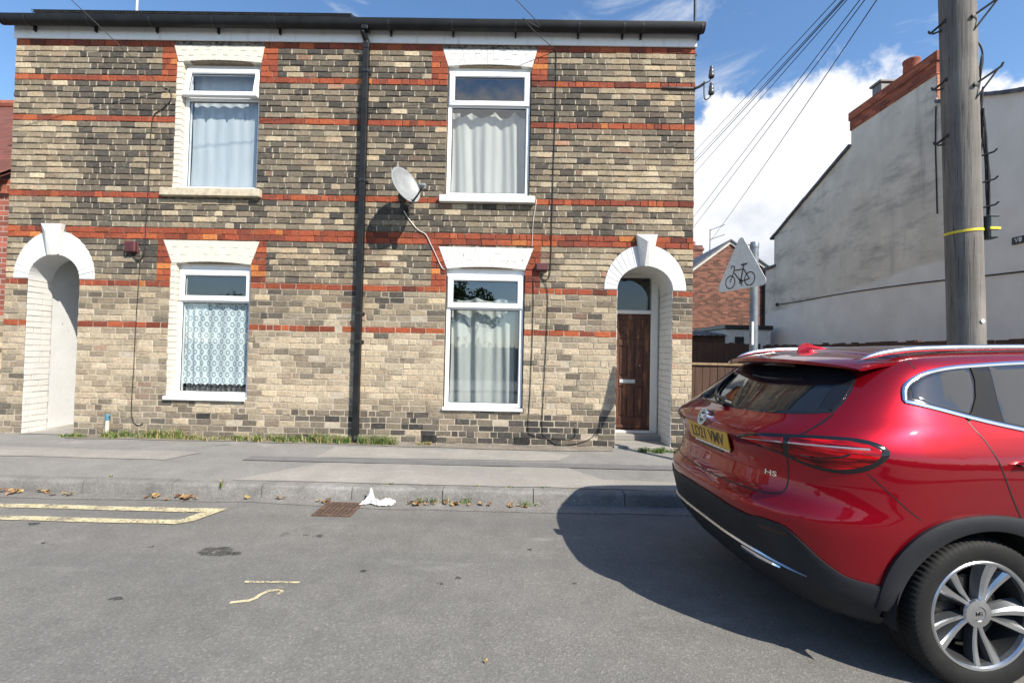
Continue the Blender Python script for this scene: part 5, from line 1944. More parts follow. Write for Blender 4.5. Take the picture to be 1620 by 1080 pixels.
s_ring(bb_, 0.020, 0.010, 0.0022)
for i, (p, q, w_) in enumerate(((W1, (head[0] + 0.0, head[1]), 0.013), (head, bar, 0.013), (bar, (bar[0] - 0.035, bar[1] + 0.012), 0.012), ((bar[0] - 0.035, bar[1] + 0.012), (bar[0] - 0.045, bar[1] - 0.012), 0.011),
                 ((head[0] + 0.006, head[1] - 0.02), bb_, 0.013), ((head[0] + 0.002, head[1] + 0.008), (seat[0] - 0.004, seat[1] - 0.012), 0.013), (bb_, (seat[0] + 0.008, seat[1] + 0.03), 0.014), (bb_, W2, 0.013), (W2, (seat[0], seat[1] - 0.004), 0.012),
                 ((seat[0] - 0.022, seat[1] + 0.032), (seat[0] + 0.045, seat[1] + 0.032), 0.018), (bb_, (bb_[0] + 0.018, bb_[1] - 0.04), 0.010), (bb_, (bb_[0] - 0.018, bb_[1] + 0.03), 0.010))):
    s_line(p, q, w_, 0.0024 + 0.0004 * i)
b.build('bicycle_symbol', M['black_plastic'], so)
b = MB()
hub = Vector((PXs, PYs, 2.80))
att = cen + (vA - cen) * 0.55
b.tube([tuple(hub + Vector((0, 0, 0.03))), (PXs - 0.08, PYs, 2.845), (PXs - 0.15, PYs, 2.80)], 0.013, 8)
b.tube([(PXs, PYs, 2.42), tuple(cen - ey * 0.11 - nz_ * 0.006)], 0.014, 8)
b.lathe([(0.05, 2.40), (0.053, 2.40), (0.053, 2.44), (0.05, 2.44)], 20, 'Z', (PXs, PYs, 0))
b.build('bracket', M['galv'], ps, smooth=40)

# ------------------------------------------------------------------ timber utility pole with its wires
up_ = thing('utility_pole', 'weathered timber utility pole with climbing irons behind the red car', 'pole', (4.90, 4.98, KZ))
m, t = new_mat('weathered_pole_wood'); M['pole'] = m
P = pos(t)
g = t.noise(t.vmath('MULTIPLY', P, (26, 26, 1.1)), 1.0, 8, 0.65)
g2 = t.noise(t.vmath('MULTIPLY', P, (70, 70, 1.6)), 1.0, 6, 0.6)
c = t.ramp(t.math('ADD', t.math('MULTIPLY', g, 0.55), t.math('MULTIPLY', t.noise(P, 2.2, 6, 0.65), 0.45)), [(0.30, (0.085, 0.078, 0.070)), (0.52, (0.17, 0.155, 0.138)), (0.72, (0.27, 0.245, 0.215))])
crk = t.math('MULTIPLY', t.sstep(g2, 0.57, 0.66), 0.75)
c = t.mix(crk, c, (0.03, 0.027, 0.024))
finish(t, c, 0.9, 0, t.math('SUBTRACT', g, t.math('MULTIPLY', g2, 0.6)), 0.6, 0.012)
b = MB()
seg = 40
V, F = [], []
zs = [0.0, 0.4] + [0.8 + 0.4 * k for k in range(17)]
def pole_c(z):
    return (4.905 - 0.0252 * z, 4.98)
def pole_r(z):
    return 0.157 - 0.0010 * z
for i, z in enumerate(zs):
    cx_, cy_ = pole_c(z)
    for k in range(seg):
        a = 2 * math.pi * k / seg
        r_ = pole_r(z) * (1 + 0.022 * mnoise.noise(Vector((math.cos(a) * 2.2, math.sin(a) * 2.2, z * 0.25))) + 0.012 * mnoise.noise(Vector((math.cos(a) * 7, math.sin(a) * 7, z * 0.2))))
        V.append((cx_ + r_ * math.cos(a), cy_ + r_ * math.sin(a), z))
for i in range(len(zs) - 1):
    for k in range(seg):
        k2 = (k + 1) % seg
        F.append([i * seg + k, i * seg + k2, (i + 1) * seg + k2, (i + 1) * seg + k])
F.append([(len(zs) - 1) * seg + k for k in range(seg)])
b.add(V, F)
b.build('shaft', M['pole'], up_, smooth=60)
def iron(z, side, yo=-0.08, rise=0.13, out=0.24):
    b = MB()
    cx_, cy_ = pole_c(z)
    r_ = pole_r(z)
    e_ = Vector((0.71, -0.70, 0)) * side
    f_ = Vector((-0.70, -0.71, 0))
    c0_ = Vector((cx_, cy_, z))
    p0 = tuple(c0_ + e_ * (r_ * 0.72) + f_ * (r_ * 0.66))
    tip = tuple(c0_ + e_ * (r_ + out - 0.06) + f_ * 0.05 + Vector((0, 0, rise)))
    p1 = tuple(c0_ + e_ * (r_ * 0.80) + f_ * (r_ * 0.58) + Vector((0, 0, -0.15)))
    b.tube([p0, tip], 0.012, 6)
    b.tube([tip, (tip[0] + e_.x * 0.014, tip[1] + e_.y * 0.014, tip[2] + 0.035)], 0.011, 6)
    b.tube([p1 if side > 0 else tuple(Vector(p1) + Vector((0, 0, 0.07))), (tip[0] - e_.x * 0.02, tip[1] - e_.y * 0.02, tip[2] - 0.012)], 0.010, 6)
    b.lathe([(0.0, -0.02), (0.022, -0.018), (0.022, 0.0)], 8, 'Y', (p0[0], p0[1] - 0.01, p0[2]))
    b.build('climbing_iron', M['steel_dark'], up_)
for (z, s_, rise, out) in ((5.20, 1, 0.14, 0.24), (4.46, 1, 0.14, 0.22), (5.86, 1, 0.12, 0.2), (5.25, -1, -0.05, 0.13), (4.60, -1, -0.05, 0.115), (3.98, -1, -0.05, 0.11)):
    iron(z, s_, -0.03, rise, out)
for z in (3.72, 3.43, 3.16):
    b = MB()
    cx_, cy_ = pole_c(z)
    b.tube([(cx_ + 0.10, cy_ - 0.10, z), (cx_ + 0.18, cy_ - 0.17, z + 0.02), (cx_ + 0.195, cy_ - 0.185, z + 0.045)], 0.010, 6)
    b.build('step_bolt', M['steel_dark'], up_)
b = MB()
rg = random.Random(4)
for k in range(6):
    pts = []
    ox, oy, bg = rg.uniform(0, 0.035), rg.uniform(-0.03, 0.03), rg.uniform(0.1, 0.7)
    for i in range(9):
        z = 4.22 - i * 0.15
        cx_, cy_ = pole_c(z)
        bul = 0.055 * math.sin(i / 8 * math.pi) * bg
        pts.append((cx_ + pole_r(z) * 0.72 + ox + bul + rg.uniform(-0.006, 0.006) + 0.004 * i, cy_ - pole_r(z) * 0.70 + oy + rg.uniform(-0.006, 0.006), z))
    b.tube(spline(pts, 4), rg.uniform(0.006, 0.010), 6)
for k in range(3):
    z0 = 3.7 + 0.35 * k
    cx_, cy_ = pole_c(z0)
    b.tube(spline([(cx_ + 0.13, cy_ - 0.07, z0), (cx_ + 0.10, cy_ - 0.13, z0 + 0.2), (cx_ + 0.14, cy_ - 0.10, z0 + 0.42), (cx_ + 0.17, cy_ - 0.03, z0 + 0.2)], 6), 0.007, 6)
b.tube(spline([(pole_c(5.0)[0] + 0.15, 4.95, 5.05), (pole_c(4.8)[0] + 0.20, 4.93, 4.92), (pole_c(4.6)[0] + 0.20, 4.93, 4.74), (pole_c(4.4)[0] + 0.15, 4.95, 4.55)], 6), 0.009, 6)
b.build('cable_bundle', M['black_cable'], up_, smooth=50)
b = MB()
cx_, cy_ = pole_c(2.95)
b.bbox(cx_ + 0.125, cx_ + 0.225, cy_ - 0.16, cy_ - 0.04, 2.83, 3.06, 0.012)
b.bbox(cx_ + 0.12, cx_ + 0.23, cy_ - 0.165, cy_ - 0.035, 3.055, 3.075, 0.006)
b.build('cable_box', simple('grey_green_plastic', (0.07, 0.085, 0.085), 0.5), up_)
b = MB()
cx_, cy_ = pole_c(2.91)
pts = []
for k in range(41):
    a = 2 * math.pi * k / 40
    pts.append((cx_ + (pole_r(2.9) + 0.006) * math.cos(a), cy_ + (pole_r(2.9) + 0.006) * math.sin(a), 2.92 + 0.012 * math.cos(a)))
for i in range(40):
    p, q = pts[i], pts[i + 1]
    b.quad((p[0], p[1], p[2] - 0.014), (q[0], q[1], q[2] - 0.014), (q[0], q[1], q[2] + 0.014), (p[0], p[1], p[2] + 0.014))
b.bbox(cx_ + 0.118, cx_ + 0.232, cy_ - 0.168, cy_ - 0.162, 2.918, 2.946, 0.002)
b.build('yellow_band', simple('yellow_tape', (0.72, 0.56, 0.03), 0.5), up_)
b = MB()
cx_, cy_ = pole_c(1.95)
b.lathe([(0.0, -0.012), (0.022, -0.012), (0.022, 0.0)], 12, 'Y', (cx_ + 0.020, cy_ - 0.154, 1.95))
b.build('tag', simple('white_tag', (0.75, 0.75, 0.72), 0.5), up_)
# wires fanning from the pole head down the lane
def lane_wire(p_far, z_near, lab, r_=0.009):
    b = MB()
    a = Vector((4.74, 4.98, z_near))
    c = Vector(p_far)
    pts = []
    for k in range(13):
        u = k / 12
        q = a.lerp(c, u)
        q.z -= 4 * u * (1 - u) * 0.10
        pts.append(q)
    b.tube(pts, r_, 5)
    return mesh_thing(b, 'overhead_wire', M['black_cable'], lab, 'wire', 'overhead wires down the lane', smooth=60)
NZ = 6.87
for i, (far, zn, lab) in enumerate((((8.571, 26, 11.815), 6.944, 'topmost of the overhead wires fanning from the timber pole'), ((8.578, 26, 11.323), 6.882, 'second overhead wire from the top of the fan over the lane'),
                      ((8.58, 26, 11.129), 6.869, 'third overhead wire from the top of the fan over the lane'), ((8.589, 26, 10.48), 6.886, 'lowest overhead wire of the upper bunch over the lane'),
                      ((8.624, 26, 7.798), 6.899, 'upper overhead wire of the lower pair over the lane'), ((8.632, 26, 7.186), 6.848, 'lower overhead wire of the lower pair over the lane'),
                      ((9.08, 21.6, 7.0), 6.807, 'single lowest overhead wire dropping to the red gable house'))):
    a = Vector((4.74, 4.98, zn))
    f = Vector(far)
    if i < 6:
        f = a + (f - a) * 1.7
    lane_wire(f, zn, lab, 0.008 if i != 2 else 0.011)

# ------------------------------------------------------------------ drain cover, litter, leaves, weeds
dr = thing('drain_cover', 'rusty slotted iron drain cover in the gutter beside white litter', 'drain', (-1.65, 4.30, 0))
m, t = new_mat('rusty_iron'); M['rust'] = m
finish(t, t.ramp(t.noise(pos(t), 25, 6, 0.65), [(0.3, (0.055, 0.035, 0.026)), (0.7, (0.17, 0.105, 0.075))]), 0.8, 0.2, t.noise(pos(t), 80, 5), 0.5, 0.008)
DX0, DX1, DY0, DY1 = -1.825, -1.475, 4.125, 4.475
b = MB()
b.bbox(DX0, DX1, DY0, DY0 + 0.022, -0.06, 0.018, 0.003)
b.bbox(DX0, DX1, DY1 - 0.022, DY1, -0.06, 0.018, 0.003)
b.bbox(DX0, DX0 + 0.022, DY0 + 0.022, DY1 - 0.022, -0.06, 0.018, 0.003)
b.bbox(DX1 - 0.022, DX1, DY0 + 0.022, DY1 - 0.022, -0.06, 0.018, 0.003)
b.build('frame', M['rust'], dr)
b = MB()
n = 8
for k in range(n):
    x = DX0 + 0.032 + k * (DX1 - DX0 - 0.064) / (n - 1)
    for (ya, yb) in ((DY0 + 0.022, DY0 + 0.165), (DY0 + 0.185, DY1 - 0.022)):
        sk = 0.018
        b.add([(x - 0.011, ya, 0.015), (x + 0.011, ya, 0.015), (x + 0.011 + sk, yb, 0.015), (x - 0.011 + sk, yb, 0.015),
               (x - 0.011, ya, -0.04), (x + 0.011, ya, -0.04), (x + 0.011 + sk, yb, -0.04), (x - 0.011 + sk, yb, -0.04)],
              [[0, 1, 2, 3], [0, 4, 5, 1], [1, 5, 6, 2], [2, 6, 7, 3], [3, 7, 4, 0]])
b.bbox(DX0 + 0.022, DX1 - 0.022, DY0 + 0.165, DY0 + 0.185, -0.03, 0.0155, 0.002)
b.build('grate', M['rust'], dr)
b = MB()
b.quad((DX0 + 0.02, DY0 + 0.02, 0.0062), (DX1 - 0.02, DY0 + 0.02, 0.0062), (DX1 - 0.02, DY1 - 0.02, 0.0062), (DX0 + 0.02, DY1 - 0.02, 0.0062))
b.build('pit', simple('pit_black', (0.006, 0.006, 0.006), 0.9), dr)

# crumpled paper
b = MB()
n = 48
V, F = [], []
def crumple(u, v):
    q = Vector((u * 6, v * 6, 2.7))
    ridge = abs(mnoise.noise(q)) + 0.5 * abs(mnoise.noise(q * 2.1))
    peak = 0.115 * math.exp(-((u - 0.27) ** 2 / 0.010 + (v - 0.55) ** 2 / 0.05))
    edge = min(u, 1 - u, v, 1 - v) * 4
    fine_ = abs(mnoise.noise(q * 5.3)) * 0.022
    return 0.010 + (0.055 * ridge + fine_) * min(1, edge + 0.25) + peak
for j in range(n + 1):
    for i in range(n + 1):
        u, v = i / n, j / n
        w1 = mnoise.noise_vector(Vector((u * 4, v * 4, 9)))
        x = -1.49 + 0.31 * u + 0.03 * w1.x
        y = 4.42 + 0.13 * v + 0.03 * w1.y + 0.03 * math.sin(u * 7)
        V.append((x, y, crumple(u, v)))
for j in range(n):
    for i in range(n):
        a = j * (n + 1) + i
        F.append([a, a + 1, a + n + 2, a + n + 1])
b.add(V, F)
mesh_thing(b, 'crumpled_paper', simple('white_tissue', (0.60, 0.60, 0.58), 0.8), 'crumpled white paper litter against the kerb beside the drain', 'litter', fix=False)

# leaves: three shapes, many copies
LM = [simple('dry_leaf_tan', (0.32, 0.19, 0.085), 0.75, 0, 0.35, 30), simple('dry_leaf_brown', (0.16, 0.085, 0.042), 0.75, 0, 0.35, 30), simple('dry_leaf_yellow', (0.36, 0.25, 0.095), 0.75, 0, 0.3, 30)]
lrng = random.Random(21)
protos = []
for q in range(3):
    b = MB()
    n = 14
    lobes_ = 5
    V = [(0, 0, 0.012)]
    for k in range(n * 2):
        a = 2 * math.pi * k / (n * 2)
        r_ = 0.030 * (0.72 + 0.32 * abs(math.cos(a * lobes_ / 2 + q)) + 0.08 * lrng.uniform(-1, 1))
        V.append((r_ * math.cos(a) * 1.25, r_ * math.sin(a), 0.006 + 0.014 * abs(math.sin(a * 1.5 + q)) + lrng.uniform(0, 0.006)))
    F = [[0, 1 + k, 1 + (k + 1) % (2 * n)] for k in range(2 * n)]
    b.add(V, F)
    b.tube([(0.034, 0, 0.008), (0.055, 0.004, 0.006), (0.072, 0.002, 0.004)], 0.0013, 4)
    protos.append(b)
spots = []
for (cx_, cy_, sx_, sy_, n_) in ((-4.95, 4.545, 0.22, 0.03, 9), (-3.25, 4.51, 0.12, 0.05, 13), (-3.60, 4.52, 0.07, 0.03, 5), (-4.55, 4.50, 0.15, 0.03, 3), (-0.93, 4.47, 0.13, 0.045, 13), (-0.63, 4.52, 0.08, 0.03, 6), (-0.35, 4.52, 0.12, 0.03, 4), (0.10, 4.49, 0.12, 0.03, 5), (-1.85, 4.50, 0.1, 0.03, 4), (-2.5, 4.5, 0.3, 0.04, 3)):
    for k in range(n_):
        spots.append((cx_ + lrng.gauss(0, sx_ * 0.7), min(4.575, cy_ + lrng.gauss(0, sy_ * 0.7)), lrng.uniform(0.004, 0.022)))
spots.append((-0.12, 2.26, 0.004))
first = {}
for i, (x, y, z) in enumerate(spots):
    q = i % 3
    if q not in first:
        o = protos[q].build('fallen_leaf', LM[q])
        first[q] = o
    else:
        o = first[q].copy()
        COL.objects.link(o)
    o.location = (x, y, z)
    o.rotation_euler = (lrng.uniform(-0.5, 0.5), lrng.uniform(-0.5, 0.5), lrng.uniform(0, 6.28))
    s = lrng.uniform(0.5, 1.05) if i < len(spots) - 1 else 0.4
    o.scale = (s, s, s)
    tag(o, 'small dry brown fallen leaf lying in the road gutter', 'leaf', 'fallen leaves along the kerb')

# weeds and grass in the joint at the foot of the wall and along the kerb
m, t = new_mat('weed_green')
oi = t.n('ShaderNodeAttribute', attribute_name='brick_colour')
finish(t, oi.outputs[0], 0.7)
M['weed'] = m
b = MB()
grng = random.Random(9)
def tuft(cx, cy, cz, n, h, spread, dry):
    for k in range(n):
        a = grng.uniform(0, 6.28)
        r0 = abs(grng.gauss(0, spread))
        x, y = cx + r0 * math.cos(a) * 1.5, cy + r0 * math.sin(a) * 0.55
        hh = h * grng.uniform(0.45, 1.15)
        lean = grng.uniform(0.15, 1.1) * hh
        b_a = grng.uniform(0, 6.28)
        wv_ = grng.uniform(0.0022, 0.0055)
        if grng.random() < dry:
            col = (0.38, 0.29, 0.13)
        else:
            g_ = grng.uniform(0.6, 1.25)
            col = (0.10 * g_, 0.17 * g_, 0.035 * g_)
        dx_, dy_ = math.cos(b_a), math.sin(b_a)
        px_, py_ = -dy_ * wv_, dx_ * wv_
        b.cur = (*col, 1)
        p1 = (x + dx_ * lean * 0.35, y + dy_ * lean * 0.35 * 0.7, cz + hh * 0.6)
        p2 = (x + dx_ * lean, y + dy_ * lean * 0.7, cz + hh * grng.uniform(0.75, 1.0))
        b.add([(x - px_, y - py_, cz), (x + px_, y + py_, cz), (p1[0] + px_ * 0.8, p1[1] + py_ * 0.8, p1[2]), (p1[0] - px_ * 0.8, p1[1] - py_ * 0.8, p1[2]), p2], [[0, 1, 2, 3], [3, 2, 4]])
wy = D - 0.05
for (x0, x1, n_, h, dry) in ((-6.55, -6.0, 10, 0.055, 0.12), (-6.0, -5.55, 9, 0.09, 0.25), (-5.5, -4.75, 18, 0.125, 0.30), (-4.75, -4.1, 10, 0.07, 0.4), (-4.05, -3.65, 9, 0.085, 0.3), (-3.65, -2.95, 14, 0.10, 0.30), (-2.95, -2.38, 14, 0.12, 0.3), (-2.22, -1.70, 14, 0.12, 0.15), (-1.65, -1.2, 5, 0.045, 0.6), (1.75, 2.25, 14, 0.06, 0.05)):
    for k in range(n_):
        x = grng.uniform(x0, x1)
        tuft(x, wy - grng.uniform(0, 0.13) - (0.1 if x > 1 else 0), PZ - 0.004, grng.randint(24, 46), h * 1.12 * grng.uniform(0.7, 1.35), 0.030, dry)
for (x, y, z, n_, h) in ((-0.93, 4.555, 0.0, 30, 0.07), (-0.80, 4.56, 0.0, 26, 0.075), (-0.70, 4.565, 0, 18, 0.06), (-0.48, 4.565, 0, 24, 0.08), (0.12, 4.55, 0, 24, 0.05), (0.22, 4.56, 0, 14, 0.04), (-2.95, 4.60, 0.10, 10, 0.10), (-1.27, 4.735, KZ, 18, 0.025), (-0.36, 4.735, KZ, 14, 0.022), (-0.05, 4.735, KZ, 16, 0.025), (0.3, 4.735, KZ, 14, 0.022), (0.6, 4.735, KZ, 10, 0.02), (-4.2, 4.735, KZ, 10, 0.03)):
    tuft(x, y, z, n_, h, 0.03, 0.15)
tag(b.build('grass', M['weed'], color=True, fix=False), kind='stuff')

# ------------------------------------------------------------------ the red car
CAR = thing('parked_car', 'shiny red SUV parked at the kerb, seen from its rear corner', 'car', (1.19, 3.0, 0), R(3.5), site=False)


def smooth_table(pts, lo, hi, sig=0.012, n=1400):
    g = np.linspace(lo, hi, n)
    v = np.interp(g, [p[0] for p in pts], [p[1] for p in pts])
    st_ = (hi - lo) / (n - 1)
    k = int(3 * sig / st_) + 1
    ker = np.exp(-0.5 * (np.arange(-k, k + 1) * st_ / sig) ** 2)
    ker /= ker.sum()
    vp = np.concatenate([v[0] + (v[0] - v[1:k + 1][::-1]), v, v[-1] + (v[-1] - v[-k - 1:-1][::-1])])
    return g, np.convolve(vp, ker, 'valid')


T_XR = smooth_table([(.20, .30), (.30, .17), (.40, .085), (.52, .045), (.62, .020), (.70, .0), (.755, .004), (.785, .040), (.82, .070), (.90, .092), (.97, .090), (1.03, .075), (1.075, .045), (1.11, .050), (1.16, .115), (1.20, .185), (1.46, .54), (1.56, .70), (1.75, .85)], .1, 1.8, 0.009)
T_W = smooth_table([(.2, .86), (.3, .905), (.42, .924), (.55, .930), (.7, .936), (.85, .938), (.97, .936), (1.06, .930), (1.10, .918), (1.15, .897), (1.19, .880), (1.215, .862), (1.26, .835), (1.35, .787), (1.45, .733), (1.52, .690), (1.60, .63), (1.75, .52)], .1, 1.8, 0.012)
T_XF = smooth_table([(.2, 4.30), (.4, 4.50), (.6, 4.57), (.8, 4.56), (.93, 4.46), (1.03, 4.1), (1.10, 3.75), (1.17, 3.5), (1.33, 3.2), (1.48, 2.9), (1.58, 2.55), (1.75, 2.3)], .1, 1.8, 0.03)
T_RF = smooth_table([(0, 1.50), (.4, 1.525), (.55, 1.543), (.7, 1.560), (1.0, 1.590), (1.5, 1.612), (2.0, 1.615), (2.5, 1.595), (2.9, 1.545), (3.3, 1.45), (4.0, 1.3), (5, 1.3)], -0.5, 5.0, 0.10)


def carF(x, y, z):
    ay = np.abs(y)
    xr = np.interp(z, *T_XR)
    W_ = np.interp(z, *T_W)
    xf = np.interp(z, *T_XF)
    XC, XCF = 0.97, 2.15
    g = (ay / W_) ** 3.1 + (np.clip(XC - x, 0, None) / np.maximum(XC - xr, 0.1)) ** 3.1 + (np.clip(x - XCF, 0, None) / np.maximum(xf - XCF, 0.1)) ** 3.8
    f1 = (g ** (1 / 3.1) - 1) * 0.86
    f2 = z - (np.interp(x, *T_RF) + 0.012 - 0.048 * (ay / 0.65) ** 2.4)
    f3 = 0.245 - z
    def smax(a, c, k):
        h = np.clip(0.5 + 0.5 * (a - c) / k, 0, 1)
        return c + (a - c) * h + k * h * (1 - h)
    return smax(smax(f1, f2, 0.075), f3, 0.05)


def bisect(o, d, tmax=3.2, it=46):
    o = np.asarray(o, float)
    d = np.asarray(d, float)
    lo = np.zeros(len(o))
    hi = np.full(len(o), tmax)
    for _ in range(it):
        md = (lo + hi) / 2
        p = o + d * md[:, None]
        inside = carF(p[:, 0], p[:, 1], p[:, 2]) < 0
        lo = np.where(inside, md, lo)
        hi = np.where(inside, hi, md)
    return o + d * ((lo + hi) / 2)[:, None]


def normals(p, e=0.004):
    g = np.stack([carF(p[:, 0] + e, p[:, 1], p[:, 2]) - carF(p[:, 0] - e, p[:, 1], p[:, 2]),
                  carF(p[:, 0], p[:, 1] + e, p[:, 2]) - carF(p[:, 0], p[:, 1] - e, p[:, 2]),
                  carF(p[:, 0], p[:, 1], p[:, 2] + e) - carF(p[:, 0], p[:, 1], p[:, 2] - e)], 1)
    return g / np.linalg.norm(g, axis=1)[:, None]


def rear_map(uv, off=0.0):
    """(bearing round the tail in degrees, height) -> body surface"""
    uv = np.asarray(uv, float)
    ph = np.radians(uv[:, 0])
    o = np.stack([np.full(len(uv), 0.9), np.zeros(len(uv)), uv[:, 1]], 1)
    d = np.stack([-np.cos(ph), -np.sin(ph), np.zeros(len(uv))], 1)
    p = bisect(o, d)
    return p + normals(p) * np.asarray(off)[..., None] if np.ndim(off) else p + normals(p) * off


def side_map(uv, off=0.0, s=-1):
    """(x, height) -> body side; s=-1 is the near (driver's) side"""
    uv = np.asarray(uv, float)
    o = np.stack([uv[:, 0], np.zeros(len(uv)), uv[:, 1]], 1)
    d = np.tile(np.array([0.0, s, 0.0]), (len(uv), 1))
    p = bisect(o, d)
    return p + normals(p) * np.asarray(off)[..., None] if np.ndim(off) else p + normals(p) * off


def densify(poly, step=0.02, closed=True, asp=1.0):
    out = []
    n = len(poly)
    for i in range(n if closed else n - 1):
        a, c = np.array(poly[i], float), np.array(poly[(i + 1) % n], float)
        L = math.hypot((c[0] - a[0]) / asp, c[1] - a[1])
        k = max(1, int(L / step))
        for j in range(k):
            out.append(a + (c - a) * j / k)
    if not closed:
        out.append(np.array(poly[-1], float))
    return out


def ccurve(poly, n=5, closed=True):
    """round a coarse outline into a smooth one"""
    P_ = [np.array(p, float) for p in poly]
    out = []
    m_ = len(P_)
    rng_ = range(m_) if closed else range(m_ - 1)
    for i in rng_:
        g = (lambda k: P_[k % m_]) if closed else (lambda k: P_[min(max(k, 0), m_ - 1)])
        p0, p1, p2, p3 = g(i - 1), g(i), g(i + 1), g(i + 2)
        for k in range(n):
            t_ = k / n
            out.append(0.5 * ((2 * p1) + (p2 - p0) * t_ + (2 * p0 - 5 * p1 + 4 * p2 - p3) * t_ ** 2 + (3 * p1 - p0 - 3 * p2 + p3) * t_ ** 3))
    if not closed:
        out.append(P_[-1])
    return out


def ring_patch(poly, fmap, off, rings=7, under=-0.004, asp=1.0, ctr=None, bulge=0.0):
    """a moulded panel over an outline: rises from just under the paint to off, filled to its middle"""
    P_ = densify(poly, 0.018, True, asp)
    n = len(P_)
    A_ = np.array(P_)
    c = A_.mean(0) if ctr is None else np.array(ctr, float)
    sc_ = [1.0, 1.0] + [1 - 0.10 * 0.35, *[1 - (k / rings) for k in range(1, rings)]]
    of = [under, under + (off - under) * 0.6] + [off] * (rings)
    pts = []
    offs = []
    for s_, o_ in zip(sc_, of):
        pts.append(c + (A_ - c) * s_)
        offs += [o_ + bulge * (1 - s_)] * n
    pts.append(c[None, :])
    offs.append(off + bulge)
    uv = np.concatenate(pts)
    p = fmap(uv, np.array(offs))
    F = []
    R_ = len(sc_)
    for r_ in range(R_ - 1):
        for i in range(n):
            j = (i + 1) % n
            F.append([r_ * n + i, r_ * n + j, (r_ + 1) * n + j, (r_ + 1) * n + i])
    last = len(uv) - 1
    for i in range(n):
        F.append([(R_ - 1) * n + i, (R_ - 1) * n + (i + 1) % n, last])
    return [tuple(q) for q in p], F


def band_patch(lo, hi, fmap, off, nv=6, under=-0.004, soft=True):
    """a strip between two curves with the same number of points"""
    lo, hi = np.array(lo, float), np.array(hi, float)
    if len(lo) < 30:
        t0_ = np.arange(len(lo)); t1_ = np.linspace(0, len(lo) - 1, (len(lo) - 1) * 6 + 1)
        lo = np.stack([np.interp(t1_, t0_, lo[:, c_]) for c_ in (0, 1)], 1)
        hi = np.stack([np.interp(t1_, t0_, hi[:, c_]) for c_ in (0, 1)], 1)
    n = len(lo)
    rows, offs = [], []
    vs = [0.0] + [k / nv for k in range(nv + 1)] + [1.0]
    os_ = [under, off * 0.7] + [off] * (nv - 1) + [off * 0.7, under]
    for v, o_ in zip(vs, os_):
        rows.append(lo + (hi - lo) * v)
        offs += [o_] * n
    p = fmap(np.concatenate(rows), np.array(offs))
    F = []
    for r_ in range(len(vs) - 1):
        for i in range(n - 1):
            F.append([r_ * n + i, r_ * n + i + 1, (r_ + 1) * n + i + 1, (r_ + 1) * n + i])
    return [tuple(q) for q in p], F


def line_patch(path, fmap, w_, off, asp=1.0):
    """a thin line laid along a path on the body"""
    P_ = np.array(path, float)
    S_ = P_ / np.array([asp, 1.0])
    tg = np.gradient(S_, axis=0)
    tg /= np.linalg.norm(tg, axis=1)[:, None] + 1e-9
    nn = np.stack([-tg[:, 1], tg[:, 0]], 1) * w_ / 2 * np.array([asp, 1.0])
    uv = np.concatenate([P_ - nn, P_ + nn])
    p = fmap(uv, off)
    n = len(P_)
    return [tuple(q) for q in p], [[i, i + 1, n + i + 1, n + i] for i in range(n - 1)]


def mirror(VF):
    V, F = VF
    return [(p[0], -p[1], p[2]) for p in V], [f[::-1] for f in F]


def cpart(name, VFs, mat, parent=None, smooth=40, fix=True):
    b = MB()
    for V, F in (VFs if isinstance(VFs, list) else [VFs]):
        b.add(V, F)
    return b.build(name, mat, parent or CAR, smooth=smooth, fix=fix)


# car materials
m, t = new_mat('red_metallic_paint'); M['car_paint'] = m
fl = t.n('ShaderNodeTexVoronoi', {'Vector': obj_co(t), 'Scale': 900.0})
fv = t.n('ShaderNodeSeparateColor', {0: fl.outputs['Color']}).outputs[0]
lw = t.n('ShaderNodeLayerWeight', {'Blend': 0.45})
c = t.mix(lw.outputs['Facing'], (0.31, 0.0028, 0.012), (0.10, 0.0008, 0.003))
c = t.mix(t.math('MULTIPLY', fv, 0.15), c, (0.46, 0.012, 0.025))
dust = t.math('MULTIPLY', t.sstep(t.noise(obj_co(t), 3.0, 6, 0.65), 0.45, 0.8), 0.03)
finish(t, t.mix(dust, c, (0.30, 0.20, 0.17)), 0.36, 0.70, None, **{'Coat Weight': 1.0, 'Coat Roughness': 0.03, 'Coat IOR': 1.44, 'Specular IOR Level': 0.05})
m, t = new_mat('privacy_glass'); M['tint'] = m
finish(t, (0.012, 0.014, 0.016), 0.03, 0.0, None, **{'IOR': 1.55, 'Specular IOR Level': 0.5})
m, t = new_mat('side_privacy_glass'); M['side_tint'] = m
finish(t, (0.012, 0.014, 0.016), 0.03, 0.0, None, **{'IOR': 2.1})
M['gloss_black'] = simple('gloss_black_trim', (0.010, 0.010, 0.012), 0.10, 0, 0.05)
M['cladding'] = simple('charcoal_cladding', (0.017, 0.018, 0.021), 0.55, 0, 0.18, 7, 0.08, 500, **{'Specular IOR Level': 0.3})
m, t = new_mat('lamp_red'); M['lamp_red'] = m
nlamp = t.noise(t.vmath('MULTIPLY', obj_co(t), (3, 3, 26)), 1.6, 3)
finish(t, t.ramp(nlamp, [(0.38, (0.05, 0.001, 0.002)), (0.60, (0.48, 0.004, 0.008))]), 0.10, 0.0, None, **{'Specular IOR Level': 0.35})
M['lamp_smoke'] = simple('smoked_lamp', (0.030, 0.006, 0.008), 0.10, 0, 0.1)
M['lamp_bar'] = simple('lamp_light_bar', (0.62, 0.50, 0.50), 0.18, 0.7, 0.1, 60)
M['plate_yellow'] = simple('yellow_number_plate', (0.60, 0.33, 0.012), 0.35, 0, 0.04)
M['plate_black'] = simple('plate_black', (0.008, 0.008, 0.008), 0.4)
m, t = new_mat('tyre_rubber'); M['tyre'] = m
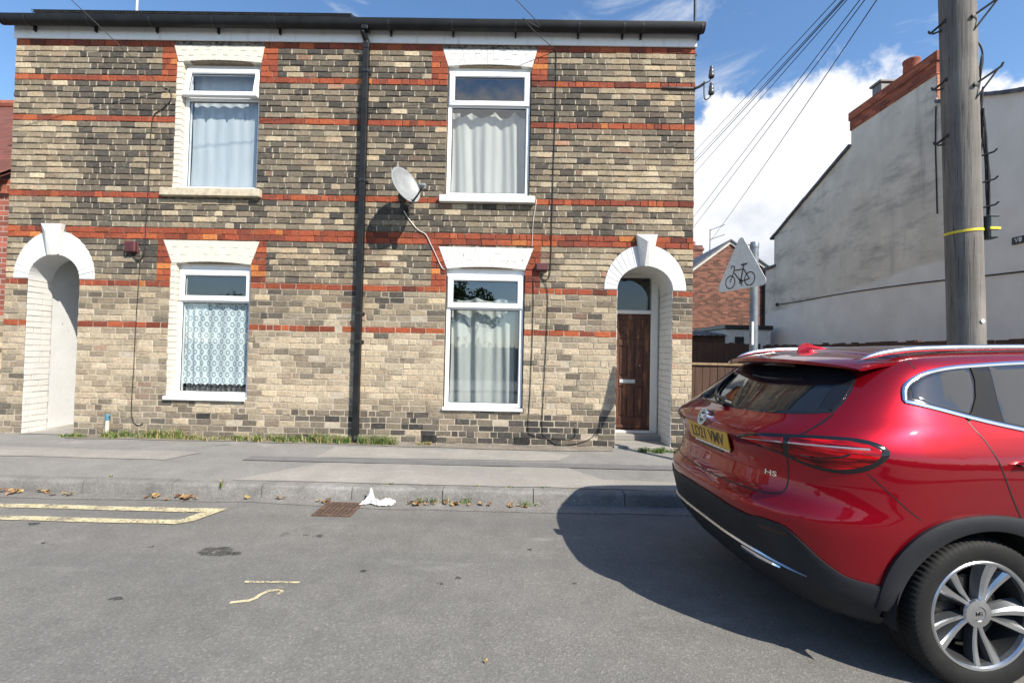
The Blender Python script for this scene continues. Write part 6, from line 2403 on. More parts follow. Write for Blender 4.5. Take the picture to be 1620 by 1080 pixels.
finish(t, t.ramp(t.noise(obj_co(t), 9, 5, 0.6), [(0.3, (0.008, 0.008, 0.008)), (0.7, (0.017, 0.0165, 0.016))]), 0.7, 0, t.noise(obj_co(t), 120, 3), 0.15, 0.004, **{'Specular IOR Level': 0.25})
M['rim_face'] = simple('machined_rim', (0.60, 0.61, 0.62), 0.30, 1.0, 0.06, 14)
M['rim_dark'] = simple('grey_rim_paint', (0.075, 0.08, 0.086), 0.38, 0.5, 0.1, 14)
M['well'] = simple('wheel_well_black', (0.010, 0.010, 0.010), 0.9)

# -- body: one dense skin, arches left open
NA = 176
HX = [0.93, 3.65]
HZ, RW = 0.350, 0.350
dirs, orgs = [], []
rows = 0
zc_ = 0.86
def ring_dirs(fx, cone):
    for k in range(NA):
        a = 2 * math.pi * k / NA
        yield (cone * fx, math.cos(a) * math.sqrt(1 - cone * cone), math.sin(a) * math.sqrt(1 - cone * cone))
NC = 70
for i in range(1, NC + 1):
    al = math.pi / 2 * i / NC
    for dd in ring_dirs(-1, math.cos(al)):
        orgs.append((0.97, 0, zc_)); dirs.append(dd)
    rows += 1
NB = 96
for i in range(1, NB):
    x = 0.97 + (3.2 - 0.97) * i / NB
    for dd in ring_dirs(-1, 0.0):
        orgs.append((x, 0, zc_)); dirs.append(dd)
    rows += 1
for i in range(NC, 0, -1):
    al = math.pi / 2 * i / NC
    for dd in ring_dirs(1, math.cos(al)):
        orgs.append((3.2, 0, zc_ - 0.0)); dirs.append(dd)
    rows += 1
pts = bisect(orgs, dirs)
p_r = bisect([(0.97, 0, zc_)], [(-1.0, 0, 0)])
p_f = bisect([(3.2, 0, zc_)], [(1.0, 0, 0)])
Vb = [tuple(p) for p in pts] + [tuple(p_r[0]), tuple(p_f[0])]
b = MB()
Fp, Fd = [], []
def keep(ids):
    c = np.mean([Vb[i] for i in ids], 0)
    for hx in HX:
        if (c[0] - hx) ** 2 + (c[2] - HZ) ** 2 < 0.432 ** 2 and abs(c[1]) > 0.45:
            return None
    return 'dark' if c[2] < 0.44 else 'paint'
quads = []
for r_ in range(rows - 1):
    for k in range(NA):
        k2 = (k + 1) % NA
        quads.append([r_ * NA + k, r_ * NA + k2, (r_ + 1) * NA + k2, (r_ + 1) * NA + k])
for k in range(NA):
    quads.append([rows * NA, (k + 1) % NA, k])
    quads.append([rows * NA + 1, (rows - 1) * NA + k, (rows - 1) * NA + (k + 1) % NA])
b.v = Vb
for q in quads:
    kk = keep(q)
    if kk:
        b.f.append(q)
        b.m.append(0 if kk == 'paint' else 1)
        b.c.append((1, 1, 1, 1))
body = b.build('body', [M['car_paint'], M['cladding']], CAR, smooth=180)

# wheel wells
for hx in HX:
    for s_ in (-1, 1):
        b = MB()
        n = 28
        V, F = [], []
        for k in range(n + 1):
            a = -0.15 + (math.pi + 0.3) * k / n
            for yy in (0.915, 0.44):
                V.append((hx + 0.425 * math.cos(a), s_ * yy, HZ + 0.425 * math.sin(a)))
        for k in range(n):
            F.append([2 * k, 2 * k + 1, 2 * k + 3, 2 * k + 2])
        F.append([2 * k + 1 for k in range(n + 1)])
        b.add(V, F)
        b.build('wheel_arch_liner', M['well'], CAR)

# -- rear glass with its gloss side pieces
gl = [(0, 1.198), (14, 1.199), (27, 1.205), (37, 1.214), (46, 1.228), (53.0, 1.246), (56, 1.292), (59, 1.352), (62.0, 1.425), (60.5, 1.455), (54, 1.468), (40, 1.478), (20, 1.485), (0, 1.487)]
glp = gl + [(-a, z) for a, z in gl[::-1][1:-1]]
tail = cpart('tailgate_gap', line_patch(densify([(52.8, 1.238), (50, 1.20), (47, 1.16), (44.5, 1.13)], 0.01, False, 60), rear_map, 0.005, 0.0012, 60), M['plate_black'], None, None, False)
go = cpart('rear_window', ring_patch(glp, rear_map, 0.004, 12, asp=60, ctr=(0, 1.345)), M['tint'])
for s_ in (-1, 1):
    sp2 = [(s_ * 52.6, 1.252), (s_ * 55.5, 1.295), (s_ * 58.5, 1.355), (s_ * 61.4, 1.424), (s_ * 60, 1.449), (s_ * 55, 1.40), (s_ * 51, 1.32), (s_ * 48.6, 1.247)]
    cpart('gloss_pillar', ring_patch(sp2, rear_map, 0.0075, 5, asp=60), M['gloss_black'], go)
# wiper
b = MB()
w0 = rear_map([(1.0, 1.215)], 0.0)[0]
path = rear_map(np.array([(a, 1.218 + 0.00012 * a * a + 0.0008 * a) for a in np.linspace(-1, -41, 14)]), np.linspace(0.035, 0.016, 14))
b.tube([tuple(p) for p in path], [0.016, 0.014, 0.012] + [0.009] * 11, 8)
path2 = rear_map(np.array([(a, 1.206 + 0.00012 * a * a + 0.0008 * a) for a in np.linspace(-8, -42, 12)]), 0.010)
b.tube([tuple(p) for p in path2], 0.006, 6)
b.tube([tuple(w0 + np.array([0.0, 0, -0.004])), tuple(w0 + np.array([-0.045, -0.0, 0.012]))], 0.026, 12)
b.build('wiper', M['black_plastic'], CAR, smooth=50)

# spoiler lip over the glass
ny, nx = 40, 14
V, F = [], []
ys_ = np.linspace(-0.645, 0.645, ny + 1)
top, bot = [], []
for y in ys_:
    xe = 0.415 + 0.135 * (abs(y) / 0.645) ** 2.6
    for i in range(nx + 1):
        u = i / nx
        x = xe + (0.80 - xe) * u
        zr_ = np.interp(x, *T_RF) - 0.048 * (abs(y) / 0.65) ** 2.4
        lift = 0.004 if u < 0.93 else 0.004 * (1 - (u - 0.93) / 0.07) - 0.004 * ((u - 0.93) / 0.07)
        top.append((x, y, zr_ + lift - 0.018 * (1 - u) ** 3 - 0.014 * (abs(y) / 0.645) ** 8))
    for i in range(nx + 1):
        u = i / nx
        x = xe + 0.006 + (0.80 - xe) * u
        zr_ = np.interp(x, *T_RF) - 0.048 * (abs(y) / 0.65) ** 2.4
        bot.append((x, y, zr_ - 0.040 * min(1, u * 5 + 0.45) * (1 - 0.72 * (abs(y) / 0.645) ** 4) - 0.018 * (1 - u) ** 3 - 0.014 * (abs(y) / 0.645) ** 8))
o2 = len(top)
V = top + bot
st_ = nx + 1
for j in range(ny):
    for i in range(nx):
        a = j * st_ + i
        F.append([a, a + 1, a + st_ + 1, a + st_])
        F.append([o2 + a, o2 + a + st_, o2 + a + st_ + 1, o2 + a + 1])
    F.append([j * st_, (j + 1) * st_, o2 + (j + 1) * st_, o2 + j * st_])
for j in (0, ny):
    for i in range(nx):
        F.append([j * st_ + i, j * st_ + i + 1, o2 + j * st_ + i + 1, o2 + j * st_ + i])
b = MB()
b.add(V, F)
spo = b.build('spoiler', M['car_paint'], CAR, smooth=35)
b = MB()
V, F = [], []
n = 20
for k in range(n + 1):
    y = -0.27 + 0.54 * k / n
    xe = 0.415 + 0.135 * (abs(y) / 0.645) ** 2.6
    zr_ = np.interp(xe, *T_RF) - 0.048 * (abs(y) / 0.65) ** 2.4 - 0.018
    V += [(xe + 0.030, y, zr_ - 0.016), (xe + 0.045, y, zr_ - 0.042), (xe + 0.08, y, zr_ - 0.042), (xe + 0.08, y, zr_ - 0.014)]
for k in range(n):
    F += [[4 * k, 4 * k + 1, 4 * k + 5, 4 * k + 4], [4 * k + 1, 4 * k + 2, 4 * k + 6, 4 * k + 5]]
b.add(V, F)
b.build('brake_light', M['lamp_smoke'], spo)
# roof-to-tailgate gap
b = MB()
V = []
for y in np.linspace(-0.70, 0.70, 41):
    for x in (0.803, 0.809):
        zr_ = np.interp(x, *T_RF) - 0.048 * (abs(y) / 0.65) ** 2.4
        pz = bisect([(x, y, 1.0)], [(0, 0, 1.0)])[0][2]
        V.append((x, y, pz + 0.0012))
b.add(V, [[2 * k, 2 * k + 1, 2 * k + 3, 2 * k + 2] for k in range(40)])
b.build('roof_gap', M['plate_black'], CAR)

# -- tail lamps
lamp = [(22.5, 1.066), (27, 1.090), (33, 1.110), (41, 1.127), (50, 1.139), (58, 1.142), (63, 1.128), (65.6, 1.100), (65.3, 1.065), (63.0, 1.025), (59.5, .990), (55, .972), (50, .972), (45, .990), (40, 1.014), (32, 1.038), (26, 1.052)]
def inset_poly(poly, k, asp):
    P_ = np.array(poly) / np.array([asp, 1.0])
    out = []
    n = len(P_)
    for i in range(n):
        e1 = P_[i] - P_[i - 1]; e1 /= np.linalg.norm(e1)
        e2 = P_[(i + 1) % n] - P_[i]; e2 /= np.linalg.norm(e2)
        nn = np.array([e1[1], -e1[0]]) + np.array([e2[1], -e2[0]])
        nn /= max(0.4, np.linalg.norm(nn))
        out.append((P_[i] + nn * k) * np.array([asp, 1.0]))
    return out
lampC = ccurve(lamp, 3)
for s_ in (1, -1):
    fm = (lambda uv, off, s_=s_: rear_map(np.asarray(uv) * np.array([s_, 1.0]), off))
    asp = 60.0
    base = cpart('tail_lamp', ring_patch([tuple(p) for p in lampC], fm, 0.006, 7, asp=asp, ctr=(48, 1.06)), M['gloss_black'])
    # red lenses either side of the tailgate gap
    inner = [(25.0, 1.066), (29, 1.084), (34, 1.097), (40.4, 1.108), (40.4, 1.028), (33, 1.050), (28, 1.060)]
    outer = [(41.8, 1.110), (48, 1.120), (56, 1.126), (61, 1.117), (63.9, 1.096), (63.6, 1.068), (61.5, 1.032), (58, 1.002), (54, .987), (50, .987), (46, 1.002), (41.8, 1.022)]
    for pl, cc_ in ((inner, (36, 1.072)), (outer, (53, 1.06))):
        cpart('lens', ring_patch(pl, fm, 0.010, 6, asp=asp, ctr=cc_), M['lamp_red'], base)
    cpart('light_bar', [band_patch([(26, 1.066), (33, 1.073), (40.2, 1.081)], [(26, 1.069), (33, 1.080), (40.2, 1.089)], fm, 0.0125, 2),
                        band_patch([(42, 1.083), (48, 1.086), (55, 1.088), (61, 1.088)], [(42, 1.091), (48, 1.096), (55, 1.100), (61, 1.102)], fm, 0.0125, 2)], M['lamp_bar'], base)
    cpart('dark_reflector', [band_patch([(45, 1.030), (50, 1.027), (54, 1.040), (57, 1.062)], [(45, 1.042), (50, 1.046), (54, 1.060), (56.0, 1.076)], fm, 0.0118, 2),
                             band_patch([(31, 1.052), (36, 1.044), (40, 1.036)], [(31, 1.056), (36, 1.054), (40, 1.050)], fm, 0.0118, 2)], M['lamp_smoke'], base)

# -- tailgate seams
seam = [(41.2, 1.012), (41.4, .95), (41.4, .88), (40.6, .838), (38.6, .814), (35, .802), (25, .794), (10, .788), (0, .787)]
seam = [tuple(p) for p in ccurve(seam, 5, False)]
for s_ in (1, -1):
    fm = (lambda uv, off, s_=s_: rear_map(np.asarray(uv) * np.array([s_, 1.0]), off))
    cpart('panel_gap', [line_patch(seam, fm, 0.0065, 0.0012, 60.0), line_patch(densify([(53.0, 1.240), (50.5, 1.200), (47.5, 1.165), (45.2, 1.136)], 0.01, False, 60), fm, 0.006, 0.0012, 60.0)], M['plate_black'], tail, None, False)
# number plate on its dark plinth
plate_n = rear_map(np.array([(0.0, 1.01)]))[0]
px0 = plate_n[0]
lean = 0.22
mtp = Matrix.Translation((px0 - 0.012, 0, 1.012)) @ Matrix.Rotation(-lean, 4, 'Y')
pl = MB()
pl.bbox(-0.004, 0.004, -0.262, 0.262, -0.0565, 0.0565, 0.003, mtp)
po = pl.build('number_plate', M['plate_yellow'], CAR)
me = text_mesh('LD21 VMV', 0.105, 0.0006, 0.78, 0.0012)
me.materials.append(M['plate_black'])
xs = [v.co.x for v in me.vertices]; zs_ = [v.co.y for v in me.vertices]
kx, kz = 0.425 / (max(xs) - min(xs)), 0.076 / (max(zs_) - min(zs_))
cxm, czm = (max(xs) + min(xs)) / 2, (max(zs_) + min(zs_)) / 2
for v in me.vertices:
    v.co = Vector(((v.co.x - cxm) * kx, (v.co.y - czm) * kz, v.co.z))
me.transform(mtp @ Matrix(((0, 0, -1, -0.0052), (-1, 0, 0, 0), (0, 1, 0, 0), (0, 0, 0, 1))))
o = bpy.data.objects.new('plate_lettering', me); COL.objects.link(o); o.parent = po
b = MB()
b.bbox(-0.003, 0.004, -0.25, 0.20, -0.070, -0.0575, 0.002, mtp)
b.build('plate_strip', M['alu'], po)
cpart('plate_recess', ring_patch([(-20.5, .935), (20.5, .935), (21.5, .98), (20.5, 1.068), (-20.5, 1.068), (-21.5, .98)], rear_map, 0.0015, 4, asp=60, ctr=(0, 1.0)), M['car_paint'])
cpart('handle_recess', ring_patch([(-13, .925), (11, .925), (12, .945), (-14, .945)], rear_map, 0.003, 3, asp=60, ctr=(0, .935)), M['plate_black'], None)
# round badge
bc = rear_map(np.array([(0.0, 1.10)]), 0.002)[0]
bc[2] = 1.122
bn = Vector((-0.95, 0, 0.31)).normalized()
bc = bc + np.array(bn) * 0.004
bu = Vector((0, 0, 1)); bu = (bu - bn * bu.dot(bn)).normalized()
br_ = Vector((0, -1, 0))
mb_ = Matrix(((br_.x, bu.x, bn.x, bc[0]), (br_.y, bu.y, bn.y, bc[1]), (br_.z, bu.z, bn.z, bc[2]), (0, 0, 0, 1)))
def disc(b, r0, r1, z0, z1, n=40, poly=None):
    V = []
    n = n if poly is None else poly
    ph = math.pi / 8 if poly else 0
    for rr, zz in ((r1, z0), (r1, z1), (r0, z1), (r0, z0)):
        for k in range(n):
            a = 2 * math.pi * k / n + ph
            V.append(tuple(mb_ @ Vector((rr * math.cos(a), rr * math.sin(a), zz))))
    F = []
    for q in range(3):
        for k in range(n):
            k2 = (k + 1) % n
            F.append([q * n + k, q * n + k2, (q + 1) * n + k2, (q + 1) * n + k])
    b.add(V, F)
b = MB()
disc(b, 0.047, 0.054, -0.04, 0.013)
disc(b, 0.037, 0.0415, 0.0, 0.012, poly=8)
bo = b.build('badge', M['chrome'], CAR, smooth=35)
b = MB()
disc(b, 0.001, 0.048, 0.0, 0.008)
b.build('badge_ground', simple('badge_black', (0.012, 0.012, 0.014), 0.2), bo)
me = text_mesh('MG', 0.042, 0.0015, 0.85, 0.0016)
me.materials.append(M['chrome'])
me.transform(mb_ @ Matrix.Translation((0, 0.0, 0.0095)))
o = bpy.data.objects.new('badge_lettering', me); COL.objects.link(o); o.parent = bo
# model lettering at the lower right of the tailgate
hc = rear_map(np.array([(36.0, .905)]), 0.003)[0]
hn = Vector(normals(hc[None, :])[0])
hr = Vector((0, 0, 1)).cross(hn).normalized()
hu = hn.cross(hr)
me = text_mesh('HS', 0.036, 0.0015, 1.75, 0.0004)
me.materials.append(M['chrome'])
me.transform(Matrix(((hr.x, hu.x, hn.x, hc[0]), (hr.y, hu.y, hn.y, hc[1]), (hr.z, hu.z, hn.z, hc[2]), (0, 0, 0, 1))))
o = bpy.data.objects.new('model_lettering', me); COL.objects.link(o); o.parent = CAR

# -- lower cladding round the bumper
topc = [(0, .688), (12, .687), (24, .672), (31, .668), (34.5, .680), (41, .674), (45, .628), (50, .553), (55, .498), (59, .482), (64, .474), (67.6, .470)]
botc = [(0, .435), (12, .435), (24, .433), (31, .428), (34.5, .423), (41, .410), (46, .395), (51, .382), (56, .372), (59, .368), (64, .364), (67.2, .372)]
tC, bC = ccurve(topc, 5, False), ccurve(botc, 5, False)
for s_ in (1, -1):
    fm = (lambda uv, off, s_=s_: rear_map(np.asarray(uv) * np.array([s_, 1.0]), off))
    co_ = cpart('bumper_cladding', band_patch(bC, tC, fm, 0.012, 8), M['cladding'])
    cpart('skid_trim', [band_patch([(0, .488), (12, .487), (24, .483), (34, .474), (42, .458), (47, .450)], [(0, .508), (12, .507), (24, .502), (34, .491), (42, .469), (47, .455)], fm, 0.024, 2)], M['alu'], co_)
    cpart('exhaust_finisher', [band_patch([(26, .438), (31, .436), (36, .434), (40, .438)], [(26, .468), (31, .465), (36, .458), (40, .450)], fm, 0.018, 2)], M['chrome'], co_)
    cpart('fog_reflector', band_patch([(34.2, .622), (38, .622), (42.5, .618)], [(34.2, .652), (38, .655), (42.5, .648)], fm, 0.0145, 2), M['lamp_smoke'], co_)
    # bumper seam from the lamp to the wheel arch
    cpart('panel_gap', line_patch(densify([(60.5, .985), (64, .93), (69.0, .845), (73, .79)], 0.012, False, 60), fm, 0.0045, 0.001, 60), M['plate_black'], None, None, False)

# -- wheel-arch trims, sills
def arch_pts(hx, r_, sq):
    out = []
    for k in range(49):
        a = -0.02 * math.pi + 1.04 * math.pi * k / 48
        rr = r_ * (1 + sq * (math.sin(2 * a) ** 2) * 0.055)
        out.append((hx + rr * math.cos(a), max(0.37, HZ + rr * math.sin(a))))
    return out
for s_ in (-1, 1):
    fm = (lambda uv, off, s_=s_: side_map(uv, off, s_))
    for hx in HX:
        V, F = band_patch(arch_pts(hx, 0.405, 0.2), arch_pts(hx, 0.474, 1.0), fm, 0.024, 4)
        # return edge into the arch
        n = 49
        o_ = len(V)
        V2 = [(p[0], p[1] - s_ * 0.06, p[2]) for p in V[n:2 * n]]
        F2 = [[n + i, n + i + 1, o_ + i + 1, o_ + i] for i in range(n - 1)]
        cpart('wheel_arch_trim', (V + V2, F + F2), M['cladding'])
    lo = [(1.40, .30), (1.8, .30), (2.3, .30), (2.8, .30), (3.18, .30)]
    hi = [(1.40, .46), (1.8, .465), (2.3, .465), (2.8, .46), (3.18, .46)]
    cpart('sill_cladding', band_patch(ccurve(lo, 6, False), ccurve(hi, 6, False), fm, 0.012, 5), M['cladding'])

# -- side glass, trim, doors
up_l = [(.668, 1.325), (.700, 1.385), (.765, 1.435), (.853, 1.470), (.97, 1.492), (1.10, 1.505), (1.394, 1.526), (1.75, 1.536), (2.1, 1.530), (2.42, 1.500), (2.72, 1.400), (2.98, 1.26), (3.16, 1.13)]
lo_l = [(3.10, 1.085), (2.7, 1.085), (2.3, 1.095), (1.95, 1.110), (1.6, 1.138), (1.35, 1.166), (1.194, 1.190), (1.05, 1.218), (.915, 1.250), (.80, 1.280), (.70, 1.303), (.672, 1.310)]
dlo = [tuple(p) for p in ccurve(up_l, 3, False)] + [tuple(p) for p in ccurve(lo_l, 3, False)]
def shrink(poly, k):
    return inset_poly(poly, k, 1.0)
for s_ in (-1, 1):
    fm = (lambda uv, off, s_=s_: side_map(uv, off, s_))
    # chrome surround as a closed band
    o_out = densify(dlo, 0.03)
    inn = inset_poly(o_out, 0.017, 1.0)
    cen_ = np.mean(o_out, 0)
    if np.linalg.norm(np.mean(np.abs(np.array(inn) - cen_), 0)) > np.linalg.norm(np.mean(np.abs(np.array(o_out) - cen_), 0)):
        inn = inset_poly(o_out, -0.017, 1.0)
    oo = [tuple(p) for p in o_out] + [tuple(o_out[0])]
    ii = [tuple(p) for p in inn] + [tuple(inn[0])]
    # gloss black ground behind all panes
    us = np.linspace(0, 1, 60)
    upc = np.array(ccurve(up_l, 4, False)); loc_ = np.array(ccurve(lo_l[::-1], 4, False))
    def samp(C):
        L = np.concatenate([[0], np.cumsum(np.linalg.norm(np.diff(C, axis=0), axis=1))]); L /= L[-1]
        return np.stack([np.interp(us, L, C[:, 0]), np.interp(us, L, C[:, 1])], 1)
    sideg = cpart('side_glazing', band_patch(samp(loc_), samp(upc), fm, 0.003, 10), M['gloss_black'])
    cpart('window_trim', band_patch(oo, ii, fm, 0.010, 3), M['chrome'], sideg)
    cpart('quarter_window', ring_patch([(.715, 1.335), (.735, 1.385), (.79, 1.425), (.87, 1.452), (.97, 1.472), (1.072, 1.484), (1.045, 1.40), (1.0, 1.325), (.945, 1.270), (.88, 1.283), (.78, 1.308)], fm, 0.0048, 6, 0.0025, ctr=(.90, 1.375)), M['side_tint'], sideg)
    cpart('door_window', ring_patch([(1.19, 1.494), (1.45, 1.508), (1.75, 1.514), (1.93, 1.511), (1.93, 1.135), (1.65, 1.155), (1.35, 1.187), (1.10, 1.232), (1.13, 1.33)], fm, 0.0048, 7, 0.0025, ctr=(1.5, 1.34)), M['side_tint'], sideg)
    cpart('door_window', ring_patch([(2.02, 1.508), (2.25, 1.495), (2.42, 1.475), (2.70, 1.375), (2.95, 1.245), (3.05, 1.16), (3.0, 1.115), (2.6, 1.113), (2.02, 1.128)], fm, 0.0048, 7, 0.0025, ctr=(2.45, 1.30)), M['side_tint'], sideg)
    cpart('window_seal', line_patch(densify([(1.098, 1.500), (1.075, 1.42), (1.03, 1.34), (.970, 1.272), (.925, 1.240)], 0.01, False), fm, 0.016, 0.0068), M['well'], sideg, None)
    cpart('panel_gap', line_patch(ccurve([(.922, 1.240), (.930, 1.20), (.957, 1.145), (.992, 1.04), (1.04, .90), (1.085, .80)], 5, False), fm, 0.006, 0.0012), M['plate_black'], None, None, False)
    cpart('panel_gap', line_patch(ccurve([(1.985, 1.10), (1.985, .9), (1.975, .7), (1.965, .47)], 5, False), fm, 0.006, 0.0012), M['plate_black'], None, None, False)
    cpart('panel_gap', line_patch(ccurve([(3.10, 1.08), (3.15, .95), (3.16, .75), (3.13, .47)], 5, False), fm, 0.006, 0.0012), M['plate_black'], None, None, False)
    for hx_ in (1.06, 2.06):
        cpart('door_handle', band_patch([(hx_, 1.045), (hx_ + .03, 1.040), (hx_ + .1, 1.038), (hx_ + .19, 1.038), (hx_ + .22, 1.044)], [(hx_, 1.052), (hx_ + .03, 1.066), (hx_ + .1, 1.070), (hx_ + .19, 1.068), (hx_ + .22, 1.054)], fm, 0.030, 3), M['car_paint'])
        cpart('handle_trim', band_patch([(hx_, 1.046), (hx_ + .1, 1.049), (hx_ + .22, 1.046)], [(hx_, 1.052), (hx_ + .1, 1.056), (hx_ + .22, 1.052)], fm, 0.034, 2), M['chrome'])
    # roof rail
    b = MB()
    rail = spline([(.595, s_ * .598, 1.527), (.66, s_ * .600, 1.552), (.78, s_ * .602, 1.577), (.95, s_ * .603, 1.594), (1.25, s_ * .603, 1.606), (1.6, s_ * .602, 1.614), (2.0, s_ * .600, 1.613), (2.4, s_ * .595, 1.592), (2.65, s_ * .59, 1.555)], 6)
    n = len(rail)
    V, F = [], []
    for i, p in enumerate(rail):
        f = min(1, i / 9 + 0.06, (n - 1 - i) / 9 + 0.06)
        for k in range(12):
            a = 2 * math.pi * k / 12
            V.append((p[0], p[1] + 0.020 * f * math.cos(a), p[2] - 0.010 + 0.017 * f * math.sin(a)))
    for i in range(n - 1):
        for k in range(12):
            F.append([i * 12 + k, i * 12 + (k + 1) % 12, (i + 1) * 12 + (k + 1) % 12, (i + 1) * 12 + k])
    F += [list(range(12)), list(range((n - 1) * 12, n * 12))]
    b.add(V, F)
    b.build('roof_rail', M['alu'], CAR, smooth=50)
    # mirror
    b = MB()
    b.lathe([(0.0, -0.10), (0.07, -0.095), (0.098, -0.05), (0.10, 0.03), (0.08, 0.075), (0.0, 0.085)], 20, 'Y', (2.98, s_ * 1.04, 1.10))
    b.tube([(2.99, s_ * 0.90, 1.06), (2.99, s_ * 1.0, 1.07)], 0.03, 8)
    b.build('door_mirror', M['car_paint'], CAR, smooth=50)
# windscreen and headlamps (turned away from the camera)
def front_map(uv, off):
    uv = np.asarray(uv, float)
    ph = np.radians(uv[:, 0])
    o = np.stack([np.full(len(uv), 2.3), np.zeros(len(uv)), uv[:, 1]], 1)
    d = np.stack([np.cos(ph), -np.sin(ph), np.zeros(len(uv))], 1)
    p = bisect(o, d)
    return p + normals(p) * np.asarray(off)[..., None]
cpart('windscreen', band_patch([(a, 1.14) for a in np.linspace(-26, 26, 25)], [(a * 1.9, 1.50) for a in np.linspace(-26, 26, 25)], front_map, 0.004, 10), M['tint'])
for s_ in (1, -1):
    cpart('headlamp', ring_patch([(s_ * 14, .86), (s_ * 21, .89), (s_ * 25, .90), (s_ * 24, .84), (s_ * 18, .80), (s_ * 14, .81)], front_map, 0.006, 4, asp=60), M['lamp_bar'])
cpart('front_grille', ring_patch([(-12, .86), (12, .86), (10, .60), (-10, .60)], front_map, 0.006, 5, asp=60), M['cladding'])

# shark-fin aerial
b = MB()
V, F = [], []
prof = [(0.690, 0.0, 0.010), (0.672, 0.052, 0.009), (0.700, 0.056, 0.012), (0.735, 0.046, 0.015), (0.785, 0.022, 0.016), (0.840, 0.006, 0.010), (0.880, -0.004, 0.003)]
n = len(prof)
for (x, h, w_) in prof:
    zb = bisect([(x, 0, 1.0)], [(0, 0, 1.0)])[0][2] - 0.004
    V += [(x, -w_ * 1.5 - 0.003, zb), (x, -w_ * 0.40, zb + h * 0.40 + 0.003), (x, -w_ * 0.13, zb + h + 0.006), (x, w_ * 0.13, zb + h + 0.006), (x, w_ * 0.40, zb + h * 0.40 + 0.003), (x, w_ * 1.5 + 0.003, zb)]
for i in range(n - 1):
    for k in range(5):
        F.append([6 * i + k, 6 * i + k + 1, 6 * i + k + 7, 6 * i + k + 6])
F += [[0, 1, 2, 3, 4, 5], [6 * (n - 1) + k for k in range(5, -1, -1)]]
b.add(V, F)
b.build('roof_aerial', M['car_paint'], CAR, smooth=28)

# -- wheels: built once at the origin (outer face to -Y), then placed four times
wheel = bpy.data.objects.new('wheel', None)
wheel.empty_display_size = 0.1
COL.objects.link(wheel)
wheel.parent = CAR
HWD = 0.115
prof = [(.248, -.100), (.253, -.108), (.266, -.114), (.290, -.1185), (.312, -.118), (.330, -.112), (.341, -.102), (.3475, -.088), (.3500, -.060), (.3505, -.052), (.342, -.049), (.342, -.042), (.3508, -.039), (.3515, -.008), (.343, -.004), (.343, .004), (.3515, .008), (.3508, .039), (.342, .042), (.342, .049), (.3505, .052), (.3500, .075), (.345, .095), (.325, .112), (.26, .114), (.235, .10)]
def tread(i, k, r_):
    if 6 <= i <= 9 or 20 <= i <= 22:
        return r_ - (0.0055 if (k % 3 == 0) else 0.0)
    if i in (12, 13, 16, 17):
        return r_ - (0.004 if ((k + (i % 2)) % 5 == 0) else 0.0)
    if i == 3:
        return r_ + 0.0
    return r_
b = MB()
b.lathe(prof, 240, 'Y', mod=tread)
b.build('tyre', M['tyre'], wheel, smooth=32)
b = MB()
b.mi = 0
b.lathe([(.250, -.100), (.2515, -.107), (.247, -.111), (.238, -.109), (.233, -.100)], 96, 'Y')
b.mi = 1
b.lathe([(.233, -.100), (.227, -.085)], 64, 'Y')
b.mi = 2
b.lathe([(.227, -.085), (.216, -.05), (.214, .08), (.10, .085), (.04, .085)], 64, 'Y')
NS = 5
def spoke(b, phi0, phi1, w0, w1, r0=0.050, r1=0.237, y0=-.088, y1=-.102, curve=0.0, dish=0.014):
    n = 12
    face, backr = [], []
    for i in range(n + 1):
        u = i / n
        r_ = r0 + (r1 - r0) * u
        ph = phi0 + (phi1 - phi0) * (u ** 1.25) + curve * math.sin(u * math.pi)
        hw = (w0 + (w1 - w0) * u ** 1.4) / 2
        yy = y0 + (y1 - y0) * u - dish * math.sin(u * math.pi) * -0.6
        c_, s_ = math.cos(ph), math.sin(ph)
        ctr = (r_ * c_, r_ * s_)
        tn = (-s_, c_)
        face.append([(ctr[0] + tn[0] * q * hw, yy + e, ctr[1] + tn[1] * q * hw) for q, e in ((-1.25, 0.026), (-1.0, 0.006), (-0.80, 0.0), (0.02, 0.0), (0.45, 0.012), (1.15, 0.034))])
        backr.append([(ctr[0] + tn[0] * q * hw * 1.35, yy + 0.042, ctr[1] + tn[1] * q * hw * 1.35) for q in (-1, 1)])
    V = []
    for f_, k_ in zip(face, backr):
        V += [k_[0]] + f_ + [k_[1]]
    for i in range(n):
        o_ = 8 * i
        for k in range(7):
            b.mi = 0 if 1 < k < 5 else 1
            b.add([V[o_ + k], V[o_ + k + 1], V[o_ + 8 + k + 1], V[o_ + 8 + k]], [[0, 1, 2, 3]])
for q in range(NS):
    a0 = 2 * math.pi * q / NS + R(-7)
    spoke(b, a0 + R(6), a0 + R(11.5), 0.030, 0.066, curve=0.05)
    spoke(b, a0 - R(9), a0 - R(11), 0.024, 0.050, curve=-0.02, y0=-.082, y1=-.098)
b.mi = 0
b.lathe([(.060, -.060), (.066, -.080), (.062, -.090), (.034, -.093), (.033, -.088)], 40, 'Y')
rim = b.build('rim', [M['rim_face'], M['rim_dark'], M['well']], wheel, smooth=30)
b = MB()
b.lathe([(.0, -.091), (.030, -.091), (.033, -.086)], 30, 'Y')
cap_ = b.build('hub_cap', M['alu'], rim, smooth=30)
me = text_mesh('MG', 0.026, 0.0008, 0.85, 0.0006)
me.materials.append(M['plate_black'])
me.transform(Matrix(((1, 0, 0, 0), (0, 0, -1, -0.0915), (0, 1, 0, 0), (0, 0, 0, 1))))
o = bpy.data.objects.new('cap_lettering', me); COL.objects.link(o); o.parent = rim
b = MB()
for k in range(5):
    a = 2 * math.pi * k / 5 + R(56)
    b.lathe([(.0, -.070), (.0085, -.070), (.0095, -.05), (.0095, -.02)], 6, 'Y', (0.052 * math.cos(a), 0, 0.052 * math.sin(a)))
b.build('wheel_bolts', M['rim_dark'], rim)
b = MB()
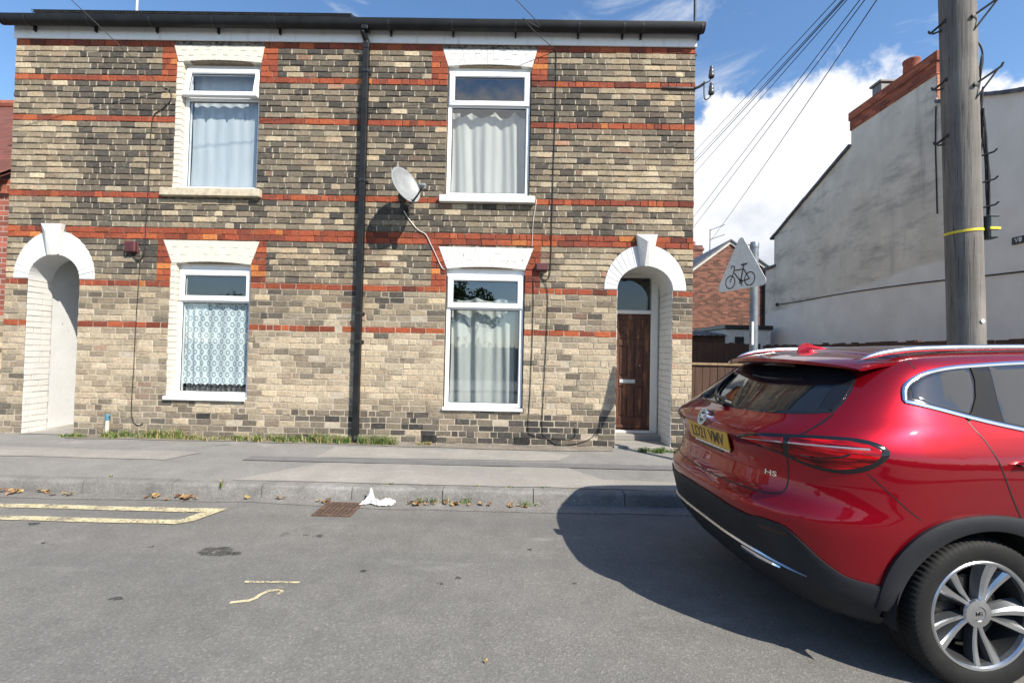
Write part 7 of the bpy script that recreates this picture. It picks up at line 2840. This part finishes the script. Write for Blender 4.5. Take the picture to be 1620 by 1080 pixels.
b.lathe([(.05, -.03), (.155, -.03), (.155, -.005), (.05, -.005)], 48, 'Y')
b.bbox(-0.15, -0.075, -0.05, 0.01, 0.03, 0.11, 0.012)
b.build('brake_disc', simple('brake_iron', (0.06, 0.057, 0.055), 0.5, 0.6, 0.2), wheel)
def copy_tree(o, parent):
    c = o.copy()
    COL.objects.link(c)
    c.parent = parent
    for ch in [k for k in bpy.data.objects if k.parent == o]:
        copy_tree(ch, c)
    return c
wheels = [wheel] + [copy_tree(wheel, CAR) for _ in range(3)]
for wv, (hx, s_) in zip(wheels, ((HX[0], -1), (HX[0], 1), (HX[1], -1), (HX[1], 1))):
    wv.location = (hx, s_ * 0.800, HZ)
    wv.rotation_euler = (0, 0, 0 if s_ < 0 else math.pi)

# ------------------------------------------------------------------ the far side of the street (behind the camera; seen only in reflections)
m, t = new_mat('leaf_green'); M['leaf'] = m
at = t.n('ShaderNodeAttribute', attribute_name='brick_colour')
a = t.n('ShaderNodeBsdfDiffuse', {'Color': at.outputs[0]})
b_ = t.n('ShaderNodeBsdfTranslucent', {'Color': at.outputs[0]})
x = t.n('ShaderNodeMixShader', {0: 0.25, 1: a.outputs[0], 2: b_.outputs[0]})
t.n('ShaderNodeOutputMaterial', {'Surface': x.outputs[0]})
M['bark'] = simple('bark', (0.09, 0.07, 0.05), 0.9, 0, 0.3, 12, 0.5)
frng = random.Random(31)


def leaf_cloud(b, blobs, n, size):
    for _ in range(n):
        c, r = frng.choice(blobs)
        dv = Vector((frng.gauss(0, 1), frng.gauss(0, 1), frng.gauss(0, 1))).normalized() * (r * frng.uniform(0.45, 1.05))
        p = Vector(c) + Vector((dv.x, dv.y, dv.z * 0.8))
        u = Vector((frng.gauss(0, 1), frng.gauss(0, 1), frng.gauss(0, 1))).normalized()
        v = u.orthogonal().normalized()
        s = size * frng.uniform(0.6, 1.4)
        g = frng.uniform(0.6, 1.3)
        b.cur = (0.05 * g, 0.085 * g, 0.022 * g, 1)
        b.quad(p - u * s, p - v * s * 0.5, p + u * s, p + v * s * 0.5)


for (tx, ty, h, rr, lab) in ((-2.3, -9.6, 5.4, 1.5, 'leafy street tree behind the camera opposite the right house'), (-15.0, -9.8, 3.9, 1.6, 'low leafy street tree behind the camera opposite the left house')):
    tr = thing('tree', lab, 'tree', (tx, ty, 0.1))
    b = MB()
    b.tube([(tx, ty, 0.1), (tx + 0.05, ty, h * 0.35), (tx, ty + 0.05, h * 0.75)], [0.16, 0.12, 0.05], 10)
    for k in range(5):
        a = k * 1.25
        b.tube([(tx, ty, h * 0.4 + 0.1 * k), (tx + 0.6 * math.cos(a), ty + 0.6 * math.sin(a), h * 0.6), (tx + 1.0 * math.cos(a), ty + 1.0 * math.sin(a), h * 0.75)], [0.06, 0.04, 0.02], 6)
    b.build('trunk', M['bark'], tr, smooth=50)
    b = MB()
    blobs = [((tx + frng.uniform(-rr, rr) * 0.7, ty + frng.uniform(-rr, rr) * 0.5, h * frng.uniform(0.55, 0.95)), frng.uniform(0.45, 0.85)) for _ in range(12)]
    leaf_cloud(b, blobs, 2600, 0.09)
    b.build('crown', M['leaf'], tr, color=True, fix=False)
hd = thing('hedge', 'long clipped hedge behind the camera on the far side of the street', 'hedge', (0, -10.4, 0.1))
b = MB()
blobs = [((-28 + 1.1 * k, -10.4, 1.1 + 0.2 * math.sin(k * 1.7)), 1.15) for k in range(52)]
leaf_cloud(b, blobs, 5200, 0.20)
b.build('foliage', M['leaf'], hd, color=True, fix=False)
b = MB()
b.box(-28, 29, -10.7, -10.1, 0.1, 1.7)
b.build('branches', simple('hedge_inside', (0.03, 0.04, 0.02), 0.9), hd)
